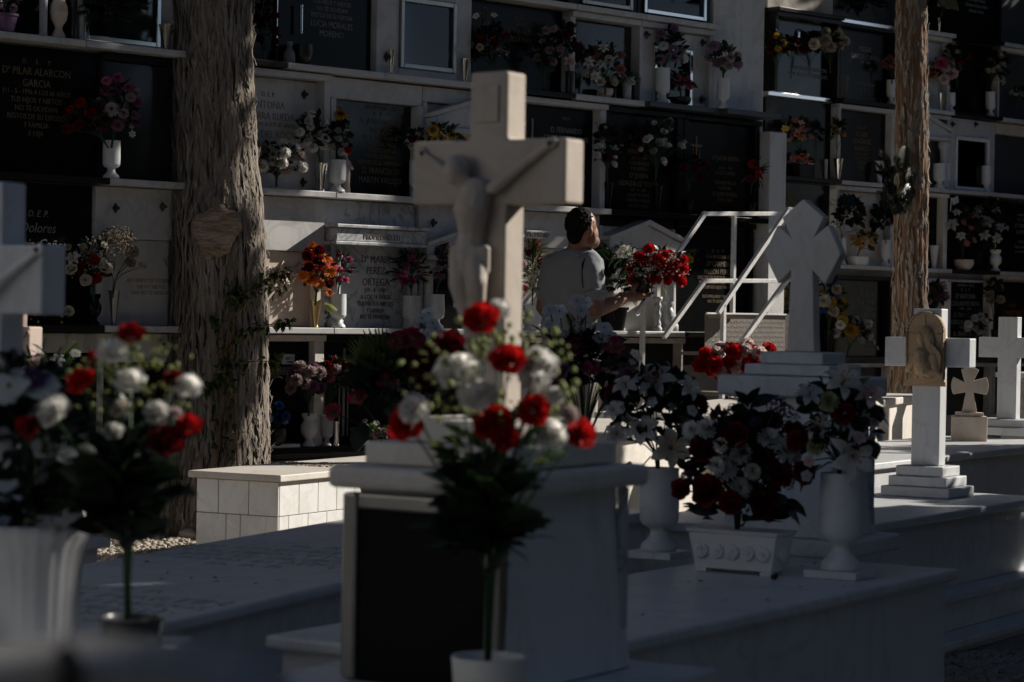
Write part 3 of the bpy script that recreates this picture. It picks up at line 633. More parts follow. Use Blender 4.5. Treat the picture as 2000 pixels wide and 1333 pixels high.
_m = MB(); _m.ell((0, 0, 0), (.034, .008, .048), 20, 8); pt = _m.build('portrait_medallion', M['marble'], t331, True, loc=(-.19, -.034, .36)); _m = MB(); _m.ell((0, -.006, -.004), (.018, .005, .03), 14, 6); _m.build('portrait', M['stubble'], pt, True)
niche(WL, 2.77, 3.53, Z3, .76, 'white pediment niche with a glazed black door behind the crucifix shaft', 'granite', frame='marble', fw=.03, fd=.08, top=(.2, 'marble'), ped=True, pedz=.43, cols=True, studs=[(-.28, .62), (.08, .66)], tm='silver', tz=.2, lines=L(('', .02), ('FAMILIA', .03)))
niche(WL, 3.53, 4.31, Z3, .76, 'plain white niche with a small name plate right of the crucifix shaft', 'marble_warm', frame='marble', fw=.04, fd=.07, top=(.22, 'marble'), tm='ochre_letter', tx=.1, tz=.44, lines=L(('248', .03), ('', .02), ('D.   E.   P.', .032), ('ANTONIO', .04)))
_n = WL + DW * 3.72; _n[2] = Z3
pl = thing('name_plate', 'small white plate with dark capitals above the red and yellow spray', 'name plate', tuple(_n + (0, 0, .555)), TW)
bx('plate', pl, M['marble'], -.1, .1, -.098, -.082, 0, .05, .002); _m = MB(); text_mb(_m, L(('PROPIEDAD', .03)), 0, .0555, -.0995); _m.build('lettering', M['dark_letter'], pl)['kind'] = 'stuff'
niche(WL, 4.31, 5.02, Z3, .76, 'white pediment niche behind the man holding flowers', 'marble_warm', frame='marble', fw=.03, fd=.06, top=(.06, 'granite_mat'), ped=True, pedz=.52, cols=True, tm='dark_letter', tz=.36, lines=L(('PROPIEDAD  A PERP.', .04), ('', .02), ('D.   E.   P.', .03)))
niche(WL, 5.02, 5.81, Z3, .76, 'black niche with gold memorial text behind the ladder rail', 'granite', frame='granite', fd=.06, fw=.03, shelf='granite', tm='gold', tx=.06, tz=.56,
      lines=L(('D.   E.   P.', .026), ('A LA MEMORIA DE', .026), ('Dª CARMEN', .036), ('MILLON PEREZ', .036), ('QUE DEJO DE EXISTIR EL DIA 23 DE', .022), ('MARZO DE 2000 A LOS 83 AÑOS', .022), ('TU ESPOSO HIJOS Y NIETOS', .022), ('', .02), ('SUS FAMILIARES Y AMIGOS', .022), ('NO TE OLVIDAN', .022)))
niche(WL, -.3, .52, Z4, .66, 'dark bottom-row niche with a pale lintel, behind the small crucifix', 'granite', frame='granite_mat', fw=.03, top=(.1, 'old_plaster'), shelf='granite_mat')
niche(WL, .52, 1.28, Z4, .66, 'white bottom-row niche with two studs behind the red and white bouquet', 'granite_mat', frame='marble', fw=.05, fd=.08, top=(.15, 'marble'), studs=[(-.27, .56), (.03, .57)])
niche(WL, 1.28, 2.06, Z4, .66, 'black bottom-row niche with gold letters and a pasted card right of the thick tree', 'granite', frame='marble_warm', fw=.07, fd=.08, shelf='granite_mat', tm='gold', tx=-.12, tz=.56,
      lines=L(('EN LA PAZ', .034), ('PEDRO SILVA', .034), ('', .05), ('DE LA MAR', .034), ('PEDRO SILVA', .036), ('JOSE LUIS', .034), ('SILVA', .034)))
niche(WL, 2.06, 2.83, Z4, .66, 'black bottom-row niche with a pale outlined cross behind carnations', 'granite', frame='granite_mat', fw=.03, fd=.05, shelf='granite_mat', emblem=('lines', -.2, .3, .25, 'silver'))
niche(WL, 2.83, 3.53, Z4, .66, 'dark bottom-row niche behind the pink rose wreath', 'granite', shelf='granite_mat')
niche(WL, 3.53, 4.31, Z4, .66, 'grey bottom-row niche with a white side frame behind the white orchids', 'granite_grey', frame='marble_warm', fw=.06, shelf='granite_mat')
niche(WL, 4.31, 5.07, Z4, .66, 'dark bottom-row niche behind the end post of the ladder', 'granite_mat', shelf='granite_mat', frame='old_plaster', fw=.02, tm='silver', tz=.2, lines=L(('DON JOSE', .045)))
niche(WL, 5.07, 5.83, Z4, .66, 'dark bottom-row niche behind the checkered ladder plate', 'granite_mat', shelf='granite_mat')
# right block
RA, RB, RC, RD, RE, RF = 3.68, 3.0, 2.315, 1.61, .84, .14
rc = [-1.1, -.24, .56, 1.35, 2.09, 2.9]
def rn(c, z, h, label, *a, **k): return niche(WR, rc[c], rc[c + 1], z, h, label, *a, group='burial niches of the set-back block', **k)
rn(0, RA, .7, 'beige niche cut by the top edge right of the white pilaster', 'old_plaster', shelf='granite_mat')
rn(1, RA, .7, 'black niche cut by the top edge just left of the slender tree', 'granite', shelf='chrome', sd=.08)
rn(2, RA, .7, 'dark niche at the top, mostly behind the slender tree', 'granite', shelf='marble')
rn(3, RA, .7, 'black niche with pale handwriting at the top, right of the slender tree', 'granite', shelf='granite', tm='silver', tx=.1, tz=.5, shear=.3, lines=L(('D. E. P.', .04), ('Antonio Perez Martin', .034), ('Ana Maria Perez', .034), ('Carmen Gomez Ruiz', .034), ('Antonio Perez', .034)))
rn(4, RA, .7, 'dark glazed niche in the top right corner', 'granite_grey', shelf='marble', frame='granite', fw=.03, right_frame=False)
rn(0, RB, .68, 'mirror-black niche with a raised medallion reflecting the sky', 'granite_gloss', frame='granite', fw=.04, fd=.12, shelf='chrome', sd=.06, tm='silver', tx=.12, tz=.26, lines=L(('EN NUESTRO CORAZON', .036), ('POR TODA LA ETERNIDAD', .036)))
rn(1, RB, .68, 'black niche with silver capitals, second from the pilaster in the upper row', 'granite', frame='granite_mat', fw=.03, shelf='granite_mat', tm='silver', tx=.05, tz=.5, lines=L(('MIGUEL', .045), ('GARCIA CUEVAS', .045), ('1941 - 2009', .026), ('', .05), ('', .05), ('NO TE OLVIDAN', .03), ('D. E. P.', .04)))
rn(2, RB, .68, 'white niche with an incised black cross behind the slender tree', 'marble', frame='marble', fw=.04, emblem=('lines', -.22, .35, .25, 'dark_letter'))
rn(3, RB, .68, 'dark niche behind pale pink carnations right of the slender tree', 'granite', shelf='granite_mat')
rn(4, RB, .68, 'black niche with faint gold names near the right edge, upper row', 'granite_grey', shelf='marble', frame='marble_warm', fw=.015, right_frame=False, tm='gold', tx=.05, tz=.45, lines=L(('D. E. P.', .03), ('', .02), ('CARMEN LUQUE', .04), ('DIAZ', .04), ('1930 - 2001', .03)))
rn(0, RC, .68, 'black niche with orange silk flowers beside the white pilaster', 'granite', shelf='granite_mat')
rn(1, RC, .68, 'dark niche with a gilded arch line around its text', 'granite_mat', frame='marble', fw=.045, tm='gold', tx=.02, tz=.5, lines=L(('D. E. P.', .03), ('D. JOSE', .042), ('GONZALEZ', .042), ('BLANCO', .042), ('†14 - 2 - 1994', .026), ('A LOS 70 AÑOS', .026), ('TU ESPOSA', .026), ('E HIJOS', .026)))
rn(2, RC, .68, 'white temple niche mostly hidden by the slender tree', 'granite_grey', frame='marble', fw=.03, ped=True, cols=True)
rn(3, RC, .68, 'white niche with a framed grey window, two white goblets on its shelf', 'marble', shelf='marble', win=(-.25, .27, .01, .48, 'paint'), studs=[(-.3, .58), (.05, .6)])
rn(4, RC, .68, 'plain grey granite niche at the right edge under a cream band', 'granite_grey', top=(.1, 'marble_cream'), shelf='marble')
rn(0, RD, .7, 'black niche above the ladder behind the stone cross arm', 'granite', shelf='granite_mat', tm='gold', tz=.6, lines=L(('PROPIEDAD', .03),), emblem=('outline', -.1, .45, .1, 'gold'))
rn(1, RD, .7, 'white niche with three carved letters above orange flowers', 'marble_warm', shelf='marble', frame='marble', fw=.04, tm='dark_letter', tz=.52, lines=L(('D. E. P.', .045),), studs=[(.3, .55)])
rn(2, RD, .7, 'dark niche hidden behind the slender tree, middle row', 'granite', shelf='marble', frame='marble_warm', fw=.06)
rn(3, RD, .7, 'black niche behind the white lilies and paper card', 'granite', shelf='granite_mat')
rn(4, RD, .7, 'black niche with silver names at the right edge, middle row', 'granite', shelf='marble', frame='chrome', fw=.01, right_frame=False, tm='silver', tx=.1, tz=.55, lines=L(('PROPIEDAD', .02), ('D. E. P.', .034), ('Dª ISABEL', .04), ('GOMEZ', .04), ('', .03), ('†1990', .03), ('Hijos y nietos', .03), ('no te olvidan', .03)))
rn(0, RE, .72, 'dark niche behind the shaft of the flared stone cross', 'granite', shelf='granite_mat')
rn(1, RE, .72, 'black niche with silver italic names behind yellow flowers', 'granite', shelf='granite_mat', frame='granite_mat', fw=.03, tm='silver', tx=.12, tz=.62, shear=.25, lines=L(('D. E. P.', .03), ('Dª Maria', .045), ('Rojas Martin', .045), ('†17 de Agosto', .036), ('D. J. Antonio', .045), ('Jimenez Rojas', .045), ('Dª Soledad', .045)))
rn(2, RE, .72, 'dark niche behind the lower slender trunk', 'granite', shelf='granite_mat', frame='marble_warm', fw=.05)
rn(3, RE, .72, 'black niche with silver capitals between the two right-hand crosses', 'granite', shelf='granite_mat', frame='marble_warm', fw=.07, top=(.02, 'marble'), tm='silver', tx=.02, tz=.66,
      lines=L(('PROPIEDAD   297-98', .024), ('D.   E.   P.', .03), ('Dª ANTONIA', .045), ('COLLANTES RIVAS', .045), ('*1905    †1980', .026), ('D. FRANCISCO', .045), ('RODRIGUEZ MARTINEZ', .045), ('*1902   †1986', .026), ('D. FRANCISCO', .045), ('RODRIGUEZ', .045)))
rn(4, RE, .72, 'dark niche with a dull red inscription at the right edge', 'granite', shelf='granite_mat', tm='red_letter', tz=.5, lines=L(('D. E. P.', .036), ('J. MARTINEZ', .05)))
for c, nm in enumerate(('bottom-row dark niche behind the pedestal of the flared cross', 'bottom-row dark niche left of the slender tree base', 'bottom-row dark niche behind the terracotta relief', 'bottom-row dark niche behind the small cream cross', 'bottom-row dark niche at the right edge')):
    rn(c, RF, .68, nm, 'granite_mat', shelf='old_plaster', frame='old_plaster', fw=.04)
# medallion on the mirror-black niche
_o = WR + DW * (-.70) + NW * .03; _o[2] = RB + .47
md = thing('medallion', 'oval silver medallion on the mirror-black niche, upper row', 'medallion', tuple(_o), TW)
_m = MB(); _m.ell((0, -.004, 0), (.05, .012, .075), 20, 8); _m.build('rim', M['steel'], md, True); _m = MB(); _m.ell((0, -.012, 0), (.035, .01, .058), 18, 8); _m.build('face', M['chrome'], md, True)

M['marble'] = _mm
M['cutwood_letter'] = plain('brownish_letters', (.30, .25, .2), .8, var=.2)
# ------------------------------------------------------------------ tombs and crosses
A32 = math.radians(32); N32 = np.array([math.cos(A32), -math.sin(A32), 0]); T32 = np.array([math.sin(A32), math.cos(A32), 0])
def nt_(a): a = math.radians(a); return np.array([math.cos(a), -math.sin(a), 0]), np.array([math.sin(a), math.cos(a), 0])
GZ = -.06
def tomb(label, c, ang, w, l, z, mat='marble', over=.03, th=.032, body='marble', steps=(), bev=.006, seams=()):
    """c: front-left corner of the slab (xy); local x along the short side, y along the long side"""
    t = thing('tomb', label, 'tomb', (c[0], c[1], GZ), -math.radians(ang), 'low marble tombs'); h = z - GZ
    s = bx('slab', t, M[mat], 0, w, 0, l, h - th, h, bev)
    b0 = max([q[1] for q in steps] + [0])
    bx('chamber_wall', t, M[body], over, w - over, over, l - over, max(0, b0 - GZ) if steps else -.05, h - th - .001, .003)
    for k, (ex, top, th_) in enumerate(steps):
        bx('step', t, M[mat], over - ex, w - over + ex, over - ex, l - over + ex, top - GZ - th_, top - GZ - .001, .005)
        bx('step_riser', t, M[body], over - ex + .02, w - over + ex - .02, over - ex + .02, l - over + ex - .02, (steps[k + 1][1] - GZ) if k + 1 < len(steps) else -.05, top - GZ - th_ - .001, .003)
    return t
CT = tomb('white marble tomb carrying the two lily vases and the planter', (-.56, 5.57), 32, .71, 2.5, .40, bev=.009)
_m = MB(); text_mb(_m, [('FAMILIA', .06), ('D. E. P.', .05)], .36, 1.3, 0, M0=np.array([[1, 0, 0, 0], [0, 0, 1, 0], [0, 0, 0, 0], [0, 0, 0, 1]])); 
NL, TL = nt_(21)
_c = np.array([-.81, 5.77, 0]) - NL * .86 - TL * .95
LT = tomb('long shaded tomb slab with raised letters in front of the thick tree', _c, 21, .86, 4.1, .40, bev=.009)
FLAT = lambda x, y, z: np.array([[1, 0, 0, x], [0, 0, 1, y], [0, -1, 0, z], [0, 0, 0, 1]], float)
for y_, ls_ in ((1.55, [('D. E. P.', .075), ('FAMILIA MARTIN', .085), ('TUS HIJOS Y NIETOS', .07), ('NO TE OLVIDAN', .07), ('A LOS 78 AÑOS', .065), ('RECUERDO DE', .07), ('TU ESPOSA', .07)]), (2.85, [('D. E. P.', .075), ('Dª CARMEN RUIZ', .085), ('TUS HIJOS Y NIETOS', .07), ('NO TE OLVIDAN', .07), ('A LOS 81 AÑOS', .065), ('D. E. P.', .07)])):
    _m = MB(); text_mb(_m, ls_, 0, 0, 0, 1.6, .92, M0=FLAT(.43, y_, .461), depth=.0015); _m.build('raised_letters', M['marble_letter'], LT)['kind'] = 'stuff'
_c = atz(1734, 1020, .425); MT = tomb('stepped tomb slab under the cross with the terracotta relief', _c - N32 * .78 - T32 * .55, 32, .78, 2.2, .425, steps=((.11, .13, .03), (.22, -.01, .03)), bev=.006)
_m = MB(); text_mb(_m, [('FAMILIA', .05), ('MOLINA', .05)], 0, 0, 0, 1.4, .86, M0=FLAT(.48, .86, .487), depth=.003); _m.build('raised_letters', M['ochre_letter'], MT)['kind'] = 'stuff'
_c = atz(1850, 890, .50); FT = tomb('shaded tomb slab under the far right plain cross', _c - N32 * .8 - T32 * .9, 32, .8, 2.8, .50)
_c = atz(1480, 815, .72); N20, T20 = nt_(20)
ST = tomb('sunlit white tomb beyond the pedestal of the flared cross', _c - N20 * .75, 20, .75, 3.95, .72, mat='marble_warm', body='marble_warm', th=.04)
_c = atz(1246, 1003, .47); RT = tomb('tomb hidden behind the big crucifix under the rose wreath', _c - N32 * .42 - T32 * 1.0, 32, .42, 1.15, .47)
_c = atz(1258, 842, .70); tomb('warm white tomb glimpsed left of the red and white lilies', _c - N20 * .55 - T20 * .3, 20, .55, 1.3, .70, mat='marble_warm', body='marble_warm')
N28, T28 = nt_(28)
_c = np.array([-1.89, 11.07, 0]); tomb('sunlit white box tomb behind the big white flower pot', _c - N28 * .7 - T28 * 1.2, 28, .7, 1.2, .30, mat='marble_warm', body='tile')
tomb('marble tomb in front of the big crucifix holding the centre cup', np.array([-.036, 4.904, 0]) - N32 * .34 - T32 * 1.75, 32, .68, 2.1, .42)
_c = np.array([-.036, 4.904, 0])
tomb('pale slab at the lower left under the flower pot', atz(378, 1243, .60) - nt_(10)[0] * .95 - nt_(10)[1] * .6, 10, .95, .6, .60)
_c = atz(1905, 718, .80); tomb('distant sunlit slab behind the far right cross', np.array([3.0, 15.0, 0]), 40, 1.2, 1.6, .84, mat='marble', body='old_plaster')
tomb('low tomb under the small pinkish crucifix at the left', at(20, 900, 7.55) * (1, 1, 0) - N32 * .2 - T32 * .25, 32, .4, .5, .42)
tomb('low tomb at the far left under the left crucifix', np.array([-1.056, 4.95, 0]) - N32 * .17 - T32 * .2, 32, .34, .4, .45)

# tiled tomb by the tree
_c = atz(548, 929, .39); o = _c - N28 * .52
t = thing('tiled_tomb', 'sunlit tomb faced with square white tiles beside the thick tree', 'tomb', (o[0], o[1], GZ), -math.radians(28))
H = .39 - GZ; bx('slab', t, M['marble_warm'], 0, .52, 0, 1.75, H - .032, H, .005)
bx('core', t, M['grout'], .036, .484, .036, 1.71, -.02, H - .034, 0)
def tiles(t, n0, n1, fixed, axis, z0, z1, cuts):
    for a, b in zip(cuts[:-1], cuts[1:]):
        a += .0018; b -= .0018
        if axis == 'x': MB().box(a, b, fixed, fixed + .009, z0 + .0018, z1 - .0018).build('tile', M['tile'], t, bevel=.0015, seg=1)
        else: MB().box(fixed - .009, fixed, a, b, z0 + .0018, z1 - .0018).build('tile', M['tile'], t, bevel=.0015, seg=1)
zr = [H - .035, H - .195, H - .355, -.02]
for k in range(3):
    tiles(t, 0, 0, .030, 'x', zr[k + 1], zr[k], ([.03, .155, .325, .49], [.03, .2, .28, .49], [.03, .16, .33, .49])[k])
    tiles(t, 0, 0, .49, 'y', zr[k + 1], zr[k], [.04 + j * .165 + (.08 if k == 1 else 0) for j in range(11)] if k != 1 else [.04] + [.12 + j * .165 for j in range(10)])
_m = MB(); text_mb(_m, [('D. E. P.', .05), ('FAMILIA GOMEZ', .055), ('TUS HIJOS NO TE', .05), ('OLVIDAN', .05)], 0, 0, 0, 1.5, .86, M0=FLAT(.25, .95, H + .0015), depth=.003); _m.build('raised_letters', M['cutwood_letter'], t)['kind'] = 'stuff'

def latin(P, hw, top, a0, a1, span, z0=0, foot=None):
    f = foot or hw; return [(-f, z0), (f, z0), (hw, a0), (span, a0), (span, a1), (hw, a1), (hw, top), (-hw, top), (-hw, a1), (-span, a1), (-span, a0), (-hw, a0)]
def christ(parent, yf, sc=1, m='marble_warm', zc=0, y_off=0):
    b = MB(); s = sc; P = lambda x, y, z: (x * s, yf + y * s, zc + z * s)
    b.caps([P(.15, -.006, .46), P(.085, -.016, .415), P(.03, -.022, .375)], [.008 * s, .010 * s, .014 * s])
    b.caps([P(-.15, -.006, .446), P(-.09, -.016, .41), P(-.045, -.022, .375)], [.008 * s, .010 * s, .014 * s])
    b.ell(P(.155, -.005, .463), (.011 * s, .007 * s, .013 * s)); b.ell(P(-.155, -.005, .449), (.011 * s, .007 * s, .013 * s))
    b.caps([P(-.012, -.022, .365), P(-.018, -.03, .33), P(-.022, -.022, .28), P(-.024, -.024, .24)], [.032 * s, .036 * s, .026 * s, .032 * s])
    b.caps([P(-.025, -.03, .375), P(-.045, -.042, .40)], [.013 * s, .02 * s]); b.ell(P(-.05, -.046, .408), (.022 * s, .022 * s, .028 * s)); b.ell(P(-.052, -.03, .42), (.027 * s, .02 * s, .024 * s))
    b.caps([P(-.005, -.03, .235), P(.012, -.052, .185), P(-.006, -.022, .1), P(-.01, -.03, .062)], [.027 * s, .021 * s, .016 * s, .011 * s])
    b.caps([P(-.04, -.03, .235), P(-.03, -.052, .18), P(-.022, -.022, .1), P(-.016, -.034, .058)], [.026 * s, .021 * s, .016 * s, .011 * s])
    for k in range(5): b.caps([P(-.055 + .002 * k, -.034, .25 - .008 * k), P(-.02, -.052, .235 - .008 * k), P(.022, -.036, .25 - .01 * k)], [.01 * s] * 3)
    o = b.build('carved_figure', M[m], parent, True); remesh(o, .0026 * s, 2)
    for hx, hz in ((.152, .462), (-.152, .448)): _b = MB(); _b.ell(P(hx, -.014, hz), .005 * s, 8, 6); _b.build('nail', M['bronze'], parent, True)
    return o
# big crucifix on its pedestal
pc = np.array([-.036, 4.904, 0])
pd = thing('pedestal', 'tapered marble pedestal with a black framed panel under the big crucifix', 'pedestal', (pc[0], pc[1], .42), -A32)
MB().frustum((-.196, .196, -.24, .24), (-.168, .168, -.212, .212), .002, .378).build('body', M['marble'], pd, bevel=.004)
bx('cap', pd, M['marble_warm'], -.221, .221, -.265, .265, .38, .424, .012)
bx('corner_trim', pd, M['marble_grey'], .176, .19, .205, .235, .003, .376, .004)
_m = MB(); _m.box(-.184, -.150, -.262, -.222, .004, .372); _m.box(.150, .184, -.262, -.222, .004, .372); _m.box(-.150, .150, -.26, -.222, .34, .372); fr = _m.build('panel_frame', M['steel'], pd, bevel=.006)
bx('black_panel', pd, M['black_panel'], -.149, .149, -.251, -.224, .004, .339, .002)
cr = thing('crucifix', 'big pale stone crucifix with carved figure in the centre foreground', 'crucifix', (pc[0], pc[1], .845), -A32)
bx('step', cr, M['marble_warm'], -.172, .172, -.205, .205, .001, .046, .006); bx('step', cr, M['marble_warm'], -.132, .132, -.15, .15, .047, .093, .006)
_m = MB(); _m.prism(latin(0, .0445, .792, .525, .655, .183, .094), -.036, .036); cross_o = _m.build('cross', M['cross_stone'], cr, bevel=.006, seg=3)
bx('title_plate', cr, M['cross_stone'], -.026, .026, -.041, -.0365, .69, .765, .002)
christ(cr, -.036, 1.0, 'cross_stone', zc=.185 - .003)
# left crucifix
lp = np.array([-1.056, 4.95, 0])
c2 = thing('crucifix', 'grey stone crucifix cut by the left edge of the frame', 'crucifix', (lp[0], lp[1], .40 + .05), -A32)
MB().frustum((-.1, .1, -.1, .1), (-.085, .085, -.085, .085), .001, .2).build('pedestal', M['marble'], c2, bevel=.004)
_m = MB(); _m.prism(latin(0, .045, .95, .682, .822, .156, .201), -.036, .036); _m.build('cross', M['marble'], c2, bevel=.006, seg=3)
christ(c2, -.036, 1.0, 'marble', zc=.36 - .01)
c3 = thing('crucifix', 'small pinkish stone crucifix partly hidden behind the left edge cross', 'crucifix', tuple(at(20, 900, 7.55) * (1, 1, 0) + (0, 0, .42)), -A32)
MB().frustum((-.18, .18, -.18, .18), (-.12, .12, -.12, .12), .001, .25).build('pedestal', M['pink_stone'], c3, bevel=.004)
_m = MB(); _m.prism(latin(0, .037, .715, .575, .665, .10, .251), -.03, .03); _m.build('cross', M['pink_stone'], c3, bevel=.004)
christ(c3, -.03, .62, 'pink_stone', zc=.36)

# flared cross on tall pedestal
br = atz(1770, 1076, .40); pc2 = br - N32 * .23 - T32 * .2 + np.array([-.052, 0, 0])
p2 = thing('pedestal', 'tall shaded marble pedestal under the flared stone cross', 'pedestal', (pc2[0], pc2[1], .401), -A32)
bx('base_course', p2, M['marble'], -.25, .255, -.22, .23, .001, .055, .008)
MB().frustum((-.195, .195, -.165, .165), (-.165, .165, -.14, .14), .056, .50).build('body', M['marble'], p2, bevel=.004)
bx('cap', p2, M['marble'], -.215, .215, -.19, .19, .501, .565, .008)
bx('corner_trim', p2, M['marble_grey'], .183, .193, .12, .15, .06, .49, .003)
fc = thing('flared_cross', 'pale grey stone cross with flared pointed arms on stepped base', 'cross', (pc2[0], pc2[1], .967), -A32)
bx('step', fc, M['marble'], -.15, .15, -.125, .125, .001, .036, .005); bx('step', fc, M['marble'], -.11, .11, -.09, .09, .037, .076, .005)
zc = .32; q = [(.048, .077), (.038, zc - .042), (.082, zc - .074), (.134, zc), (.088, zc + .072), (.04, zc + .042), (.073, zc + .09), (0, zc + .136), (-.073, zc + .09), (-.04, zc + .042), (-.088, zc + .072), (-.134, zc), (-.082, zc - .074), (-.038, zc - .042), (-.048, .077)]
q = [(x * 1.02, .077 + (z - .077) * 1.30) for x, z in q]
_m = MB(); _m.prism(q, -.024, .024); _m.build('cross', M['marble_warm'], fc, bevel=.004)
# relief cross
b0 = atz(1853, 976, .425); mc = b0 - N32 * .15 + T32 * .14
rcx = thing('relief_cross', 'white marble cross with a terracotta relief plaque on three square steps', 'cross', (mc[0], mc[1], .426), -A32)
for k, hs in enumerate((.15, .126, .103)): bx('step', rcx, M['marble'], -hs, hs, -hs * .93, hs * .93, .001 + k * .042, .041 + k * .042, .004)
_m = MB(); _m.prism(latin(0, .062, .775, .535, .655, .187, .127), -.036, .036); _m.build('cross', M['marble'], rcx, bevel=.004)
_m = MB(); arc = [(.085 * math.cos(a), .68 + .085 * math.sin(a)) for a in np.linspace(0, math.pi, 17)]
_m.prism([(-.092, .455), (.092, .455), (.092, .475), (.085, .475)] + arc + [(-.085, .475), (-.092, .475)], -.058, -.037); rp = _m.build('relief_plaque', M['clay'], rcx, bevel=.003)
_m = MB()
for i in range(16): _m.tube([(arc[i][0] * .93, -.06, .68 + (arc[i][1] - .68) * .93), (arc[i + 1][0] * .93, -.06, .68 + (arc[i + 1][1] - .68) * .93)], .005, 6)
_m.tube([(-.079, -.06, .48), (-.079, -.06, .68)], .005, 6); _m.tube([(.079, -.06, .48), (.079, -.06, .68)], .005, 6)
_m.tube([(0, -.058, .68), (0, -.058, .75)], .003, 6); _m.tube([(-.07, -.058, .672), (-.02, -.058, .668)], .003, 6); _m.tube([(.03, -.058, .668), (.07, -.058, .672)], .003, 6); _m.build('rim', M['clay'], rp, True)
_m = MB(); Y_ = -.058
_m.ell((-.012, Y_ - .008, .655), (.02, .016, .028)); _m.ell((.004, Y_ - .004, .668), (.032, .016, .036)); _m.ell((.022, Y_, .63), (.026, .014, .06)); _m.ell((-.02, Y_ - .018, .652), (.005, .006, .007))
_m.caps([(-.006, Y_ - .006, .63), (-.004, Y_ - .006, .605)], [.012, .016]); _m.caps([(-.01, Y_ - .004, .585), (.0, Y_ - .010, .545), (.0, Y_ - .008, .53)], [.032, .038, .04])
_m.ell((0, Y_, .525), (.072, .02, .045)); _m.caps([(.045, Y_ - .006, .575), (.06, Y_ - .012, .52), (.028, Y_ - .022, .505), (-.005, Y_ - .024, .515)], [.022, .02, .014, .01])
_m.caps([(-.04, Y_ - .004, .57), (-.062, Y_ - .012, .525), (-.045, Y_ - .022, .545), (-.028, Y_ - .026, .57)], [.018, .016, .011, .009])
for k in range(4): _m.caps([(.028 + .012 * k, Y_ - .012, .64 - .012 * k), (.042 + .012 * k, Y_ - .016, .58), (.05 + .008 * k, Y_ - .016, .50)], [.005] * 3); _m.caps([(-.03 + .02 * k, Y_ - .022, .6 - .01 * k), (-.028 + .02 * k, Y_ - .026, .54), (-.05 + .03 * k, Y_ - .024, .49)], [.004] * 3)
for k in range(4): _m.caps([(-.044 + .005 * k, Y_ - .028, .552 + .004 * k), (-.034 + .004 * k, Y_ - .032, .572 + .004 * k)], [.0035] * 2); _m.caps([(.004 - .002 * k, Y_ - .03, .508 + .005 * k), (-.018, Y_ - .032, .51 + .005 * k)], [.0035] * 2)
_f = _m.build('veiled_figure', M['clay'], rp, True, loc=(0, -.004, 0)); remesh(_f, .0019, 1)
# far right plain cross
fb = atz(1893, 849, .50); fcx = fb + N32 * .17 + T32 * .17
pcx = thing('plain_cross', 'plain white cross on two steps at the right edge', 'cross', (fcx[0], fcx[1], .501), -A32)
bx('step', pcx, M['marble'], -.2, .2, -.17, .17, .001, .046, .004); bx('step', pcx, M['marble'], -.155, .155, -.13, .13, .047, .09, .004)
_m = MB(); _m.prism(latin(0, .058, .68, .445, .562, .175, .091), -.035, .035); _m.build('cross', M['marble'], pcx, bevel=.003)
# small cream cross
sb = at(1893, 815, 13.2); scx = thing('cream_cross', 'small cream stone cross with rounded flared arms on a block', 'cross', (sb[0], sb[1], .0), -math.radians(8))
bx('block', scx, M['marble_cream'], -.095, .095, -.06, .06, -.05, .635, .006); bx('step', scx, M['marble_cream'], -.075, .075, -.045, .045, .636, .655, .004)
zc = .80
def arm(a):
    pts = []
    for th in np.linspace(-.5, .5, 7): pts.append((a + th, .10))
    return pts
q = []
for a in (0, math.pi / 2, math.pi):
    q += [((.034) * math.cos(a - .6), zc + .034 * math.sin(a - .6))] if a else []
    q += [(r * math.cos(th), zc + r * math.sin(th)) for th, r in arm(a)]
q = [(.04, .656), (.02, zc - .035)] + q + [(-.02, zc - .035), (-.04, .656)]
_m = MB(); _m.prism(q, -.022, .022); _m.build('cross', M['marble_cream'], scx, bevel=.003)
# near blurred headstone at lower left
hs = thing('headstone', 'pale rounded headstone out of focus in the lower left corner', 'headstone', (0, 0, 0), 0)
pts = [at(-260, 1345, 1.25), at(-60, 1298, 1.25), at(120, 1284, 1.25), at(330, 1300, 1.25), at(440, 1322, 1.25), at(510, 1350, 1.25), at(540, 1385, 1.25), at(550, 1450, 1.25)]
hs.location = (pts[2][0], 1.25, 0); q = [(p[0] - pts[2][0], p[2]) for p in pts][::-1]; q = [(q[-1][0], -.05), (q[0][0], -.05)] + q
_m = MB(); _m.prism(q, -.02, .1); _m.build('stone', M['weathered'], hs, bevel=.01, seg=3)
h0 = at(122, 1318, 1.22); _m = MB(); _m.ell((h0[0] - pts[2][0], -.02, h0[2]), (.009, .006, .014), 14, 8); _m.build('dark_boss', M['dark_plastic'], hs, True)
# ------------------------------------------------------------------ vases and bouquets along the niches
GV, GB = 'vases on the niche shelves', 'bouquets set out at the niches'
def vpx(label, style, m, px, yb, yt, w, P, z=None, group=GV, name='vase', cat='vase', n=28):
    b = P(px, yb); k = b[1] / FPX
    if z is not None: b = b.copy(); b[2] = z + .001
    return vase(label, style, m, b, w / 2 * k, (yb - yt) * k, group, name, cat, n)
a_, b_ = PL(.10), PL(.14); ra, rb = PR(.10), PR(.14)
def W(label, cx, cy, rx, ry, mouth, fl=(), pts=(), **k): return bouquet(label, cx, cy, rx, ry, 0, mouth, fl, pts, pos=k.pop('P', b_), **k)
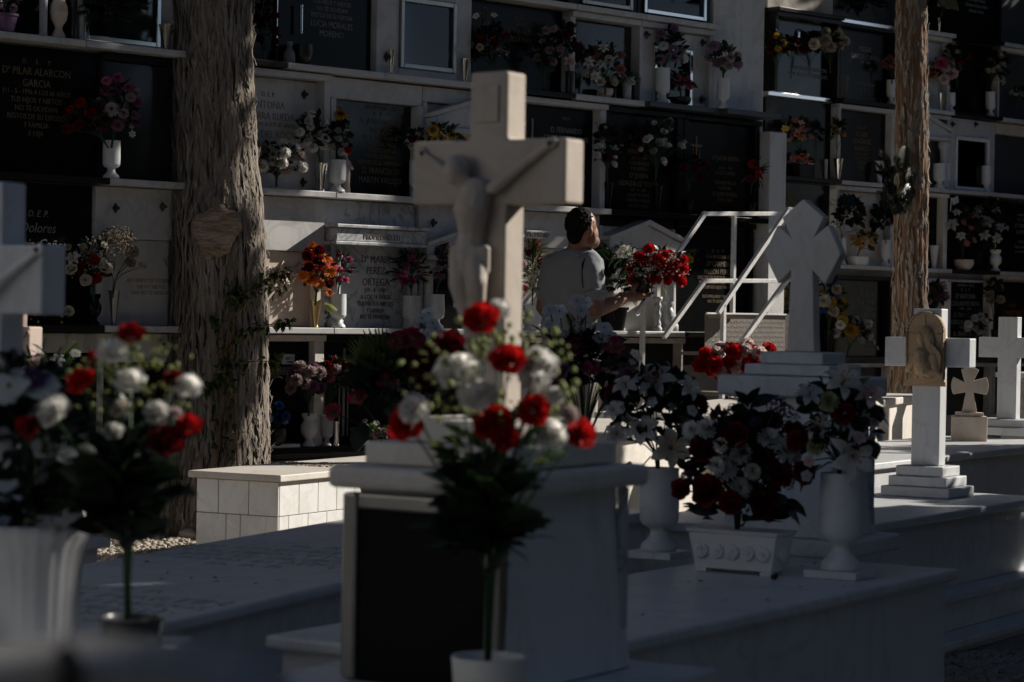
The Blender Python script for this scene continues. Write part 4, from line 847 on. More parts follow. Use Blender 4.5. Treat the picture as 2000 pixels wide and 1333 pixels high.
# top row, left block
vpx('pale lilac plastic pot in the top left corner', 'pot', 'purple_plastic', 8, 62, 26, 56, a_, Z1, name='flower_pot', cat='flower pot')
W('dim white flowers in the lilac pot, top left corner', 8, 5, 26, 25, (8, 28), [('carnation', 'lavender', 5, 8)], nleaf=40, leaf='leaf_dark', seed=1)
vpx('narrow grey marble cylinder left of the cream urn, top row', 'cylinder', 'marble_grey', 84, 66, -30, 18, a_, Z1)
vpx('cream marble urn at the top left, cut by the frame', 'baluster', 'marble_cream', 114, 70, -28, 36, a_, Z1)
vpx('thin dark glass cylinder with a bright rim beside the glazed niche, top left', 'cylinder', 'dark_plastic', 143, 72, -8, 15, a_, Z1)
W('dark feathery greenery in front of the top left glazed niche', 205, 20, 42, 48, (205, 80), nleaf=170, leaf='leaf_dark', lk='fern', lsize=1.7, seed=2)
W('dark leafy stem beside the metal cup left of the thick tree', 266, 10, 24, 26, (268, 84), nleaf=60, leaf='leaf', lk='broad', lsize=1.1, seed=3)
vpx('embossed metal cup on the top row shelf just left of the thick tree', 'flute', 'steel', 325, 92, 42, 26, a_, Z1)
W('dark crimson flowers hanging just right of the thick tree, top row', 515, 55, 26, 58, (515, 122), [('carnation', 'dkred', 11, 8)], nleaf=90, leaf='leaf_dark', seed=4)
vpx('small blue and white ceramic bottle beside the glass bowl', 'bottle', 'p_bluewhite', 565, 124, 82, 24, a_, Z1, name='bottle', cat='bottle')
vpx('dark blue glass bowl on the shelf under the silver capitals', 'bowl', 'dark_plastic', 592, 128, 88, 38, a_, Z1, name='bowl', cat='bowl')
vpx('thin bright metal candle tube on the niche with silver capitals', 'cylinder', 'chrome', 588, 66, 10, 7, PL(.07), group='candle holders', name='candle_tube', cat='candle holder')
vpx('bent metal cup at the left of the grey framed window', 'flute', 'chrome', 764, 149, 101, 13, a_, Z1)
vpx('metal cup at the right of the grey framed window', 'flute', 'chrome', 907, 163, 117, 20, a_, Z1)
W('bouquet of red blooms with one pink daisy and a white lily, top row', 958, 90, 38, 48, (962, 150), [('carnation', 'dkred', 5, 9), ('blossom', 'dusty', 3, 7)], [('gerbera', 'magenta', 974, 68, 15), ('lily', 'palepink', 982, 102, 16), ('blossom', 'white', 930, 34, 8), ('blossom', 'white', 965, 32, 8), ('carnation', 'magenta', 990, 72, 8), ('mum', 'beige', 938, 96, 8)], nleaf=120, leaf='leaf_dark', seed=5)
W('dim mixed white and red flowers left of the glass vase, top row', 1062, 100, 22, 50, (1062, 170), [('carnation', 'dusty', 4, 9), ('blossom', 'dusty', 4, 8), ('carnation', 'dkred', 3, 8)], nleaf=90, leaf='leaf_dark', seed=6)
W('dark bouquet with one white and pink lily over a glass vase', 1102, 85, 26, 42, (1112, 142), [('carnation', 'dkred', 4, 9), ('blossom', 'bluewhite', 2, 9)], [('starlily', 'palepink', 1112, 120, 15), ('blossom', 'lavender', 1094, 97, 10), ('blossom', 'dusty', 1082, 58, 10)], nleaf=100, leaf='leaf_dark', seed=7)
vpx('dark glass cylinder under the white and pink lily', 'cylinder', 'dark_plastic', 1112, 184, 140, 18, a_, Z1)
W('round bouquet of white lilies and coral roses before the grey mirror niche', 1180, 132, 44, 50, (1182, 178), [('rose', 'coral', 5, 10), ('rose', 'cream', 4, 10)], [('starlily', 'white', 1150, 125, 13), ('starlily', 'white', 1178, 97, 13), ('lily', 'white', 1162, 152, 13), ('rose', 'cream', 1172, 162, 10), ('rose', 'cream', 1198, 160, 11), ('lily', 'white', 1172, 128, 12)], nleaf=120, leaf='leaf_dark', seed=8)
vpx('cream bowl under the lilies and coral roses', 'bowl', 'marble_cream', 1183, 192, 174, 30, a_, Z1, name='bowl', cat='bowl')
vpx('grey cup left of the chrome framed mirror', 'tumbler', 'marble_grey', 1224, 197, 152, 20, a_, Z1)
vpx('grey cup touching the chrome frame, right of its twin', 'tumbler', 'granite_grey', 1242, 198, 152, 18, a_, Z1)
W('little spray of white blossoms above the grey cup', 1226, 158, 14, 12, (1225, 158), [('blossom', 'white', 4, 7)], nleaf=14, leaf='leaf', seed=9)
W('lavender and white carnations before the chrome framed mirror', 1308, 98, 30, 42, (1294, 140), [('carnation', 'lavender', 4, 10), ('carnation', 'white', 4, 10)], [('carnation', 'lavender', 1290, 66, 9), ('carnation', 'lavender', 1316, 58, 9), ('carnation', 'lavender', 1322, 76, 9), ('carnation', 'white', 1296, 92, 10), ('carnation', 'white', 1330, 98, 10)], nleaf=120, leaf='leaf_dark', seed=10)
vpx('white goblet urn before the chrome framed mirror', 'goblet', 'marble', 1294, 203, 134, 29, PL(.13), Z1)
W('low pink carnations reflected in the chrome framed mirror', 1328, 162, 24, 16, (1330, 190), [('carnation', 'pink', 6, 8)], nleaf=50, leaf='leaf_dark', seed=11)
vpx('dark trough under the low pink carnations', 'bowl', 'dark_plastic', 1330, 203, 186, 40, a_, Z1, name='bowl', cat='bowl')
W('small loose bouquet of pale lilac carnations against the white pilaster', 1415, 118, 34, 30, (1412, 156), [('carnation', 'lavender', 4, 10), ('carnation', 'palepink', 4, 9)], [('carnation', 'lavender', 1393, 92, 11), ('carnation', 'palepink', 1424, 98, 9)], nleaf=60, leaf='leaf', seed=12, P=PL(.2))
vpx('white urn alone against the white pilaster', 'goblet', 'marble', 1412, 212, 154, 26, PL(.2), Z1)
bx('ledge', NB1, M['granite_grey'], 10.55 / 2 - .67, 10.55 / 2 - .12, -.26, -.003, 2.475 + .1, 2.51 + .1, .003)
# second row
W('pink gerberas and white jasmine above a white urn', 232, 212, 42, 66, (218, 282), [('gerbera', 'pink', 4, 14), ('gerbera', 'mauve', 6, 13), ('carnation', 'dusty', 4, 10)], [('gerbera', 'palepink', 222, 215, 17), ('gerbera', 'pink', 212, 160, 12), ('alstro', 'white', 248, 205, 9), ('alstro', 'white', 246, 234, 7), ('alstro', 'white', 260, 248, 7), ('alstro', 'white', 262, 264, 8), ('alstro', 'palepink', 252, 214, 9), ('carnation', 'mauve', 270, 240, 10)], nleaf=150, leaf='leaf_dark', seed=13)
W('dark red roses leaning left over the black gold-lettered niche', 168, 236, 46, 40, (212, 282), [('rose', 'red', 3, 10)], [('rose', 'red', 163, 203, 12), ('rose', 'red', 180, 222, 12), ('rose', 'dkred', 158, 246, 12), ('rose', 'dkred', 130, 254, 9), ('rose', 'red', 206, 250, 9)], nleaf=110, leaf='leaf_dark', seed=14)
vpx('white marble urn under the pink gerberas', 'goblet', 'marble', 217, 354, 280, 36, a_, Z2)
W('spreading spray of white carnations right of the thick tree', 540, 314, 56, 34, (540, 358), [('carnation', 'white', 12, 12), ('carnation', 'palepink', 4, 11)], [('carnation', 'white', 514, 326, 13), ('carnation', 'palepink', 560, 332, 13), ('carnation', 'white', 576, 310, 12), ('carnation', 'white', 500, 300, 12)], nleaf=150, leaf='leaf_dark', seed=15, zmin=.02)
W('white pompom flowers in a chrome flute', 608, 262, 32, 42, (628, 320), [('pompom', 'white', 5, 9)], [('pompom', 'white', 611, 225, 9), ('pompom', 'white', 604, 237, 9), ('pompom', 'white', 588, 260, 9), ('pompom', 'white', 608, 250, 9), ('pompom', 'white', 628, 266, 10), ('pompom', 'white', 602, 278, 9), ('pompom', 'white', 613, 290, 10), ('pompom', 'white', 637, 274, 9), ('pompom', 'white', 632, 286, 9)], nleaf=120, leaf='leaf_dark', seed=16)
vpx('shiny chrome flute beside the marble goblet', 'flute', 'chrome', 628, 373, 318, 27, PL(.12), Z2)
W('white and red roses with a sunflower above a marble goblet', 664, 272, 22, 42, (658, 312), [('rose', 'white', 3, 8), ('rose', 'dkred', 2, 8)], [('sunflower', 'gold', 666, 224, 15), ('rose', 'red', 680, 294, 10), ('rose', 'white', 668, 298, 9), ('rose', 'white', 674, 282, 9), ('rose', 'bluewhite', 662, 256, 9), ('rose', 'white', 662, 272, 8)], nleaf=90, leaf='leaf_dark', seed=17)
vpx('white marble goblet under the red and white roses', 'goblet', 'marble', 658, 374, 311, 37, PL(.12), Z2)
_s = PL(.07)(674, 338); _m = MB(); _m.lathe([(.03, 0), (.033, .02), (.028, .05), (.03, .12), (.027, .17), (.014, .2), (.012, .21), (.018, .235), (.012, .26), (.002, .265)], 14); _m.caps([(.018, -.01, .18), (.03, -.025, .14), (.006, -.035, .15)], [.009, .008, .007])
st = thing('figurine', 'small cream figurine standing behind the marble goblet', 'figurine', (_s[0], _s[1], Z2 + .001), TW); _m.build('robed_figure', M['marble_cream'], st, True)
W('sunflowers just left of the big crucifix', 866, 266, 40, 24, (862, 300), [('sunflower', 'gold', 2, 10)], [('sunflower', 'gold', 861, 277, 13), ('sunflower', 'yellow', 884, 266, 12), ('sunflower', 'gold', 902, 273, 13), ('sunflower', 'gold', 847, 256, 12), ('hibiscus', 'orange', 884, 281, 9), ('sunflower', 'yellow', 850, 275, 10)], nleaf=60, leaf='leaf_mid', seed=18, P=PL(.2))
W('small red and white roses left of the sunflowers', 812, 276, 18, 20, (812, 310), [('rose', 'white', 3, 9)], [('rose', 'dkred', 806, 272, 10), ('rose', 'white', 806, 286, 9), ('rose', 'white', 824, 276, 9), ('rose', 'white', 822, 286, 9)], nleaf=50, leaf='leaf_dark', seed=19)
vpx('small urn under the red and white roses, hidden by the crucifix arm', 'goblet', 'marble', 812, 380, 308, 28, a_, Z2)
vpx('small urn under the sunflowers behind the crucifix', 'goblet', 'marble_warm', 862, 384, 300, 30, PL(.14), Z2)
W('slender spray of white and red roses beside the white niche frame', 1186, 290, 24, 52, (1186, 350), [('rose', 'dkred', 4, 10)], [('rose', 'white', 1170, 286, 9), ('rose', 'white', 1199, 290, 10), ('rose', 'white', 1166, 304, 8), ('rose', 'white', 1200, 322, 9), ('rose', 'white', 1201, 308, 6), ('bud', 'white', 1166, 242, 6), ('bud', 'cream', 1182, 250, 5), ('blossom', 'white', 1213, 284, 6)], nleaf=90, leaf='leaf_dark', seed=20)
W('wide spray of white roses on the black gold-lettered niche', 1286, 280, 44, 50, (1280, 350), [('rose', 'dkred', 3, 10)], [('rose', 'white', 1288, 280, 10), ('rose', 'white', 1302, 286, 9), ('rose', 'white', 1262, 274, 9), ('rose', 'white', 1268, 270, 8), ('rose', 'white', 1330, 286, 11), ('rose', 'white', 1296, 316, 10), ('rose', 'cream', 1276, 296, 8), ('rose', 'white', 1296, 258, 9), ('rose', 'cream', 1306, 254, 8), ('bud', 'cream', 1308, 236, 7), ('bud', 'cream', 1276, 242, 6), ('bud', 'white', 1250, 294, 6), ('bud', 'white', 1298, 274, 6), ('bud', 'white', 1336, 278, 7)], nleaf=110, leaf='leaf_dark', seed=21)
W('almost black red flowers between the white roses and the last black niche', 1345, 335, 36, 30, (1345, 372), [('rose', 'dkred', 7, 9)], nleaf=60, leaf='leaf_dark', seed=22)
W('red silk flowers sticking out over the white end pilaster', 1472, 342, 18, 28, (1466, 374), [('hibiscus', 'red', 2, 8)], [('hibiscus', 'red', 1467, 326, 7), ('hibiscus', 'red', 1480, 331, 6), ('hibiscus', 'dkred', 1464, 350, 9), ('hibiscus', 'red', 1488, 337, 5)], nleaf=26, leaf='leaf_dark', lk='lance', lsize=1.5, seed=23, P=PL(.22))
for px_, q in ((1187, 'left'), (1283, 'middle'), (1345, 'right'), (1466, 'last')):
    vpx({'left': 'black glossy vase under the slender white and red spray', 'middle': 'black glossy vase under the wide spray of white roses', 'right': 'black glossy vase under the almost black red flowers', 'last': 'black glossy vase under the red silk flowers at the block end'}[q], 'flute', 'granite', px_, 400, 348 if px_ < 1300 else 372, 24, a_ if px_ < 1460 else PL(.13), Z2)
# third row
W('bouquet of lilies, red carnations and gypsophila in a black vase', 182, 522, 42, 60, (183, 584), [('carnation', 'cream', 3, 11)], [('carnation', 'red', 188, 509, 12), ('carnation', 'red', 192, 542, 12), ('carnation', 'dkred', 156, 522, 13), ('lily', 'white', 147, 504, 17), ('bud', 'lime', 166, 482, 10), ('bud', 'lime', 138, 484, 9), ('carnation', 'palepink', 172, 548, 12), ('carnation', 'cream', 216, 520, 12), ('rose', 'cream', 143, 526, 13)], nleaf=90, leaf='leaf_dark', filler='white', nfill=280, fillsize=1.7, seed=24)
vpx('black stone vase holding the lilies and red carnations', 'baluster', 'granite', 183, 641, 580, 30, a_, Z3)
W('haze of dried beige gypsophila with cream carnations', 228, 492, 42, 50, (220, 575), [], [('carnation', 'cream', 262, 493, 12), ('carnation', 'beige', 257, 514, 12), ('carnation', 'cream', 282, 520, 10), ('carnation', 'cream', 214, 524, 11)], nleaf=30, leaf='leaf_dark', lk='lance', filler='beige', nfill=520, fillsize=1.6, seed=25)
vpx('narrow metal vase under the dried gypsophila', 'flute', 'steel', 222, 640, 572, 24, a_, Z3)
W('low dark green wreath with small yellow flowers by the left cross arm', 92, 622, 44, 18, (92, 640), [('blossom', 'yellow', 9, 3)], [('carnation', 'cream', 137, 608, 11)], nleaf=150, leaf='leaf_dark', lk='lance', seed=26, zmin=.01, stems=False)
W('tall bunch of orange hibiscus and crimson blooms in a brass flute', 622, 530, 30, 52, (616, 590), [('hibiscus', 'orange', 4, 13), ('carnation', 'dkred', 7, 10)], [('hibiscus', 'orange', 610, 545, 15), ('hibiscus', 'orange', 625, 555, 13), ('hibiscus', 'orange', 594, 540, 12), ('hibiscus', 'red', 622, 522, 13), ('hibiscus', 'red', 648, 520, 14), ('carnation', 'dkred', 604, 500, 13), ('carnation', 'dkred', 624, 490, 12), ('carnation', 'dkred', 622, 508, 12), ('hibiscus', 'orange', 642, 572, 10)], nleaf=60, leaf='leaf_dark', seed=27, leaf_list=[(632, 592, 660, 604, 'fern', 'leaf_lime'), (634, 596, 650, 612, 'fern', 'leaf_lime')], P=PL(.17))
vpx('brass flute under the orange hibiscus', 'flute', 'brass', 616, 638, 586, 26, a_, Z3)
W('pink roses and dark leaves in the urn beside the veined marble niche', 668, 528, 24, 38, (660, 572), [('rose', 'pink', 3, 8), ('rose', 'mauve', 3, 8)], [('rose', 'pink', 665, 528, 8), ('rose', 'pink', 677, 547, 8), ('rose', 'pink', 664, 546, 7), ('blossom', 'white', 670, 536, 5)], nleaf=80, leaf='leaf_dark', lk='lance', seed=28, leaf_list=[(668, 540, 688, 528, 'fan', 'leaf_dark')])
vpx('veined marble urn at the left of the oval portrait niche', 'goblet', 'marble', 660, 637, 571, 33, PL(.12), Z3)
W('pink roses with dark palm fronds at the right column of the marble niche', 803, 534, 30, 44, (803, 580), [('rose', 'pink', 2, 8)], [('rose', 'pink', 806, 506, 9), ('rose', 'pink', 794, 518, 8), ('rose', 'pink', 809, 518, 8), ('rose', 'pink', 790, 535, 9), ('rose', 'pink', 822, 542, 8), ('rose', 'magenta', 790, 550, 9), ('rose', 'magenta', 806, 548, 8), ('daisy', 'lavender', 818, 531, 9)], nleaf=130, leaf='leaf_dark', lk='lance', lsize=1.3, filler='lime', nfill=20, fillsize=2, seed=29, leaf_list=[(790, 520, 762, 505, 'fern', 'leaf_dark'), (790, 535, 756, 535, 'fern', 'leaf_dark'), (795, 510, 780, 488, 'fern', 'leaf_dark'), (812, 512, 828, 494, 'fern', 'leaf_dark')])
vpx('veined marble urn right of the oval portrait niche', 'goblet', 'marble_grey', 803, 640, 576, 36, PL(.12), Z3)
W('dusky pink alstroemeria spray left of the crucifix shaft', 864, 522, 32, 44, (851, 574), [('alstro', 'mauve', 6, 10), ('alstro', 'dusty', 5, 9)], [('alstro', 'dusty', 872, 490, 10), ('alstro', 'mauve', 866, 502, 10), ('rose', 'magenta', 880, 532, 9)], nleaf=120, leaf='leaf_dark', filler='lime', nfill=40, fillsize=1.6, seed=30)
vpx('plain white goblet urn left of the crucifix shaft', 'goblet', 'marble', 851, 641, 574, 34, PL(.12), Z3)
W('yellow-green croton spray with red roses right of the crucifix shaft', 1042, 530, 20, 62, (1040, 590), [('carnation', 'coral', 2, 7)], [('rose', 'magenta', 1058, 512, 11), ('rose', 'red', 1056, 522, 9), ('rose', 'coral', 1050, 478, 7), ('carnation', 'palepink', 1022, 516, 8)], nleaf=170, leaf='leaf_olive', lk='lance', lsize=1.5, seed=31)
vpx('white box vase right of the crucifix shaft', 'cylinder', 'marble', 1042, 641, 590, 40, a_, Z3)
W('mauve carnations with gypsophila behind the man', 1176, 508, 22, 26, (1180, 590), [('carnation', 'mauve', 7, 9)], nleaf=40, leaf='leaf', filler='white', nfill=90, fillsize=1.7, seed=32)
W('dark green fern plant between the man and the held pot', 1198, 560, 38, 48, (1200, 620), [('carnation', 'dkred', 1, 6)], nleaf=70, leaf='leaf', lk='fern', lsize=3.0, filler='white', nfill=26, fillsize=1.8, seed=33, P=PL(.3))
vpx('dark basket under the fern beside the man', 'pot', 'granite_mat', 1196, 642, 596, 64, PL(.085), Z3, name='flower_pot', cat='flower pot')
_c = a_(1284, 640); tc = thing('twisted_column', 'small twisted marble column left of the shade-toned white urn', 'column', (_c[0], _c[1], Z3 + .001), 0); _m = MB(); _m.lathe([(.03, 0), (.03, .02), (.02, .03)] + [(.02 + .004 * math.sin(i * 1.3), .03 + i * .012) for i in range(14)] + [(.03, .2), (.03, .22)], 16); _m.build('shaft', M['marble_grey'], tc, True)
vpx('white urn right of the twisted marble column, its shade put into grey marble', 'baluster', 'marble_grey', 1304, 641, 583, 27, a_, Z3)  # white urn in grey marble, so its shade is put into the colour
W('yellow and red silk flowers on the black niche behind the red bouquet', 1338, 510, 16, 14, (1338, 545), [('hibiscus', 'gold', 3, 9), ('hibiscus', 'red', 1, 8)], nleaf=24, leaf='leaf_dark', seed=34)
# fourth row
W('blue and white flowers low at the foot of the thick tree', 532, 812, 30, 24, (532, 868), [('mum', 'blue', 3, 11), ('mum', 'bluewhite', 2, 10)], [('mum', 'white', 519, 802, 14), ('mum', 'blue', 547, 818, 13), ('mum', 'white', 556, 822, 10)], nleaf=50, leaf='leaf_dark', seed=35)
vpx('dark bowl under the blue and white flowers', 'bowl', 'dark_plastic', 532, 884, 846, 54, a_, Z4, name='bowl', cat='bowl')
vpx('white baluster urn under the dusky carnations', 'baluster', 'marble', 603, 868, 803, 34, a_, Z4)
W('dusky pink carnations in the baluster urn', 600, 746, 36, 34, (603, 806), [('carnation', 'dusty', 7, 13), ('carnation', 'mauve', 4, 12)], [('carnation', 'dusty', 598, 748, 15), ('carnation', 'mauve', 625, 756, 14), ('carnation', 'dusty', 580, 742, 12), ('carnation', 'dusty', 618, 740, 12)], nleaf=90, leaf='leaf_dark', seed=36)
vpx('veined marble cylinder urn beside the glass tube', 'urn', 'marble_grey', 638, 866, 806, 28, a_, Z4)
vpx('clear glass tube on the bottom shelf', 'cylinder', 'chrome', 657, 866, 818, 11, PL(.13), Z4)
W('red and dusky carnations in the marble cylinder urn', 656, 732, 30, 32, (640, 808), [('carnation', 'dkred', 5, 11), ('carnation', 'dusty', 4, 11)], [('carnation', 'coral', 660, 734, 12), ('carnation', 'coral', 646, 738, 10), ('carnation', 'dkred', 640, 716, 13)], nleaf=80, leaf='leaf_dark', filler='palepink', nfill=40, fillsize=2, seed=37)
tr = a_(726, 862); b = thing('planter_tray', 'low white tray with pink succulents on the bottom shelf', 'planter', (tr[0], tr[1], Z4 + .001), TW); MB().frustum((-.1, .1, -.04, .04), (-.11, .11, -.048, .048), 0, .025).build('tray', M['plaster'], b, bevel=.003)
W('pink succulents growing in the low white tray', 724, 846, 34, 10, (726, 856), [('mum', 'palepink', 12, 7), ('mum', 'dusty', 8, 6)], [('blossom', 'white', 736, 826, 7), ('blossom', 'palepink', 714, 822, 6)], nleaf=90, leaf='leaf_mid', filler='palepink', nfill=60, fillsize=1.6, seed=38, stems=True)
for lb, px, py, w, h in (('small white card pasted on the black niche right of the thick tree', 563, 702, 24, 18),):
    p = PL(.034)(px, py); cd = thing('card', lb, 'card', tuple(p), TW); bx('paper', cd, M['plaster'], -.045, .045, -.002, .0, -.028, .028, 0); _m = MB(); _m.box(-.03, .03, -.0035, -.0025, .008, .011); _m.box(-.03, .02, -.0035, -.0025, -.002, .001); _m.box(-.01, .035, -.0035, -.0025, -.02, -.012); _m.build('printed_lines', M['dark_letter'], cd)['kind'] = 'stuff'
bw = PL(.1)(545, 880); cs = thing('small_slab', 'small white slab lying on the bottom shelf near the thick tree', 'slab', (bw[0], bw[1], Z4 + .001), TW); bx('slab', cs, M['marble'], -.11, .11, -.05, .05, 0, .02, .002)

# right block
GR = 'bouquets at the set-back niches'; GRV = 'vases at the set-back niches'
def X(*a, **k): return W(*a, P=k.pop('P', rb), group=GR, **k)
def xv(*a, **k): return vpx(*a, group=GRV, **k)
X('brownish red flowers at the left of the mirror-black niche', 1517, 92, 22, 26, (1516, 160), [('carnation', 'dkred', 5, 9), ('carnation', 'gold', 3, 7)], nleaf=80, leaf='leaf_dark', seed=40)
X('dark red roses across the mirror-black niche', 1550, 90, 22, 16, (1545, 150), [('rose', 'dkred', 7, 9)], nleaf=50, leaf='leaf_dark', seed=41)
X('creamy white carnations at the right of the mirror-black niche', 1620, 84, 32, 22, (1622, 140), [('carnation', 'cream', 6, 11)], [('carnation', 'cream', 1612, 64, 10), ('carnation', 'palepink', 1622, 94, 11), ('carnation', 'palepink', 1638, 90, 10), ('carnation', 'cream', 1588, 88, 11)], nleaf=60, leaf='leaf_dark', seed=42)
xv('dull grey pot under the creamy carnations', 'pot', 'granite_grey', 1645, 186, 142, 28, ra, z=RB, name='flower_pot', cat='flower pot')
X('red-brown small flowers over the white cross niche, left of the slender tree', 1741, 126, 16, 16, (1742, 160), [('carnation', 'coral', 8, 6)], nleaf=24, leaf='leaf_dark', seed=43)
xv('white tapered vase at the white cross niche', 'goblet', 'marble', 1740, 192, 144, 20, ra, z=RB)
X('pale pink hydrangea heads right of the slender tree', 1846, 140, 30, 24, (1858, 172), [('carnation', 'coral', 5, 9), ('carnation', 'palepink', 4, 10)], [('carnation', 'palepink', 1856, 146, 13), ('carnation', 'pink', 1836, 126, 12), ('carnation', 'palepink', 1842, 156, 10)], nleaf=60, leaf='leaf_dark', seed=44)
X('small white and red roses above the pale pink heads', 1868, 110, 22, 28, (1870, 168), [('rose', 'white', 3, 7), ('rose', 'dkred', 4, 8)], [('rose', 'red', 1888, 110, 8), ('rose', 'cream', 1878, 100, 7), ('rose', 'red', 1872, 120, 8)], nleaf=70, leaf='leaf_dark', seed=45)
xv('shiny metal cup right of the slender tree, upper row', 'flute', 'chrome', 1838, 202, 168, 15, ra, z=RB)
xv('white urn right of the metal cup, upper row', 'goblet', 'marble', 1857, 205, 168, 18, ra, z=RB)
X('white and dark red roses in a tall white vase near the right edge', 1944, 134, 24, 34, (1934, 170), [('rose', 'cream', 5, 8), ('rose', 'dkred', 4, 9)], [('rose', 'cream', 1952, 110, 8), ('lily', 'cream', 1956, 158, 11)], nleaf=90, leaf='leaf_dark', seed=46)
xv('tall white vase near the right edge, upper row', 'goblet', 'marble', 1934, 216, 168, 20, ra, z=RB)
X('dim white blossoms at the right edge, upper row', 1988, 184, 14, 10, (1988, 216), [('blossom', 'white', 5, 6)], nleaf=20, leaf='leaf_dark', seed=47)
X('white flowers on the niche with pale handwriting, top', 1846, 8, 16, 16, (1834, 42), [('blossom', 'white', 6, 7)], nleaf=30, leaf='leaf_dark', seed=48)
xv('bright metal flute under the niche with pale handwriting', 'flute', 'chrome', 1834, 42, 14, 9, ra, z=RA)
X('dark leaves on the black niche cut by the top edge', 1700, 10, 34, 14, (1700, 30), nleaf=90, leaf='leaf_dark', seed=49)
X('orange and cream silk flowers beside the white pilaster', 1560, 260, 34, 26, (1566, 318), [('alstro', 'coral', 6, 9), ('alstro', 'cream', 3, 8)], [('alstro', 'yellow', 1532, 252, 9), ('alstro', 'peach', 1564, 270, 10), ('alstro', 'peach', 1582, 268, 9)], nleaf=70, leaf='leaf_dark', seed=50)
X('small coral flowers in a dark box planter', 1566, 310, 18, 8, (1568, 325), [('carnation', 'coral', 5, 6), ('carnation', 'cream', 2, 5)], nleaf=20, leaf='leaf_dark', seed=51)
_b = ra(1568, 348); bp = thing('box_planter', 'dark box planter with a pale rim, set-back block', 'planter', (_b[0], _b[1], RC + .001), TW); bx('box', bp, M['granite_mat'], -.085, .085, -.04, .04, 0, .11, .003); bx('rim', bp, M['steel'], -.09, .09, -.045, .045, .111, .118, .002)
X('peach roses beside the arch line niche', 1636, 258, 13, 22, (1634, 310), [('rose', 'peach', 4, 7)], nleaf=40, leaf='leaf_dark', seed=52)
xv('bright metal flute at the arch line niche', 'flute', 'chrome', 1637, 350, 308, 22, ra, z=RC)
xv('thin metal tube left of the bright flute', 'cylinder', 'steel', 1612, 349, 310, 9, ra, z=RC)
xv('short metal tube beside the end pilaster', 'cylinder', 'steel', 1515, 340, 302, 9, ra, z=RC)
xv('white flute right of the arch line niche', 'flute', 'marble', 1718, 358, 314, 20, ra, z=RC)
xv('white goblet right of the slender tree, front one of the pair', 'goblet', 'marble', 1834, 364, 316, 25, PR(.13), z=RC)
xv('white goblet half hidden behind its twin', 'goblet', 'marble', 1846, 366, 316, 18, PR(.07), z=RC)
xv('white goblet right of the framed grey window', 'goblet', 'marble', 1926, 374, 322, 19, ra, z=RC)
X('dark blue-green foliage with white lilies left of the slender tree', 1655, 420, 34, 36, (1640, 480), [('lily', 'bluewhite', 2, 10)], [('mum', 'blue', 1660, 396, 10), ('lily', 'white', 1668, 450, 10)], nleaf=150, leaf='leaf_dark', lk='broad', seed=53)
X('orange silk flowers in a white box pot', 1690, 470, 24, 16, (1674, 497), [('hibiscus', 'peach', 5, 9), ('hibiscus', 'gold', 4, 8)], [('rose', 'peach', 1682, 484, 6), ('rose', 'peach', 1696, 486, 6)], nleaf=30, leaf='leaf', seed=54)
_b = ra(1675, 515); bp = thing('box_planter', 'white box pot under the orange silk flowers', 'planter', (_b[0], _b[1], RD + .001), TW); MB().frustum((-.07, .07, -.045, .045), (-.085, .085, -.055, .055), 0, .075).build('box', M['plastic'], bp, bevel=.003)
X('dark leafy bouquet with pale blue lilies touching the slender tree', 1728, 430, 24, 34, (1730, 472), [('lily', 'bluewhite', 2, 9)], nleaf=110, leaf='leaf_dark', lk='broad', seed=55)
xv('white goblet left of the orange silk flowers', 'goblet', 'marble', 1644, 516, 464, 18, ra, z=RD)
xv('white goblet touching the slender tree, left side', 'goblet', 'marble', 1729, 518, 466, 20, ra, z=RD)
xv('white flute touching the slender tree, right side', 'flute', 'marble', 1824, 520, 475, 20, ra, z=RD)
X('white lilies and a paper card beside small rust flowers', 1880, 440, 44, 36, (1880, 508), [('alstro', 'coral', 7, 7), ('alstro', 'gold', 3, 6)], [('lily', 'white', 1856, 440, 14), ('lily', 'white', 1866, 416, 10), ('lily', 'white', 1872, 462, 10), ('alstro', 'coral', 1886, 476, 8), ('alstro', 'peach', 1900, 470, 8)], nleaf=110, leaf='leaf_dark', seed=56)
X('tall white lilies in the pale vase near the right edge', 1930, 430, 32, 36, (1944, 486), [('lily', 'white', 2, 11)], [('lily', 'white', 1924, 434, 14), ('lily', 'white', 1944, 466, 12), ('lily', 'white', 1920, 460, 13), ('lily', 'white', 1940, 412, 12), ('lily', 'white', 1960, 444, 11), ('lily', 'white', 1906, 420, 11)], nleaf=80, leaf='leaf_dark', seed=57)
xv('round white bowl under the white lilies and rust flowers', 'bowl', 'marble_cream', 1882, 524, 504, 40, ra, z=RD, name='bowl', cat='bowl')
xv('pale waisted vase holding the tall white lilies', 'baluster', 'plastic', 1944, 526, 484, 24, ra, z=RD)
_b = rb(1866, 392); cd = thing('paper_card', 'small white paper card stuck above the white lilies', 'card', tuple(_b), TW); _m = MB(); _m.box(-.045, .045, -.002, .002, -.03, .03, M=np.array(Matrix.Rotation(-.3, 4, 'Y'))); _m.build('card', M['plaster'], cd); _m = MB(); _m.tube([(-.06, .0, .02), (-.07, 0, -.1)], .004, 5); _m.build('holder', M['plastic'], cd)
X('yellowish green dried hydrangea behind the flared cross', 1524, 590, 24, 36, (1528, 640), [('carnation', 'lime', 5, 12), ('carnation', 'beige', 3, 11)], nleaf=80, leaf='leaf_olive', seed=58, P=PR(.2))
X('yellow hydrangea and white lilies right of the flared cross shaft', 1622, 590, 30, 40, (1618, 650), [('carnation', 'beige', 3, 11), ('carnation', 'yellow', 2, 10)], [('carnation', 'yellow', 1640, 592, 11), ('carnation', 'yellow', 1644, 604, 10), ('carnation', 'cream', 1608, 588, 12), ('lily', 'white', 1606, 548, 11)], nleaf=100, leaf='leaf_dark', seed=59, P=PR(.2))
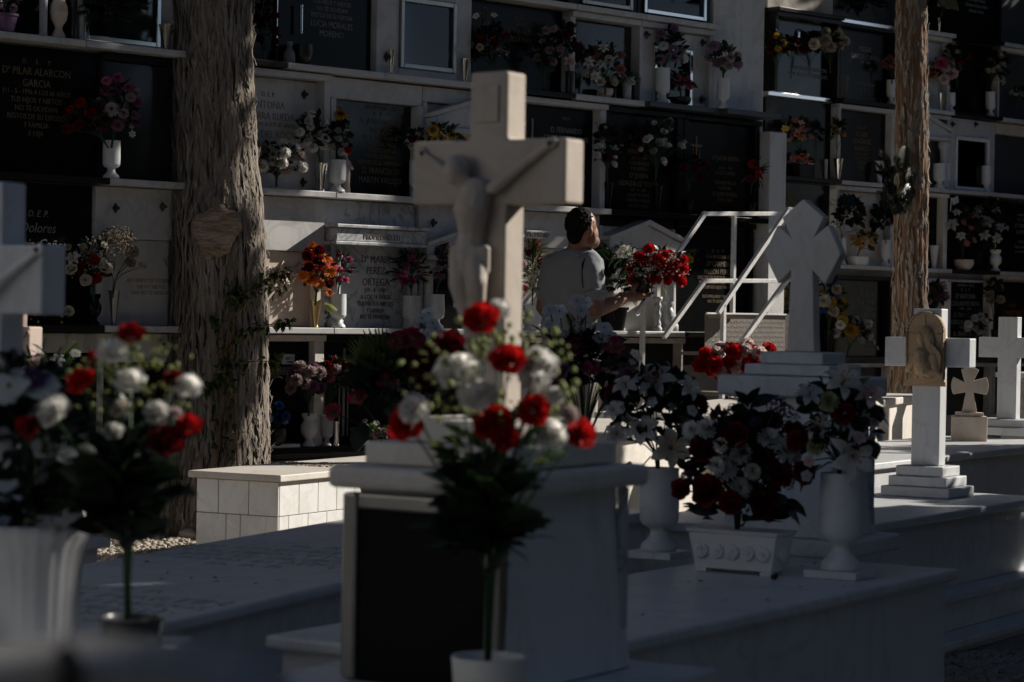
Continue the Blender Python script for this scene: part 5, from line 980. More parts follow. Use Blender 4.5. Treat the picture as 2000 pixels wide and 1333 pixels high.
X('white daisies and a golden carnation trailing to the right', 1664, 645, 36, 22, (1655, 690), [('mum', 'white', 3, 10)], [('carnation', 'gold', 1662, 646, 14), ('mum', 'white', 1684, 652, 11), ('mum', 'white', 1640, 636, 11), ('carnation', 'cream', 1694, 656, 9), ('mum', 'bluewhite', 1678, 662, 11), ('carnation', 'yellow', 1644, 626, 10), ('blossom', 'white', 1706, 668, 6), ('blossom', 'white', 1712, 680, 5)], nleaf=70, leaf='leaf_dark', seed=60, P=PR(.2))
X('dim pink flowers between the slender tree and the silver-lettered niche', 1826, 578, 22, 24, (1826, 650), [('carnation', 'dusty', 4, 9), ('carnation', 'mauve', 3, 8)], nleaf=90, leaf='leaf_dark', seed=61)
X('white round blooms behind the far right cross', 1905, 632, 20, 20, (1905, 690), [('pompom', 'white', 4, 8)], [('pompom', 'white', 1902, 622, 8), ('pompom', 'white', 1890, 634, 8), ('pompom', 'white', 1910, 646, 9)], nleaf=40, leaf='leaf_dark', seed=62)
X('faded beige hydrangea at the right edge, lower row', 1940, 575, 18, 28, (1940, 640), [('carnation', 'beige', 5, 9)], nleaf=40, leaf='leaf_dark', seed=63)
_b = ra(1588, 596); cd = thing('picture_tile', 'pale blue glazed picture tile on the dark niche right of the flared cross', 'tile', (_b[0] + .12, _b[1] + .12, RE + .36), TW); bx('tile', cd, M['p_blue'], -.16, .16, -.01, .01, 0, .26, .003); _m = MB(); _m.ell((-.05, -.011, .15), (.08, .006, .05), 12, 6); _m.ell((.06, -.011, .09), (.06, .006, .06), 12, 6); _m.ell((.05, -.011, .2), (.05, .005, .03), 12, 6); _m.build('painted_clouds', M['p_bluewhite'], cd, True)
for px_, yb_, wd, lb in ((1528, 690, 30, 'dark vase under the dried hydrangea'), (1618, 690, 26, 'dark vase under the yellow hydrangea'), (1826, 690, 22, 'dark vase under the dim pink flowers'), (1905, 698, 20, 'dark vase under the white round blooms'), (1940, 698, 22, 'dark vase under the faded beige hydrangea')):
    xv(lb, 'flute', 'granite', px_, yb_ + 4, yb_ - 48, wd, ra, z=RE)
# ------------------------------------------------------------------ foreground bouquets and planters
GF = 'large bouquets on the near tombs'
def B(*a, **k): return bouquet(*a, group=GF, **k)
# centre cup with red and white roses
v0 = at(955, 1282, 4.0); cupr = 74 * 4 / FPX
vase('white-rimmed ceramic cup at the bottom centre holding red and white roses', 'tumbler', 'plastic', (v0[0], v0[1], .421), cupr, v0[2] - .421, GF + ' vases', 'cup', 'cup')
B('tall bouquet of red and white roses in the centre foreground', 970, 760, 190, 150, 4.0, (952, 1290), (), [('rose', 'red', 940, 622, 42), ('rose', 'red', 992, 700, 40), ('rose', 'red', 962, 822, 46), ('rose', 'red', 985, 850, 34), ('carnation', 'red', 1042, 800, 36), ('rose', 'red', 1132, 842, 38), ('rose', 'red', 795, 824, 42), ('rose', 'dkred', 880, 668, 34),
   ('rose', 'white', 893, 722, 46), ('rose', 'white', 1046, 712, 46), ('rose', 'white', 1044, 742, 34), ('rose', 'white', 934, 768, 38), ('rose', 'white', 1076, 845, 38), ('carnation', 'white', 975, 606, 24), ('carnation', 'white', 812, 798, 30), ('carnation', 'white', 1082, 772, 18), ('carnation', 'lime', 1060, 792, 20), ('carnation', 'palepink', 1112, 806, 18)],
   leaf='leaf_lime', lk='oval', nleaf=90, lsize=.9, filler='lime', nfill=150, fillsize=7, seed=70, skirt=((952, 985, 85, 95, 36, 'broad', 'leaf_dark', 90), (952, 1030, 70, 60, 14, 'point', 'leaf', 100), (975, 880, 110, 60, 26, 'oval', 'leaf', 55), (970, 850, 120, 70, 26, 'oval', 'leaf_lime', 34), (950, 1010, 110, 110, 16, 'lance', 'leaf', 100)), cam_bias=.6, stemr=.002, depth=.5,
   leaf_list=[(950, 1000, 1050, 905, 'broad', 'leaf_dark'), (940, 1010, 850, 930, 'broad', 'leaf'), (955, 1040, 1060, 985, 'broad', 'leaf_dark'), (945, 1040, 845, 1000, 'broad', 'leaf_dark'), (950, 1060, 1040, 1080, 'point', 'leaf_dark'), (945, 1080, 815, 1068, 'point', 'leaf_dark'), (955, 980, 1010, 890, 'broad', 'leaf_dark'), (945, 1000, 900, 920, 'oval', 'leaf_dark'), (950, 1050, 1010, 1000, 'broad', 'leaf'), (948, 1070, 890, 1020, 'broad', 'leaf_dark'), (952, 1000, 980, 930, 'broad', 'leaf_dark'), (948, 1180, 870, 1170, 'lance', 'leaf_dark'), (952, 1120, 1000, 1090, 'oval', 'leaf_dark'), (950, 990, 930, 900, 'broad', 'leaf'), (950, 1060, 960, 960, 'broad', 'leaf_dark'), (955, 1030, 1065, 1015, 'point', 'leaf_dark'), (948, 1030, 880, 960, 'broad', 'leaf_dark')])
# left cup
v1 = at(257, 1205, 3.85); rr_ = 66 * 3.85 / FPX
vase('dark glossy cup at the lower left holding a bouquet of white and red roses', 'cylinder', 'granite_grey', (v1[0], v1[1], .601), rr_, v1[2] - .601, GF + ' vases', 'cup', 'cup')
B('bouquet of white and red roses in the dark cup, lower left', 258, 760, 130, 120, 3.85, (250, 1200), (), [('rose', 'white', 228, 685, 36), ('rose', 'white', 260, 742, 36), ('rose', 'cream', 240, 796, 26), ('rose', 'red', 262, 650, 28), ('rose', 'red', 374, 828, 30), ('rose', 'dkred', 332, 858, 36), ('rose', 'white', 312, 804, 30), ('rose', 'palepink', 350, 804, 16), ('rose', 'white', 370, 752, 34), ('rose', 'red', 166, 742, 32), ('rose', 'red', 190, 698, 16), ('rose', 'dkred', 345, 738, 24), ('rose', 'white', 108, 806, 38), ('rose', 'white', 226, 840, 24), ('rose', 'dkred', 70, 832, 28)],
   leaf='leaf_lime', lk='oval', nleaf=90, lsize=.9, filler='lime', nfill=70, fillsize=6, seed=71, skirt=((245, 960, 95, 100, 60, 'broad', 'leaf_dark', 80), (250, 860, 110, 70, 24, 'oval', 'leaf_dark', 60)), stemr=.002, depth=.5,
   leaf_list=[(245, 1040, 330, 960, 'broad', 'leaf_dark'), (240, 1040, 150, 960, 'broad', 'leaf_dark'), (250, 1060, 340, 1000, 'broad', 'leaf_dark'), (245, 1060, 190, 1010, 'broad', 'leaf_dark'), (250, 1000, 300, 900, 'broad', 'leaf_dark'), (245, 1000, 200, 880, 'broad', 'leaf_dark'), (250, 980, 250, 870, 'broad', 'leaf_dark'), (250, 1060, 290, 1000, 'point', 'leaf_dark'), (245, 1080, 230, 1000, 'broad', 'leaf_dark'), (250, 950, 330, 900, 'broad', 'leaf_dark'), (245, 960, 130, 900, 'broad', 'leaf_dark'), (248, 1000, 160, 920, 'broad', 'leaf_dark'), (250, 1020, 320, 930, 'broad', 'leaf_dark'), (248, 940, 280, 860, 'broad', 'leaf'), (246, 980, 170, 860, 'broad', 'leaf_dark')], single_leaves=16)
# big white pot far left
p0 = at(60, 1255, 3.95); k0 = 3.95 / FPX
pot = thing('flower_pot', 'big white fluted flower pot at the left edge', 'flower pot', (p0[0], p0[1], .601), 0)
hp = at(60, 1020, 3.95)[2] - .601
_m = MB(); _m.lathe([(r * k0, z * hp) for r, z in [(82, 0), (84, .02), (88, .1), (96, .62), (104, .8), (118, .9), (127, .96), (127, 1), (116, 1), (104, .9), (90, .7), (60, .6)]], 96, flute=24, fl_amp=.012); _m.build('pot', M['shaded_plastic'], pot, True)
_m = MB(); _m.lathe([(112 * k0, .93 * hp), (40 * k0, .95 * hp)], 24); _m.build('soil', M['ground'], pot)
B('white and violet flowers with dark leaves in the big fluted pot', 50, 820, 120, 130, 3.95, (60, 1010), [('peony', 'dkred', 2, 26)], [('orchid', 'bluewhite', 30, 752, 42), ('orchid', 'bluewhite', 86, 752, 40), ('orchid', 'purple', 78, 738, 26), ('peony', 'bluewhite', 12, 856, 26), ('rose', 'white', 120, 790, 30), ('blossom', 'bluewhite', 92, 870, 26), ('blossom', 'bluewhite', 138, 884, 24), ('blossom', 'bluewhite', 8, 900, 26), ('rose', 'red', 66, 828, 22), ('blossom', 'bluewhite', 4, 930, 24)],
  leaf='leaf_dark', lk='broad', nleaf=60, lsize=2.2, filler='lime', nfill=24, fillsize=4, seed=72, skirt=((60, 900, 110, 120, 50, 'broad', 'leaf_dark', 70), (60, 990, 90, 40, 16, 'broad', 'leaf_dark', 60)), single_leaves=50, stemr=.003, lspread=1.15)
# pale lily behind them
B('pale lily with grey-green leaves and a twig behind the left bouquets', 92, 722, 56, 50, 7.3, (92, 790), (), [('lily', 'palepink', 76, 716, 34), ('starlily', 'bluewhite', 118, 704, 16), ('blossom', 'white', 152, 690, 12)], leaf='leaf', lk='lance', nleaf=24, lsize=1.7, seed=73, single_leaves=14,
  leaf_list=[(90, 740, 140, 700, 'broad', 'leaf'), (90, 740, 60, 690, 'lance', 'leaf_mid'), (95, 740, 150, 740, 'broad', 'leaf'), (100, 730, 118, 672, 'lance', 'leaf_mid'), (95, 730, 92, 672, 'lance', 'leaf_mid'), (100, 735, 150, 668, 'fern', 'leaf_mid'), (95, 740, 50, 740, 'oval', 'leaf_lime')])
vb = at(92, 792, 7.3); vase('grey pot under the pale lily, hidden behind the left bouquets', 'pot', 'granite_grey', (vb[0], vb[1], .421), .07, vb[2] - .418, GF + ' vases', 'flower_pot', 'flower pot')
# rose wreaths behind the big pedestal
def rosebq(label, cx, cy, rx, ry, pts, seed, ll=(), **k):
    return B(label, cx, cy, rx, ry, 8.05, (cx, 940), (), pts, leaf='leaf_dark', lk='broad', nleaf=260, lsize=1.6, seed=seed, single_leaves=40, leaf_list=ll, **k)
rosebq('large arrangement of cream and pink roses with palm fans left of the big crucifix', 765, 745, 90, 90, [('rose', 'pinkcream', 785, 664, 25), ('rose', 'pinkcream', 808, 660, 25), ('rose', 'pinkcream', 757, 738, 23), ('rose', 'pinkcream', 700, 774, 22), ('bud', 'pinkcream', 654, 802, 20), ('rose', 'dkred', 832, 705, 42), ('rose', 'dkred', 830, 735, 30), ('orchid', 'bluewhite', 838, 612, 14), ('orchid', 'bluewhite', 826, 622, 13), ('orchid', 'bluewhite', 846, 632, 14), ('orchid', 'bluewhite', 852, 642, 13), ('orchid', 'bluewhite', 838, 652, 12), ('blossom', 'bluewhite', 804, 770, 16), ('blossom', 'bluewhite', 820, 778, 14)], 80,
   [(742, 735, 685, 665, 'fan', 'leaf_mid'), (748, 730, 716, 645, 'fan', 'leaf_mid'), (742, 740, 668, 700, 'fan', 'leaf_mid'), (735, 745, 668, 730, 'fan', 'leaf'), (750, 730, 740, 640, 'fan', 'leaf'), (870, 720, 890, 636, 'broad', 'leaf'), (862, 720, 868, 660, 'oval', 'leaf'), (720, 830, 690, 880, 'broad', 'leaf_dark'), (760, 740, 762, 650, 'fan', 'leaf')], filler='lime', nfill=26, fillsize=4)
rosebq('large arrangement of white orchids and pink-edged roses in front of the man', 1140, 715, 88, 80, [('orchid', 'bluewhite', 1072, 606, 17), ('orchid', 'bluewhite', 1092, 608, 18), ('orchid', 'bluewhite', 1078, 628, 15), ('orchid', 'bluewhite', 1068, 634, 13), ('orchid', 'bluewhite', 1126, 588, 17), ('orchid', 'bluewhite', 1144, 592, 15), ('orchid', 'bluewhite', 1134, 608, 15), ('orchid', 'bluewhite', 1178, 640, 18), ('orchid', 'bluewhite', 1188, 656, 18), ('orchid', 'bluewhite', 1170, 660, 16), ('orchid', 'bluewhite', 1202, 668, 14),
   ('rose', 'pinkcream', 1124, 676, 25), ('rose', 'pinkcream', 1196, 674, 25), ('rose', 'pink', 1154, 717, 23), ('rose', 'mauve', 1086, 724, 26), ('rose', 'mauve', 1228, 736, 24), ('bud', 'dkred', 1100, 700, 14), ('cluster', 'white', 1126, 640, 14), ('cluster', 'white', 1100, 650, 12), ('alstro', 'palepink', 1186, 726, 8), ('alstro', 'white', 1178, 716, 8), ('alstro', 'palepink', 1232, 706, 9), ('blossom', 'white', 1238, 690, 10), ('blossom', 'white', 1245, 698, 9)], 81,
   [(1150, 750, 1235, 740, 'broad', 'leaf_dark'), (1130, 740, 1066, 760, 'broad', 'leaf_dark'), (1170, 760, 1230, 800, 'broad', 'leaf_dark'), (1130, 680, 1108, 610, 'fern', 'leaf_mid'), (1125, 690, 1140, 620, 'fern', 'leaf_mid'), (1100, 700, 1048, 622, 'lance', 'leaf')], filler='lime', nfill=40, fillsize=3)
for px_, lb in ((765, 'green block vase under the arrangement left of the big crucifix'), (1140, 'green block vase under the arrangement in front of the man')):
    q = at(px_, 940, 8.05); vase(lb, 'pot', 'granite_mat', (q[0], q[1], .471), .12, q[2] - .466, GF + ' vases')
# on the celtic tomb
def onz(x, y, z): return atz(x, y, z)
def goblet(label, px, yb, yt, w, ang, z, plw):
    b = onz(px, yb, z); k = b[1] / FPX; t = thing('urn', label, 'urn', (b[0], b[1], z + .001), -math.radians(ang), GF + ' vases'); r = w / 2 * k; ph = .022
    bx('plinth', t, M['marble'], -plw, plw, -plw * .9, plw * .9, 0, ph, .002); h = (yb - yt) * k
    _m = MB(); _m.lathe([(rr * r, ph + .001 + zz * (h - ph)) for rr, zz in VP['goblet']], 40); o = _m.build('bowl', M['marble'], t, True); e = o.modifiers.new('edges', 'EDGE_SPLIT'); e.split_angle = math.radians(50)
    return t
U1 = goblet('left white marble urn on a square plinth, dripping lilies', 1286, 1090, 915, 80, 32, .40, .078)
U2 = goblet('right white marble urn on a square plinth at the slab edge', 1641, 1128, 925, 88, 32, .40, .083)
def lilies(label, cx, cy, rx, ry, Y, mouth, pts, seed, **k):
    return B(label, cx, cy, rx, ry, Y, mouth, [('carnation', 'dkred', 5, 22), ('blossom', 'bluewhite', 3, 11)], pts, leaf='leaf_dark', lk='broad', nleaf=240, lsize=1.6, seed=seed, single_leaves=60, **k)
Y1 = U1.location[1]; Y2 = U2.location[1]
lilies('bouquet of white lilies with dark red carnations in the left marble urn', 1278, 810, 88, 95, Y1 - .02, (1286, 925), [('starlily', 'white', 1278, 742, 42), ('lily', 'white', 1220, 752, 28), ('lily', 'white', 1344, 756, 28), ('lily', 'white', 1253, 836, 34), ('lily', 'cream', 1308, 872, 44), ('lily', 'white', 1196, 800, 24), ('orchid', 'white', 1338, 826, 20), ('lily', 'white', 1204, 846, 26), ('orchid', 'palepink', 1202, 796, 18), ('orchid', 'bluewhite', 1240, 922, 16), ('orchid', 'white', 1348, 800, 14)], 90, lspread=1.1, leaf_list=[(1230, 900, 1216, 950, 'point', 'leaf_mid'), (1230, 790, 1176, 780, 'fern', 'leaf'), (1300, 780, 1378, 775, 'fern', 'leaf'), (1300, 810, 1375, 832, 'broad', 'leaf_dark'), (1280, 880, 1340, 900, 'broad', 'leaf_dark')])
lilies('bouquet of white lilies with dark red carnations in the right marble urn', 1630, 830, 88, 100, Y2 - .02, (1641, 935), [('starlily', 'white', 1641, 745, 44), ('lily', 'bluewhite', 1576, 768, 30), ('lily', 'palepink', 1697, 772, 32), ('lily', 'white', 1594, 832, 28), ('starlily', 'white', 1656, 888, 52), ('blossom', 'palepink', 1701, 824, 15), ('blossom', 'palepink', 1672, 852, 14), ('blossom', 'palepink', 1575, 898, 14), ('mum', 'lime', 1612, 784, 25), ('mum', 'lime', 1590, 872, 22), ('blossom', 'bluewhite', 1568, 926, 12)], 91, leaf_list=[(1690, 800, 1735, 826, 'broad', 'leaf_dark'), (1700, 830, 1722, 800, 'lance', 'leaf_dark'), (1650, 930, 1668, 962, 'point', 'leaf_dark'), (1700, 860, 1706, 895, 'broad', 'leaf_dark'), (1660, 770, 1690, 735, 'oval', 'leaf_mid')])
# planter box
b1 = atz(1510, 1128, .40); pb = b1 - N32 * .13 + T32 * .05
pl = thing('planter', 'white plastic planter box with moulded daisies between the two urns', 'planter', (pb[0], pb[1], .401), -A32)
_m = MB(); _m.frustum((-.125, .125, -.05, .05), (-.143, .143, -.062, .062), .012, .115); _m.build('box', M['plastic'], pl, bevel=.003)
_m = MB(); _m.frustum((-.146, .146, -.065, .065), (-.152, .152, -.07, .07), .1155, .128); _m.build('rim', M['plastic'], pl, bevel=.003)
for sx_ in (-1, 1):
    for sy_ in (-1, 1): bx('foot', pl, M['plastic'], sx_ * .105 - .018, sx_ * .105 + .018, sy_ * .04 - .012, sy_ * .04 + .012, 0, .0115, .002)
def mould(x, side=False):
    d = MB()
    for ring, n, r in ((0, 12, .026), (1, 8, .016)):
        for k in range(n):
            a = 6.283 * k / n; d.ell((r * .62 * math.cos(a), -.002 - ring * .003, r * .62 * math.sin(a)), (r * .34, .008, r * .34), 6, 4)
    d.ell((0, -.009, 0), (.007, .006, .007), 8, 5); return d
dm = mould(0).mesh('moulded_daisy', M['plastic'], True); tl = math.atan(.012 / .103)
for k in range(5): inst('moulded_daisy', dm, pl, (-.1 + .05 * k, -.0565, .064), (-tl, 0, 0))
inst('moulded_daisy', dm, pl, (.1345, .0, .064), (-tl, 0, math.pi / 2))
B('dark planter flowers with white chrysanthemums, crimson roses and violet statice', 1440, 900, 118, 110, pb[1] - .01, (1440, 1040), [('rose', 'dkred', 6, 26), ('cluster', 'purple', 10, 16), ('mum', 'white', 2, 20)], [('mum', 'white', 1412, 910, 30), ('mum', 'white', 1440, 882, 26), ('mum', 'white', 1442, 950, 24), ('mum', 'white', 1394, 906, 20), ('mum', 'white', 1495, 854, 24), ('mum', 'white', 1530, 876, 30), ('mum', 'white', 1376, 838, 22), ('mum', 'white', 1404, 868, 18), ('mum', 'cream', 1462, 916, 18), ('rose', 'dkred', 1371, 874, 32), ('rose', 'dkred', 1480, 888, 34), ('rose', 'dkred', 1428, 848, 30), ('rose', 'dkred', 1376, 954, 34), ('rose', 'dkred', 1324, 950, 24), ('rose', 'dkred', 1488, 980, 36), ('rose', 'dkred', 1547, 838, 26), ('cluster', 'purple', 1510, 790, 22), ('cluster', 'purple', 1528, 800, 18), ('cluster', 'purple', 1440, 985, 20), ('cluster', 'purple', 1340, 930, 18), ('carnation', 'dkred', 1560, 920, 24), ('carnation', 'dkred', 1420, 975, 22)],
  leaf='leaf_dark', lk='oval', nleaf=700, lsize=1.5, seed=92, single_leaves=50, skirt=((1445, 990, 105, 40, 40, 'oval', 'leaf_dark', 40),), stemr=.0028, leaf_list=[(1455, 830, 1412, 812, 'broad', 'leaf_dark'), (1458, 795, 1430, 758, 'oval', 'leaf_dark'), (1460, 790, 1478, 752, 'oval', 'leaf_dark'), (1455, 790, 1408, 775, 'oval', 'leaf_dark'), (1462, 795, 1515, 770, 'oval', 'leaf_dark'), (1460, 800, 1418, 798, 'oval', 'leaf_dark'), (1420, 860, 1392, 818, 'broad', 'leaf_dark'), (1470, 960, 1560, 1010, 'broad', 'leaf_dark'), (1560, 960, 1590, 900, 'broad', 'leaf_dark'), (1520, 980, 1570, 1000, 'broad', 'leaf_dark'), (1400, 1000, 1340, 990, 'broad', 'leaf_dark')])
bd = atz(1512, 1133, .40); _m = MB(); _m.ell((0, 0, .008), (.011, .009, .008), 8, 6); _m.ell((.006, -.004, .014), (.006, .006, .006), 7, 5)
tag(_m.build('fallen_bud', M['eye_dark'], None, True, loc=tuple(bd)), 'dark dry flower head fallen on the slab by the planter foot', 'dried flower')
# red and pink bouquet on the sunlit tomb
rb_ = atz(1452, 772, .72)
B('bright red roses and pink carnations lying on the sunlit tomb', 1438, 708, 72, 36, rb_[1], (1445, 770), [('rose', 'red', 9, 17), ('carnation', 'rosewhite', 5, 15)], [('rose', 'red', 1428, 684, 19), ('rose', 'red', 1374, 690, 16), ('rose', 'red', 1500, 682, 18), ('rose', 'red', 1472, 702, 19), ('rose', 'red', 1440, 692, 15), ('rose', 'red', 1366, 712, 18), ('rose', 'red', 1408, 728, 18), ('rose', 'red', 1436, 738, 16), ('rose', 'red', 1534, 692, 10), ('carnation', 'rosewhite', 1452, 684, 15), ('carnation', 'rosewhite', 1433, 716, 17), ('carnation', 'rosewhite', 1396, 692, 15), ('carnation', 'rosewhite', 1462, 732, 17), ('carnation', 'rosewhite', 1402, 724, 14), ('rose', 'red', 1392, 712, 18), ('rose', 'red', 1420, 706, 17), ('rose', 'red', 1456, 716, 17), ('rose', 'red', 1484, 716, 17), ('carnation', 'rosewhite', 1416, 744, 15), ('rose', 'red', 1450, 748, 15), ('carnation', 'rosewhite', 1478, 690, 14)],
  leaf='leaf', lk='oval', nleaf=70, lsize=1.1, filler='lime', nfill=40, fillsize=3, seed=93)
q = rb_; vase('low green foam bowl under the red and pink bouquet', 'bowl', 'dark_plastic', (q[0], q[1], .721), .07, .04, GF + ' vases', 'bowl', 'bowl')
q = atz(1318, 840, .40)
# ------------------------------------------------------------------ the man
def J(px, py, Y): return at(px, py, Y)
man = thing('person', 'man in a grey polo shirt holding a pot of red flowers', 'person', (at(1112, 700, 13.9)[0], 13.9, GZ), 0)
O = np.array(man.location[:]); Q = lambda px, py, Y: J(px, py, Y) - O
bd = MB()
hc = Q(1138, 447, 13.86)
nk = Q(1126, 494, 13.92); fd = np.array([.80, .60, 0]); sd_ = np.array([.60, -.80, 0])    # facing and the man's right
bd.ell(hc + fd * -.012 + (0, 0, .022), (.088, .088, .098), 16, 12)
bd.ell(hc + fd * .03 + (0, 0, -.035), (.07, .066, .085), 14, 10)
bd.ell(hc + fd * .062 + (0, 0, -.085), (.034, .034, .032)); bd.ell(hc + fd * .092 + (0, 0, -.028), (.02, .014, .022)); bd.ell(hc + fd * .076 + (0, 0, -.002), (.016, .013, .026)); bd.ell(hc + fd * .08 + (0, 0, .02), (.02, .034, .012))
bd.ell(hc + fd * .082 + (0, 0, -.058), (.014, .02, .009))
er = hc + sd_ * .082 + fd * -.008 + (0, 0, -.018)
bd.ell(er, (.016, .012, .033), 10, 8); bd.ell(hc - sd_ * .082 + fd * -.008 + (0, 0, -.018), (.016, .012, .033), 10, 8)
bd.caps([hc + fd * -.025 + (0, 0, -.05), nk + (0, 0, -.02)], [.056, .062], 14)
shR, elR, wrR = Q(1152, 520, 13.80), Q(1166, 606, 13.74), Q(1222, 582, 13.92)
shL, elL, wrL = Q(1082, 522, 14.04), Q(1061, 600, 14.06), Q(1082, 628, 14.28)
ch, wa, pv = Q(1116, 530, 13.95), Q(1116, 600, 13.95), Q(1116, 648, 13.95)
bd.caps([ch + (0, 0, .04), ch, wa, pv], [.08, .115, .115, .12], 16)
for s, e, w_ in ((shR, elR, wrR), (shL, elL, wrL)): bd.caps([s, s * .5 + e * .5, e, e * .45 + w_ * .55, w_], [.058, .052, .044, .042, .029], 14)
hip = sd_ * .09
for s in (1, -1):
    h = pv + hip * s + (0, 0, -.05); kn = np.array([h[0] + .02, h[1] + .03, .50]); an = np.array([h[0], h[1] + .0, .09])
    bd.caps([h, h * .5 + kn * .5, kn, kn * .6 + an * .4, an], [.095, .082, .058, .06, .042], 14); bd.caps([an + (0, 0, -.04), an + fd * .12 + (0, 0, -.05)], [.042, .036])
# right hand: palm with fingers spread under the pot, thumb up in front
pm = Q(1240, 578, 13.97); hd = (pm - wrR) / np.linalg.norm(pm - wrR); ax = np.array([1, .25, .05]); ax /= np.linalg.norm(ax); upv = np.array([0, -.2, 1.]); bk = np.cross(ax, upv); bk /= np.linalg.norm(bk)
bd.caps([wrR, pm + ax * -.01, pm + ax * .03], [.028, .033, .03])
for k, (off, L1) in enumerate(((.03, .042), (.011, .048), (-.009, .045), (-.028, .036))):
    a0 = pm + ax * .035 - bk * off * 1.1 + (0, 0, .004); a1 = a0 + ax * L1 - np.array([0, 0, .004]) ; a2 = a1 + ax * L1 * .7 + np.array([0, 0, .012]); bd.caps([pm + ax * .01 - bk * off * .6, a0, a1, a2], [.011, .0105, .0095, .008], 8)
tb = pm + ax * -.015 + np.array([0, -.026, .012]); bd.caps([pm - ax * .02, tb, tb + ax * .012 + np.array([0, -.006, .034]), tb + ax * .03 + np.array([0, 0, .058])], [.016, .013, .0115, .009], 8)
pmL = Q(1090, 632, 14.34)
bd.caps([wrL, pmL], [.028, .032])
for k in range(4): bd.caps([pmL, pmL + fd * .05 + (0, 0, -.01 - .0 * k) + sd_ * (k - 1.5) * .02, pmL + fd * .085 + (0, 0, -.02) + sd_ * (k - 1.5) * .02], [.012, .01, .008], 8)
bd.caps([pmL, pmL + sd_ * .04 + (0, 0, .02), pmL + sd_ * .05 + fd * .03 + (0, 0, .035)], [.014, .012, .009], 8)
body = bd.build('body', M['skin'], man, True); remesh(body, .007, 5)
hr = MB(); hr.ell(hc + fd * -.020 + (0, 0, .026), (.088, .087, .097), 18, 14)
hr.ell(hc + fd * -.052 + (0, 0, -.035), (.052, .066, .06), 14, 10)
for _k in range(260):
    d_ = unit(rnd)
    if d_[2] > -.3 and d_ @ fd < .55: hr.ell(hc + fd * -.020 + (0, 0, .026) + d_ * (.088, .088, .097), .0055, 6, 4)
hair = hr.build('hair', M['hair'], man, True); remesh(hair, .0045, 2)
sb = MB(); sb.ell(hc + fd * .05 + sd_ * .03 + (0, 0, -.072), (.043, .04, .042), 12, 8); sb.ell(hc + fd * .022 + sd_ * .056 + (0, 0, -.05), (.03, .02, .05), 12, 8); remesh(sb.build('beard', M['stubble'], man, True), .006, 3)
# polo shirt
sm_ = MB()
def ring(cx, hw, hd_, rot): return [(cx[0] + hw * math.cos(a) * math.cos(rot) - hd_ * math.sin(a) * math.sin(rot), cx[1] + hw * math.cos(a) * math.sin(rot) + hd_ * math.sin(a) * math.cos(rot), cx[2]) for a in np.linspace(0, 6.283, 29)[:-1]]
rot = math.radians(-32)
zs = [(.50 - .02, .195, .135, 0), (.58, .195, .135, 0), (.0, 0, 0, 0)]
cxs = [(Q(1116, 664, 13.94), .185, .135), (Q(1115, 640, 13.94), .188, .138), (Q(1115, 610, 13.94), .178, .13), (Q(1115, 580, 13.94), .184, .13), (Q(1116, 550, 13.94), .2, .132), (Q(1118, 524, 13.93), .208, .125), (Q(1120, 508, 13.93), .195, .115), (Q(1123, 497, 13.92), .15, .10), (Q(1125, 488, 13.92), .10, .09)]
V = []; F = []
for c, hw, h2 in cxs: V += ring(c, hw, h2, rot)
n = 28
for i in range(len(cxs) - 1):
    for k in range(n): F.append((i * n + k, i * n + (k + 1) % n, (i + 1) * n + (k + 1) % n, (i + 1) * n + k))
F.append(tuple(range(n - 1, -1, -1))); F.append(tuple(range((len(cxs) - 1) * n, len(cxs) * n)))
sm_.add(V, F)
for s, e in ((shR, elR), (shL, elL)):
    d = e - s; sm_.caps([s + d * -.05 , s + d * .25, s + d * .62], [.072, .073, .071], 16)
shirt = sm_.build('polo_shirt', M['shirt'], man, True); remesh(shirt, .008, 6)
tx = bpy.data.textures.new('cloth_folds', 'CLOUDS'); tx.noise_scale = .09; dm_ = shirt.modifiers.new('folds', 'DISPLACE'); dm_.texture = tx; dm_.strength = .02; dm_.mid_level = .5
for s, e, nm in ((shR, elR, 1), (shL, elL, 2)):
    d = e - s; u = d / np.linalg.norm(d); c = s + d * .64; _m = MB(); _m.tube([c - u * .012, c + u * .012], [.076, .077], 20); _m.build('sleeve_cuff', M['shirt'], man, True)
cl = MB()
cc = nk + (0, 0, .004); cl.lathe([(.088, -.03), (.083, .0), (.076, .03), (.072, .034), (.076, .03), (.098, -.004), (.112, -.03)], 24, M=np.array(Matrix.Translation(Vector(cc)) @ Matrix.Rotation(.2, 4, Vector((sd_[0], sd_[1], 0))))); cl.build('collar', M['collar'], man, True)
pp = MB(); pp.tube([Q(x, y, 13.72) for x, y in ((1134, 498), (1131, 512), (1130, 530), (1131, 548), (1133, 562))], .006, 6); pp = pp.build('seam_piping', M['hair'], man, True); sw = pp.modifiers.new('on_shirt', 'SHRINKWRAP'); sw.target = shirt; sw.offset = .003
tr_ = MB()
for s in (1, -1):
    h = pv + hip * s + (0, 0, -.05); kn = np.array([h[0] + .02, h[1] + .03, .50]); an = np.array([h[0], h[1], .12])
    tr_.caps([h, h * .5 + kn * .5, kn, an], [.115, .1, .078, .068], 14)
tr_.caps([pv + (0, 0, .02), pv + (0, 0, -.06)], [.15, .155], 16); remesh(tr_.build('trousers', M['trousers'], man, True), .011, 5)
sh_ = MB()
for s in (1, -1):
    h = pv + hip * s; sh_.caps([np.array([h[0] - .03, h[1] - .02, .045]), np.array([h[0], h[1], .045]) + fd * .15], [.045, .042], 12)
remesh(sh_.build('shoes', M['hair'], man, True), .009)
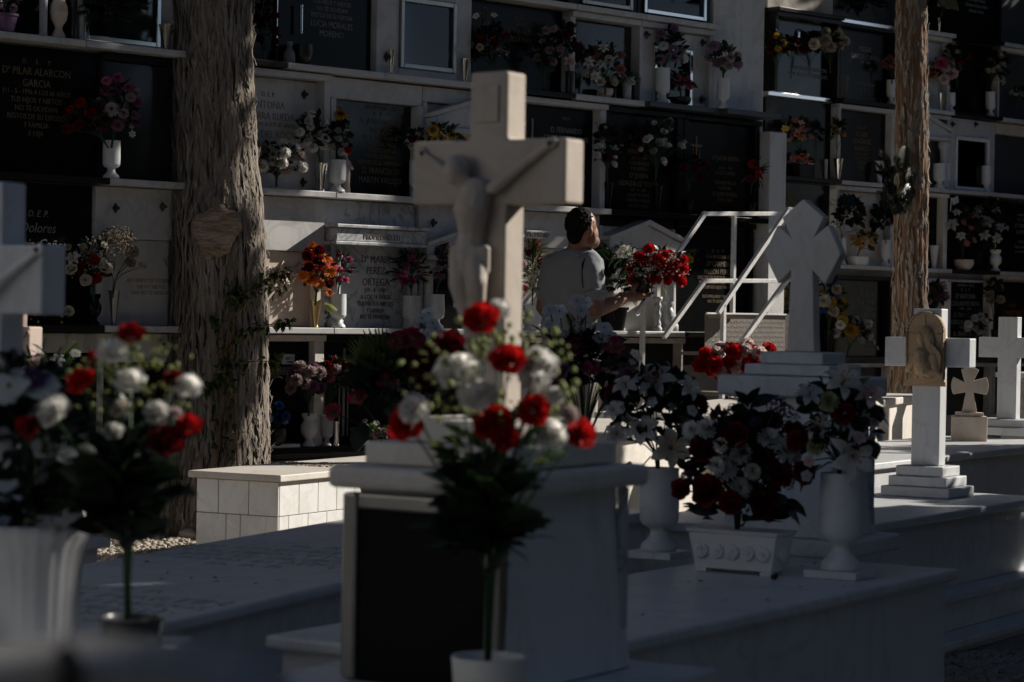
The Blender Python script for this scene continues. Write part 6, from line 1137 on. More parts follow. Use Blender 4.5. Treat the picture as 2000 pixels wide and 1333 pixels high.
# pot held in the hand with red roses
pc_ = J(1252, 561, 14.0); ptl = thing('flower_pot', 'black plastic pot resting on the hand of the man', 'flower pot', tuple(pc_), 0)
_m = MB(); _m.lathe([(r * .066, z * .10 - .05) for r, z in VP['pot']], 28); po = _m.build('pot', M['dark_plastic'], ptl, True); ptl.rotation_euler = (.15, .55, 0)
bouquet('dome of red roses and gypsophila held by the man', 1285, 528, 60, 44, 13.98, (1258, 548), [('rose', 'red', 8, 13)], [('rose', 'red', 1248, 502, 14), ('rose', 'red', 1266, 486, 13), ('rose', 'red', 1265, 512, 15), ('rose', 'red', 1285, 508, 15), ('rose', 'red', 1296, 498, 13), ('rose', 'red', 1303, 524, 15), ('rose', 'red', 1318, 518, 14), ('rose', 'red', 1334, 524, 14), ('rose', 'red', 1322, 540, 14), ('rose', 'red', 1330, 550, 14), ('rose', 'red', 1276, 542, 15), ('rose', 'red', 1302, 548, 12), ('rose', 'red', 1290, 530, 12), ('rose', 'red', 1334, 508, 11)], leaf='leaf_dark', nleaf=170, lk='oval', lsize=1.1, filler='white', nfill=620, fillsize=1.7, seed=95, group='held flowers', leaf_list=[(1255, 545, 1278, 578, 'lance', 'leaf'), (1290, 560, 1304, 576, 'lance', 'leaf_mid')])
bouquet('loose cloud of white gypsophila left of the held red roses', 1222, 498, 22, 18, 14.05, (1250, 545), nleaf=16, leaf='leaf', lk='lance', filler='white', nfill=200, fillsize=1.7, seed=96, group='held flowers')

# ------------------------------------------------------------------ rolling ladder with rails
ld = thing('ladder', 'white railed cemetery ladder with a checkered metal platform', 'ladder', tuple(wpt(1400, 640, .6, WL) * (1, 1, 0) + (0, 0, GZ)), TW)
Mi = np.linalg.inv(np.array(Matrix.Translation(ld.location) @ Matrix.Rotation(TW, 4, 'Z')))
def bar(name, pts, w=.017, m='paint'):
    b = MB()
    P = [(Mi @ np.append(p, 1))[:3] for p in pts]
    for i in range(len(P) - 1):
        d = P[i + 1] - P[i]; L_ = np.linalg.norm(d); q = Vector(d).to_track_quat('X', 'Z').to_matrix().to_4x4(); q.translation = Vector(P[i]); b.box(-w if i else 0, L_ + (w if i < len(P) - 2 else 0), -w, w, -w, w, M=np.array(q))
    return b.build(name, M[m], ld, bevel=.003)
fo, no = .42, 1.12
F_ = lambda x, y: wpt(x, y, fo, WL); G_ = lambda x, y: wpt(x, y, no, WL)
def vz(p, z): q = p.copy(); q[2] = z; return q
def loc_(p): return (Mi @ np.append(p, 1))[:3]
bar('handrail', [F_(1243, 612), F_(1376, 418), F_(1530, 418)], .0135)
bar('mid_rail', [F_(1296, 660), F_(1376, 549), F_(1530, 549)], .0135)
bar('handrail', [G_(1402, 612), G_(1540, 410), G_(1597, 411)], .0135)
bar('mid_rail', [G_(1430, 694), G_(1538, 546), G_(1592, 547)], .0135)
for p in (F_(1256, 592), F_(1434, 420)): bar('post', [p, vz(p, GZ + .01)], .0135)
for p in (G_(1413, 594), G_(1540, 615), G_(1592, 412)): bar('post', [p, vz(p, GZ + .01)], .0135)
zz = loc_(F_(1375, 613))[2]; fx0, fx1 = loc_(F_(1373, 613))[0], loc_(F_(1530, 613))[0]; fy = loc_(F_(1400, 613))[1]; gy = loc_(G_(1400, 613))[1]
def plate(x0, x1, y):
    _m = MB(); _m.box(x0, x1, y, y + .004, zz - .26, zz); pn = _m.build('side_plate', M['alu'], ld, bevel=.001); c = MB(); sgn = 1
    for i in range(int((x1 - x0) / .03)):
        for j in range(8):
            q = Matrix.Translation((x0 + .016 + i * .03, y - .0005, zz - .018 - j * .031)) @ Matrix.Rotation((1 if (i + j) % 2 else -1) * .785, 4, 'Y'); c.add([(-.015, 0, 0), (0, 0, -.004), (.015, 0, 0), (0, 0, .004), (0, -.003, 0)], [(0, 1, 4), (1, 2, 4), (2, 3, 4), (3, 0, 4)], np.array(q))
    c.build('checker_tread', M['alu'], pn)['kind'] = 'stuff'; bx('edge_angle', pn, M['paint'], x0, x1, y - .012, y - .004, zz - .002, zz + .008, .001)
plate(fx0, fx1, fy - .02); gx1 = loc_(G_(1596, 613))[0]; plate(fx0 + .01, gx1, gy + .02)
bx('platform', ld, M['alu'], fx0 + .01, gx1, gy + .03, fy - .03, zz - .03, zz - .004, .002)
for k in range(1, 5): xx = fx0 - .135 * k - .1; bx('tread', ld, M['alu'], xx, xx + .2, gy + .02, fy - .02, zz - .24 * k - .02, zz - .24 * k, .002)

# ------------------------------------------------------------------ value noise for bark
def vnoise(x, y, seed=0):
    xi, yi = np.floor(x).astype(int), np.floor(y).astype(int); xf, yf = x - xi, y - yi
    h = lambda a, b: ((np.sin(a * 127.1 + b * 311.7 + seed * 74.7) * 43758.5453) % 1)
    u, v = xf * xf * (3 - 2 * xf), yf * yf * (3 - 2 * yf)
    return (h(xi, yi) * (1 - u) + h(xi + 1, yi) * u) * (1 - v) + (h(xi, yi + 1) * (1 - u) + h(xi + 1, yi + 1) * u) * v
def bark_mat(name, c0, c1, c2):
    m, nt, bs = newmat(name); v = _coords(nt, (1, 1, .07), False); a = _noise(nt, 34, 8, .7, v); b = _noise(nt, 110, 5, .6, v); w = _noise(nt, 5, 4, .6, _coords(nt, (1, 1, .4), False))
    c = _mix(nt, c0, c1, _ramp(nt, a.outputs[0], [(.35, (0, 0, 0)), (.62, (1, 1, 1))])); c = _mix(nt, c, c2, _ramp(nt, b.outputs[0], [(.55, (0, 0, 0)), (.7, (.8,) * 3)])); c = _mix(nt, c, c0, _ramp(nt, w.outputs[0], [(.45, (0, 0, 0)), (.7, (.6,) * 3)]))
    nt.links.new(c, bs.inputs['Base Color']); bs.inputs['Roughness'].default_value = .95; bs.inputs['Specular IOR Level'].default_value = .15
    _bump(nt, bs, a.outputs[0], .9, .03); return m
M['bark'] = bark_mat('fibrous_grey_brown_bark', (.05, .039, .031), (.265, .22, .182), (.46, .41, .355))
M['bark2'] = bark_mat('reddish_brown_bark', (.12, .07, .045), (.33, .21, .14), (.45, .32, .23))
M['strip'] = bark_mat('pale_bark_strips', (.17, .14, .115), (.39, .34, .29), (.54, .49, .43))
M['cutwood'] = stone('weathered_cut_wood', (.42, .32, .24), (.24, .175, .125), (.06, .04, .03), 6, .8, .9, .5, (.05, .04, .03), .5, .2, (1, 1, 6))
def trunk(parent, prof, nseg, nz, amp, seed, m, fr=26, bulge=()):
    """prof: (z, cx, cy, r) relative to parent"""
    prof = np.array(prof, float); z = np.linspace(prof[0, 0], prof[-1, 0], nz); cx = np.interp(z, prof[:, 0], prof[:, 1]); cy = np.interp(z, prof[:, 0], prof[:, 2]); r = np.interp(z, prof[:, 0], prof[:, 3])
    k = np.arange(nseg); A, Z = np.meshgrid(2 * np.pi * k / nseg, z); R = np.repeat(r[:, None], nseg, 1)
    tw = A + .25 * Z; c_, s_ = np.cos(tw), np.sin(tw)
    def cyl(f, zf, sd): # seamless: blend two shifted copies
        t = A / (2 * np.pi); a = vnoise(t * f, Z * zf + .5 * vnoise(t * f * .5, Z * zf * 2, sd + 9), sd); b = vnoise((t - 1) * f, Z * zf + .5 * vnoise((t - 1) * f * .5, Z * zf * 2, sd + 9), sd); w = np.clip((t - .9) / .1, 0, 1); return a * (1 - w) + b * w
    d = (1 - np.abs(2 * cyl(fr, 1.3, seed) - 1)) * .5 + (1 - np.abs(2 * cyl(fr * 2.1, 3.2, seed + 1) - 1)) * .35 + cyl(fr * 4.5, 8, seed + 2) * .3
    flu = np.cos(A * 5 + 1.3 * np.sin(Z * .9)) * .035 * R + np.cos(A * 3 + .7 + Z * .4) * .03 * R
    R = R + flu + (d - .5) * amp
    for ba, bz, wa, wz, h in bulge:
        da = (A - ba + np.pi) % (2 * np.pi) - np.pi; R = R + h * np.exp(-(da / wa) ** 2 - ((Z - bz) / wz) ** 2)
    X_, Y_ = cx[:, None] + R * np.cos(A), cy[:, None] + R * np.sin(A)
    V = np.stack([X_, Y_, Z], -1).reshape(-1, 3); i, j = np.meshgrid(np.arange(nz - 1), np.arange(nseg), indexing='ij'); j2 = (j + 1) % nseg
    Fq = np.stack([i * nseg + j, i * nseg + j2, (i + 1) * nseg + j2, (i + 1) * nseg + j], -1).reshape(-1, 4)
    b = MB(); b.V.append(V); b.F = Fq.tolist(); b.I = [0] * len(b.F); b.T.append(np.zeros(len(V))); b.n = len(V)
    o = b.build('trunk', M[m], parent, True)
    def surf(a, zq): return np.array([np.interp(zq, z, cx), np.interp(zq, z, cy), zq]), np.interp(zq, z, r) * (1 + .035 * math.cos(a * 5 + 1.3 * math.sin(zq * .9)) + .03 * math.cos(a * 3 + .7 + zq * .4)) + sum(h * math.exp(-((((a - ba + math.pi) % 6.2832) - math.pi) / wa) ** 2 - ((zq - bz) / wz) ** 2) for ba, bz, wa, wz, h in bulge)
    return o, surf
def strips(parent, surf, n, z0, z1, seed, m, amp, L=(.08, .3)):
    r = random.Random(seed); b = MB()
    for _ in range(n):
        a = r.uniform(-math.pi * 1.05, .4); zz = r.uniform(z0, z1); L_ = r.uniform(*L); w = r.uniform(.003, .011); peel = r.choice((0, .008, .015, .035)) * r.random(); nn = 6; V = []
        da = r.uniform(-.12, .12); up = r.random() < .5
        for i in range(nn):
            f = i / (nn - 1); c, R = surf(a + da * f, min(z1 + .1, zz + L_ * f)); pf = (f if up else 1 - f) ** 2 * peel
            for sg in (-1, 1):
                aa = a + da * f + sg * w * (1 - abs(2 * f - 1) ** 3 * .8) / R + .02 * math.sin(9 * f + a * 20); rr = R + amp * (.6 + .22 * math.sin(7 * f + a * 9)) + pf + (.002 if sg > 0 else 0); V.append((c[0] + rr * math.cos(aa), c[1] + rr * math.sin(aa), c[2]))
        b.add(V, [(2 * i, 2 * i + 1, 2 * i + 3, 2 * i + 2) for i in range(nn - 1)])
    o = b.build('bark_strips', M[m], parent, True); o['kind'] = 'stuff'
# thick tree on the left: prof measured from the photograph
tb = atz(412, 1050, GZ); TY = tb[1] + .18
t1 = thing('cypress_tree', 'thick cypress trunk with shaggy bark and a sawn knot left of centre', 'tree', (at(412, 1000, TY)[0], TY, GZ), 0)
def prow(y, xl, xr):
    a, b = at(xl, y, TY), at(xr, y, TY); return (a[2] - GZ, (a[0] + b[0]) / 2 - t1.location[0], 0, (b[0] - a[0]) / 2)
pr = [prow(1120, 270, 545), prow(1030, 300, 522), prow(980, 306, 516), prow(900, 318, 513), prow(800, 328, 512), prow(600, 340, 510), prow(480, 342, 508), prow(400, 343, 502), prow(340, 346, 494), prow(200, 345, 486), prow(60, 341, 482), prow(-60, 336, 480)]
pr.append((pr[-1][0] + 1.2, pr[-1][1], 0, .16)); pr.append((pr[-1][0] + 4, pr[-1][1], 0, .05)); zk = at(435, 450, TY)[2] - GZ
kn_a = -math.pi / 2 + .12
tk, surf1 = trunk(t1, pr, 320, 640, .044, 3, 'bark', 26, [(kn_a, zk, .58, .21, .06), (kn_a, zk - .005, .33, .12, -.01)])
c, R = surf1(kn_a, zk); kd = np.array([math.cos(kn_a), math.sin(kn_a), 0]); kb = MB()
R = R + .037; Vk = [tuple(c + kd * (R + .016))]; 
for ring_ in range(1, 7):
    for k in range(24):
        a = 6.283 * k / 24; q = ring_ / 6 * (1 + .12 * math.sin(2 * a + 1) + .07 * math.sin(5 * a) + .05 * math.sin(9 * a + 2)); h = np.array([-kd[1], kd[0], 0]); wz_ = .175 if math.sin(a) < 0 else .13
        Vk.append(tuple(c + kd * (R + .016 + .004 * math.sin(ring_ * 2.2) - (.02 if ring_ == 6 else 0)) + h * q * .115 * math.cos(a) * (1 - .25 * max(0, -math.sin(a))) + np.array([0, 0, 1]) * q * wz_ * math.sin(a)))
Fk = [(0, 1 + k, 1 + (k + 1) % 24) for k in range(24)] + [(1 + (r_ - 1) * 24 + k, 1 + r_ * 24 + k, 1 + r_ * 24 + (k + 1) % 24, 1 + (r_ - 1) * 24 + (k + 1) % 24) for r_ in range(1, 6) for k in range(24)]
kb.add(Vk, Fk); kb.build('sawn_knot', M['cutwood'], t1, True)
strips(t1, surf1, 2600, .02, pr[-3][0], 5, 'strip', .03)
# slender tree on the right
tY2 = 17.6; t2b = at(1772, 700, tY2)
t2 = thing('cypress_tree', 'slender straight cypress trunk right of the flared cross', 'tree', (t2b[0], tY2, GZ), 0)
def prow2(y, xl, xr): a, b = at(xl, y, tY2), at(xr, y, tY2); return (a[2] - GZ, (a[0] + b[0]) / 2 - t2b[0], 0, (b[0] - a[0]) / 2)
pr2 = [(0, -.02, 0, .15), prow2(660, 1744, 1806), prow2(500, 1748, 1806), prow2(300, 1750, 1808), prow2(0, 1753, 1806), prow2(-120, 1756, 1804)]
pr2.append((pr2[-1][0] + 4, pr2[-1][1], 0, .04))
_, surf2 = trunk(t2, pr2, 180, 520, .032, 11, 'bark2', 18)
strips(t2, surf2, 700, .5, pr2[-2][0], 6, 'strip', .02, (.04, .16))
# sprig on slender trunk
sp = MB(); r_ = random.Random(8); Vf, Ff, Tf = LEAF['fern']
for k in range(46):
    p = at(1748 + r_.uniform(-22, 28), 380 + r_.uniform(-48, 42), tY2 - .14 - r_.uniform(0, .1)) - np.array(t2.location[:]); sp.add(Vf, Ff, dirmat((r_.uniform(-.5, .35), -.4, r_.uniform(.1, 1)), r_.uniform(-2, 2), r_.uniform(.1, .22), p), Tf)
sp.build('sprig', M['leaf_dark'], t2, True)['kind'] = 'stuff'
def lit_filter(P, lits, rad):  # drops leaves that would block sun rays to the chosen lit points
    keep = np.ones(len(P), bool)
    for q in lits:
        v = P - np.array(q[:3]); al = v @ SUN; d = np.linalg.norm(v - al[:, None] * SUN, axis=1); keep &= ~((d < (q[3] if len(q) > 3 else rad)) & (al > 0))
    return keep
def crown(parent, centers, n, leaf, size, seed, lits=(), rad=.2, name='crown'):
    """centers: (x,y,z,rx,ry,rz) world"""
    r = np.random.RandomState(seed); C_ = np.array(centers, float); wts = C_[:, 3] * C_[:, 4] * C_[:, 5]; idx = r.choice(len(C_), n, p=wts / wts.sum())
    d = r.normal(size=(n, 3)); d /= np.linalg.norm(d, axis=1)[:, None]; P = C_[idx, :3] + d * C_[idx, 3:] * (r.rand(n, 1) ** .4)
    if len(lits): P = P[lit_filter(P, lits, rad)]
    n = len(P); L_ = size * r.uniform(.6, 1.4, n); a = r.normal(size=(n, 3)); a[:, 2] += .4; a /= np.linalg.norm(a, axis=1)[:, None]; b = np.cross(a, r.normal(size=(n, 3))); b /= np.linalg.norm(b, axis=1)[:, None]
    Pl = P - np.array(parent.location[:]); V = np.stack([Pl, Pl + (a * .5 + b * .3) * L_[:, None], Pl + a * L_[:, None], Pl + (a * .5 - b * .3) * L_[:, None]], 1).reshape(-1, 3)
    m = MB(); m.V.append(V); m.T.append(np.tile([0., .5, 1, .5], n)); m.n = len(V); m.F = (np.arange(n)[:, None] * 4 + np.arange(4)).tolist(); m.I = [0] * n
    o = m.build(name, M[leaf], parent); o['kind'] = 'stuff'; return o
# vine with canes on the thick trunk
vn = thing('climbing_vine', 'leafy vine climbing cane stakes on the thick trunk', 'vine', (t1.location[0], TY, GZ), 0)
O1 = np.array(t1.location[:])
def on_trunk(px, py, out=.05):
    p = at(px, py, TY) - O1; c, _ = surf1(0, p[2]); dx = p[0] - c[0]; a = -math.acos(max(-.99, min(.99, dx / .25))); _, R = surf1(a, p[2]); y = -math.sqrt(max(0, (R + out) ** 2 - min(dx * dx, R * R))) + c[1]; return np.array([p[0], y, p[2]])
for x0, y0, x1, y1 in ((436, 905, 462, 590), (475, 905, 468, 740), (462, 690, 460, 560)):
    _m = MB(); _m.tube([on_trunk(x0 + (x1 - x0) * f, y0 + (y1 - y0) * f, .06) for f in np.linspace(0, 1, 6)], .006, 6); _m.build('cane', M['twig'], vn, True)
_m = MB(); runs = [[(446, 890), (452, 800), (448, 720), (470, 660), (495, 640), (510, 636), (545, 632), (572, 626)], [(455, 740), (470, 706), (510, 706), (540, 708)], [(462, 640), (470, 600), (490, 570), (520, 545), (550, 530), (566, 528)], [(440, 880), (432, 780), (415, 745)], [(470, 880), (468, 800), (460, 730), (440, 640), (432, 612)], [(500, 560), (530, 555), (545, 575)]]
lv = []; rr = random.Random(3)
for rn_ in runs:
    pts = []
    for (x, y) in rn_:
        pts.append(on_trunk(x, y, .045) if x < 500 else at(x, y, TY - .16) - O1)
    _m.tube(pts, .0028, 5)
    for a, b, (ax, ay) in zip(pts[:-1], pts[1:], rn_[:-1]):
        for _ in range(9 if ax < 500 else 7):
            f = rr.random(); lv.append((a * (1 - f) + b * f + np.array([rr.uniform(-.02, .02), -rr.uniform(0, .03), rr.uniform(-.02, .02)])))
_m.build('vine_stem', M['twig'], vn, True)
for c0, c1, n_ in (((480, 575), (22, 26), 40), ((470, 585), (16, 16), 20), ((540, 710), (16, 20), 16), ((535, 535), (28, 16), 18), ((440, 740), (28, 20), 26), ((560, 630), (16, 10), 12), ((460, 690), (20, 30), 18)):
    for _ in range(n_):
        x, y = rr.gauss(c0[0], c1[0] * .5), rr.gauss(c0[1], c1[1] * .5); lv.append(on_trunk(x, y, .06) if x < 500 else at(x, y, TY - .17) - O1)
rr.shuffle(lv)
for i, p in enumerate(lv):
    m4 = dirmat((rr.uniform(-.6, .8), -.5, rr.uniform(-1.2, .3)), rr.uniform(-1, 1)); inst('leaf', leaf_mesh('point', rr.choice(('leaf_mid', 'leaf_mid', 'leaf', 'leaf_olive', 'leaf_lime'))), vn, tuple(p), Matrix(m4[:3, :3].tolist()).to_euler(), rr.uniform(.034, .062))
# ------------------------------------------------------------------ gravel, stones, litter
gr = MB(); r_ = random.Random(5); ico = MB().ell((0, 0, 0), 1, 7, 5); Vi = np.concatenate(ico.V); Fi = ico.F
for _ in range(2600):
    px, py = r_.uniform(150, 470), 985 + 120 * r_.random() ** .8; g = atz(px, py, GZ)
    if np.linalg.norm(g[:2] - np.array([t1.location[0], TY])) < .25: continue
    s = r_.uniform(.008, .02); e = Euler((r_.uniform(-.5, .5), r_.uniform(-.5, .5), r_.uniform(0, 6))).to_matrix().to_4x4(); q = np.array(e); q[:3, :3] = q[:3, :3] @ np.diag([s * r_.uniform(.9, 1.5), s, s * .7]); q[:3, 3] = (g[0], g[1], GZ + s * .4); gr.add(Vi, Fi, q)
M['gravel'] = stone('pale_gravel', (.50, .45, .38), (.34, .29, .24), (.25, .2, .16), 9, .2, .85, .3, (.2, .16, .12), .5, .3)
o = gr.build('gravel', M['gravel'], None, True); o['kind'] = 'stuff'; 
gr = MB()
for _ in range(900):
    px, py = r_.uniform(1845, 2040), r_.uniform(1275, 1345); g = atz(px, py, GZ); s = r_.uniform(.004, .013); e = Euler((r_.uniform(-.5, .5), r_.uniform(-.5, .5), r_.uniform(0, 6))).to_matrix().to_4x4(); q = np.array(e); q[:3, :3] = q[:3, :3] @ np.diag([s * 1.3, s, s * .7]); q[:3, 3] = (g[0], g[1], GZ + s * .3); gr.add(Vi, Fi, q)
o = gr.build('gravel', M['gravel'], None, True); o['kind'] = 'stuff'
for px, py, rx, rz, lb in ((366, 1046, 22, 13, 'rounded pale boulder at the foot of the thick tree'), (396, 1054, 13, 8, 'smaller pale stone touching the tiled tomb')):
    g = atz(px, py + 8, GZ); k = g[1] / FPX; b = MB(); b.ell((0, 0, 0), (1, .8, 1), 20, 14); V = b.V[0]; V *= (1 + .16 * (np.sin(V[:, 0] * 3 + 1) * np.cos(V[:, 1] * 2.5) + .5 * np.sin(V[:, 2] * 5 + V[:, 0] * 2)))[:, None]; b.V[0] = V * (rx * k, rx * k * .8, rz * k)
    tag(b.build('boulder', M['gravel'], None, True, loc=(g[0], g[1], GZ + rz * k * .7)), lb, 'boulder')
# ------------------------------------------------------------------ unseen trees, hedges and white blocks added to shade the view or bounce light
SH = np.array([math.sin(SUN_AZ), math.cos(SUN_AZ)]); QH = np.array([-SH[1], SH[0]])
def pq(p, q): v = SH * p + QH * q; return float(v[0]), float(v[1])
lits = []
for y in (600, 640, 690, 720, 800, 840):          # heads of the centre bouquet that the sun reaches
    for x in (905, 950, 1000, 1050, 1100, 1140): lits.append((*at(x, y, 4.0), .10 if y < 790 or x > 1000 else .05))
for z in np.linspace(1.02, 1.62, 7): lits.append((.02, 4.9, z, .10))
for x in (.10, .14): lits.append((x, 4.82, 1.43, .12))
for x, y in ((262, 650), (374, 828), (370, 752), (228, 685), (312, 804), (260, 742)): lits.append((*at(x, y, 3.85), .0))
for z in np.linspace(.55, 1.2, 7): lits.append((mc[0] + .06, mc[1], z, .10))
lits.append((mc[0] + .17, mc[1] - .1, 1.02, .12)); lits.append((*atz(1760, 985, .43), .06))
for x in (1345, 1400, 1450, 1500, 1600, 1700, 1750, 1800, 1850): lits.append((*atz(x, 770 - (x - 1345) * .03, .75), .3)); lits.append((*atz(x, 770, .55), .25))
for y in (690, 720): lits.append((*at(1430, y, 11.2), .3))
for y in (585, 600, 650, 690): lits.append((*at(1900, y, 12.3), .12))
lits = [(q[0], q[1], q[2], q[3] + .13) for q in lits]
trees = [(9.3, 3.0, 'added_shade_tree', 'leafy tree added outside the frame to the right, shading the near tombs'), (9.2, 4.5, 'added_shade_tree', 'second leafy tree added outside the frame to the right, shading the lily tomb'), (9.1, 6.0, 'added_shade_tree', 'third leafy tree added outside the frame to the right, nearer the wall'), (9.4, 7.4, 'added_shade_tree', 'fourth leafy tree added outside the frame to the right, nearest the wall'), (9.0, 1.5, 'added_shade_tree', 'fifth leafy tree added outside the frame to the right, closest to the camera')]  # unseen trees added for shade, leaves thinned where sun should pass
for i, (p, q, nm, lb) in enumerate(trees):
    x, y = pq(p, q); t = thing(nm, lb, 'tree', (x, y, GZ), 0, 'added trees outside the frame'); _m = MB(); _m.tube([(0, 0, 0), (.05, 0, 1.5), (0, .1, 3.6)], [.16, .13, .06], 12); _m.build('trunk', M['bark2'], t, True)
    crown(t, [(x, y, 1.4, .85, .85, 1.4), (x - .2, y + .3, 2.8, .85, .9, 1.1), (x + .1, y - .1, 3.9 + (.6 if q < 5 else 0), .95, .95, .95)] + ([(x, y, 3.6, .85, .85, 1.0)] if q < 5 else []), 11000, 'leaf', .18, 20 + i, lits, .17)
# crowns of the two cypresses, above the frame
crown(t1, [(t1.location[0], TY, 5.2, 1.0, 1.0, 1.9), (t1.location[0] + .3, TY + .4, 7.2, .8, .8, 1.9)], 4200, 'leaf_dark', .2, 31)
lw = [(*wpt(x, y, .1, WL), r) for x, y, r in ((640, 560, .10), (700, 600, .07), (610, 480, .08), (620, 540, .14), (560, 640, .06), (650, 640, .1), (1040, 640, .12), (680, 372, .06), (780, 376, .05), (1100, 402, .05), (250, 470, .1), (280, 500, .1), (200, 540, .14), (160, 500, .1), (270, 640, .06), (420, 450, .1), (710, 500, .05), (1215, 640, .04))]
lw += [(*at(x, y, 13.8), .09) for x, y in ((1160, 450), (1160, 480), (1165, 520), (1170, 560), (1270, 500), (1300, 520), (1330, 530))] + [(*at(x, y, 14.4), .07) for x, y in ((1256, 590), (1256, 640), (1350, 450), (1400, 612), (1410, 640), (1450, 540), (1500, 470), (1560, 410), (1480, 620), (1530, 560), (1535, 620), (1535, 660), (1540, 548), (1390, 620))]
lw += [(*at(x, y, TY), .1) for x, y in ((485, 100), (488, 200), (490, 300), (500, 380), (505, 500), (508, 600), (510, 700), (512, 800), (512, 880), (470, 640), (470, 740), (440, 430))]
lw += [(*wpt(x, y, .1, WL), r) for x, y, r in ((545, 812, .12), (530, 860, .1), (600, 830, .1), (640, 840, .12), (700, 850, .16), (740, 850, .14), (600, 750, .1), (660, 735, .1), (590, 690, .06), (480, 790, .1), (1040, 600, .1), (1030, 560, .1))] + [(*atz(x, y, .40), .3) for x, y in ((420, 915), (480, 920), (545, 925), (600, 918), (650, 912), (690, 908), (620, 895), (520, 905))] + [(*atz(x, y, .15), .25) for x, y in ((560, 1010), (600, 1000), (650, 990), (690, 985))] + [(*atz(x, y, 0), .22) for x, y in ((200, 1080), (250, 1070), (300, 1060), (360, 1050), (390, 1040), (220, 1020), (280, 1000))] + [(*at(170, y, 11), .25) for y in (1000, 1050, 1090)] + [(*at(500, y, TY), .16) for y in (900, 800, 700)] + [(*at(400, y, TY), .12) for y in (980, 1020)]
lw += [(*at(1806, y, 17.55), .12) for y in (40, 120, 200, 300, 400, 500, 600)]
crown(t2, [(t2.location[0], tY2, 5.0, 1.25, 1.25, 1.45), (t2.location[0] - .4, tY2 - .6, 4.7, .9, .9, 1.1), (t2.location[0] + .2, tY2 + .3, 7.4, .9, .9, 2.0)], 9000, 'leaf_dark', .2, 32, [(*q[:3], q[3] + .1) for q in lw])
for i, (x, y, z0_, h_, lb) in enumerate(((6.9, 22.4, 3.4, 3.4, 'added dense cypress at the far right end of the set-back block'), (8.6, 24.6, 3.6, 3.6, 'added dense cypress beyond the far right end of the set-back block'), (5.2, 16.4, 5.3, 1.9, 'added tall bare-stemmed cypress right of the frame'), (5.9, 14.9, 5.6, 1.8, 'second added bare-stemmed cypress right of the frame, nearer the camera'))):  # cypresses added out of view to shade the niche walls
    t = thing('cypress_tree', lb, 'tree', (x, y, GZ), 0, 'added trees outside the frame'); _m = MB(); _m.tube([(0, 0, 0), (0, 0, z0_ + 1)], [.15, .08], 12); _m.build('trunk', M['bark2'], t, True)
    crown(t, [(x, y, z0_, 1.25, 1.25, h_)] + ([(4.95, 17.9, 5.2, 1.05, 1.1, 1.5)] if i == 2 else []), 6500 if i != 2 else 11000, 'leaf_dark', .24, 40 + i, [(*q[:3], q[3] + .12) for q in lw] if i >= 2 else ())
for i in range(7):  # hedge added out of view to darken what the black slabs reflect
    x, y = 9.6 + .25 * math.sin(i * 2.1), 8.0 + i * 1.9; t = thing('added_hedge', 'added dark hedge clump out of view beyond the tombs on the right, %s from the camera' % ('nearest', 'second', 'third', 'fourth', 'fifth', 'sixth', 'seventh')[i], 'hedge', (x, y, GZ), 0, 'added hedge outside the frame'); _m = MB(); _m.tube([(0, 0, 0), (0, 0, 1.6)], [.08, .05], 8); _m.build('trunk', M['bark2'], t, True)
    crown(t, [(x, y, 1.6, .8, 1.15, 1.8)], 2600, 'leaf_dark', .24, 50 + i)
for i, (x, y, r_x) in enumerate(((-2.5, -5.5, 2.2), (1.5, -5.0, 2.2), (5.0, -3.5, 2.2), (8.0, 0.5, 2.0), (9.2, 4.0, 1.8))):  # evergreens added behind the camera to block sky light
    t = thing('added_shade_tree', 'dark evergreen added behind the camera, %s from the left' % ('first', 'second', 'third', 'fourth', 'fifth')[i], 'tree', (x, y, GZ), 0, 'added trees outside the frame'); _m = MB(); _m.tube([(0, 0, 0), (0, 0, 4)], [.25, .12], 10); _m.build('trunk', M['bark2'], t, True)
    crown(t, [(x, y, 3.4, r_x, 1.8, 3.4)], 6000, 'leaf', .34, 60 + i)
t = thing('niche_block', 'added white niche block outside the frame on the left, bouncing sunlight', 'wall', (-7.6, 0, GZ), 0)  # white block added out of view, bouncing sun onto the cross fronts
bx('masonry', t, M['plaster'], -1.5, 0, -10, 8, 0, 4.2, .01); bx('roof_slab', t, M['old_plaster'], -1.6, .15, -10.1, 8.1, 4.202, 4.35, .01)

for i, (x, y, lb) in enumerate(((3.4, 6.6, 'far'),)):  # branch added above the view to cut sky light on the tombs
    t = thing('added_branch', 'leafy branch added over the near tombs above the frame, %s one' % lb, 'branch', (x + 2.5, y - 4, GZ), 0, 'added branches above the frame'); _m = MB(); _m.tube([(0, 0, 0), (-.2, .3, 2.5), (-1.2, 2, 4.6), (-2.5, 4, 5)], [.14, .12, .07, .03], 10); _m.build('limb', M['bark2'], t, True)
    crown(t, [(x, y, 4.5, 1.7, 1.9, .8), (x - .4, y + 1.6, 4.9, 1.4, 1.5, .7)], 5200, 'leaf', .26, 80 + i, lits, .24)

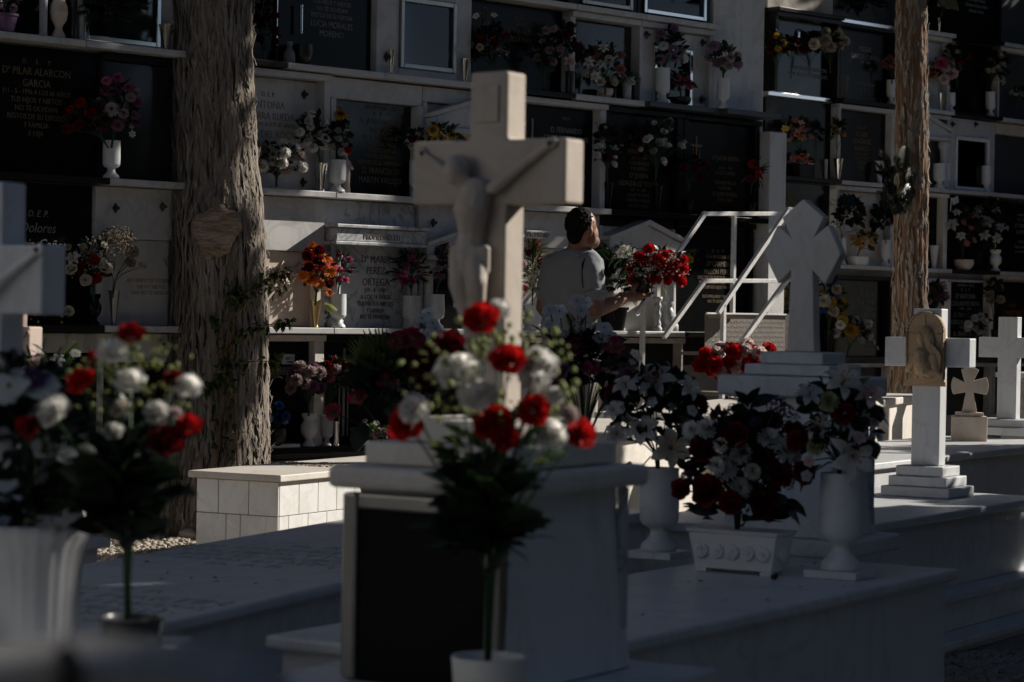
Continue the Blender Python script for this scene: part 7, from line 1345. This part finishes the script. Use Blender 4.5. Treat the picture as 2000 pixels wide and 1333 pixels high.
hx, hy = pq(8.6, 9.55); t = thing('added_hedge', 'low clipped hedge added just outside the right edge, shading the far right slab', 'hedge', (hx, hy, GZ), 0, 'added hedge outside the frame'); _m = MB(); _m.tube([(0, 0, 0), (0, 0, 1.0)], [.06, .04], 8); _m.build('trunk', M['bark2'], t, True)  # hedge added out of view so the far right slab falls in shade
crown(t, [(*pq(8.6, 8.6 + .32 * k), .8, .32, .32, .86) for k in range(7)], 9000, 'leaf_dark', .13, 70)
t = thing('added_pine', 'tall umbrella pine added outside the frame, its crown spreading over the path before the niches', 'tree', (4.4, 9.3, GZ), 0, 'added trees outside the frame'); _m = MB(); _m.tube([(0, 0, 0), (-.1, .1, 2.5), (-1.5, .6, 4.6), (-3.2, 1.2, 5.6)], [.2, .17, .12, .05], 12); _m.build('trunk', M['bark2'], t, True)  # pine added out of view to dim the niche wall, crown thinned for sun
crown(t, [(.3, 10.2, 5.9, 2.3, 1.9, .75), (2.6, 11.6, 5.7, 1.9, 1.7, .7), (-1.8, 9.2, 6.1, 1.8, 1.8, .7), (2.2, 8.6, 5.5, 1.4, 1.4, .6)], 11000, 'leaf_dark', .3, 90, [(*q[:3], q[3] + .1) for q in lits + lw] + [(-3.3, y, z, .42) for y in (3.2, 4, 4.8, 5.6, 6.4, 7.0) for z in (.5, 1.2, 1.9, 2.5)], .3)

# a few dry leaves and petals fallen on the slabs
lm = MB(); r_ = random.Random(12); V0, F0, T0 = LEAF['oval']
for _ in range(70):
    if r_.random() < .5: x, y = r_.uniform(150, 690), r_.uniform(1020, 1200); z = .402
    else: x, y = r_.uniform(1240, 1860), r_.uniform(1100, 1230); z = .402
    g = atz(x, y, z); lm.add(V0, F0, dirmat((r_.uniform(-1, 1), r_.uniform(-1, 1), r_.uniform(-.05, .15)), r_.uniform(-.4, .4), r_.uniform(.008, .02), (g[0], g[1], z)), T0)
def on_slab(p):
    for n_, t_, o_, w_, l_ in ((N32, T32, np.array([-.56, 5.57, 0]), .71, 2.5), (NL, TL, np.array([-.81, 5.77, 0]) - NL * .86 - TL * .95, .86, 4.1)):
        v = (p - o_) * (1, 1, 0)
        if .02 < v @ n_ < w_ - .02 and .02 < v @ t_ < l_ - .02: return True
    return False
keep = MB()
for k in range(len(lm.V)):
    if on_slab(lm.V[k].mean(0)): keep.add(lm.V[k], F0, None, T0)
o = keep.build('fallen_leaves', M['leaf_olive']); o['kind'] = 'stuff'

t = thing('reflector', 'added white mausoleum outside the frame on the left', 'reflector', (-3.3, 5.0, GZ), 0)  # unseen sunlit block added to bounce warm light onto the cross fronts
bx('walls', t, M['plaster'], -1.3, 0, -2.4, 2.2, 0, 2.7, .01); bx('roof', t, M['old_plaster'], -1.45, .12, -2.55, 2.35, 2.702, 2.86, .01); bx('door', t, M['steel'], .003, .03, -.5, .5, .02, 1.9, .004)
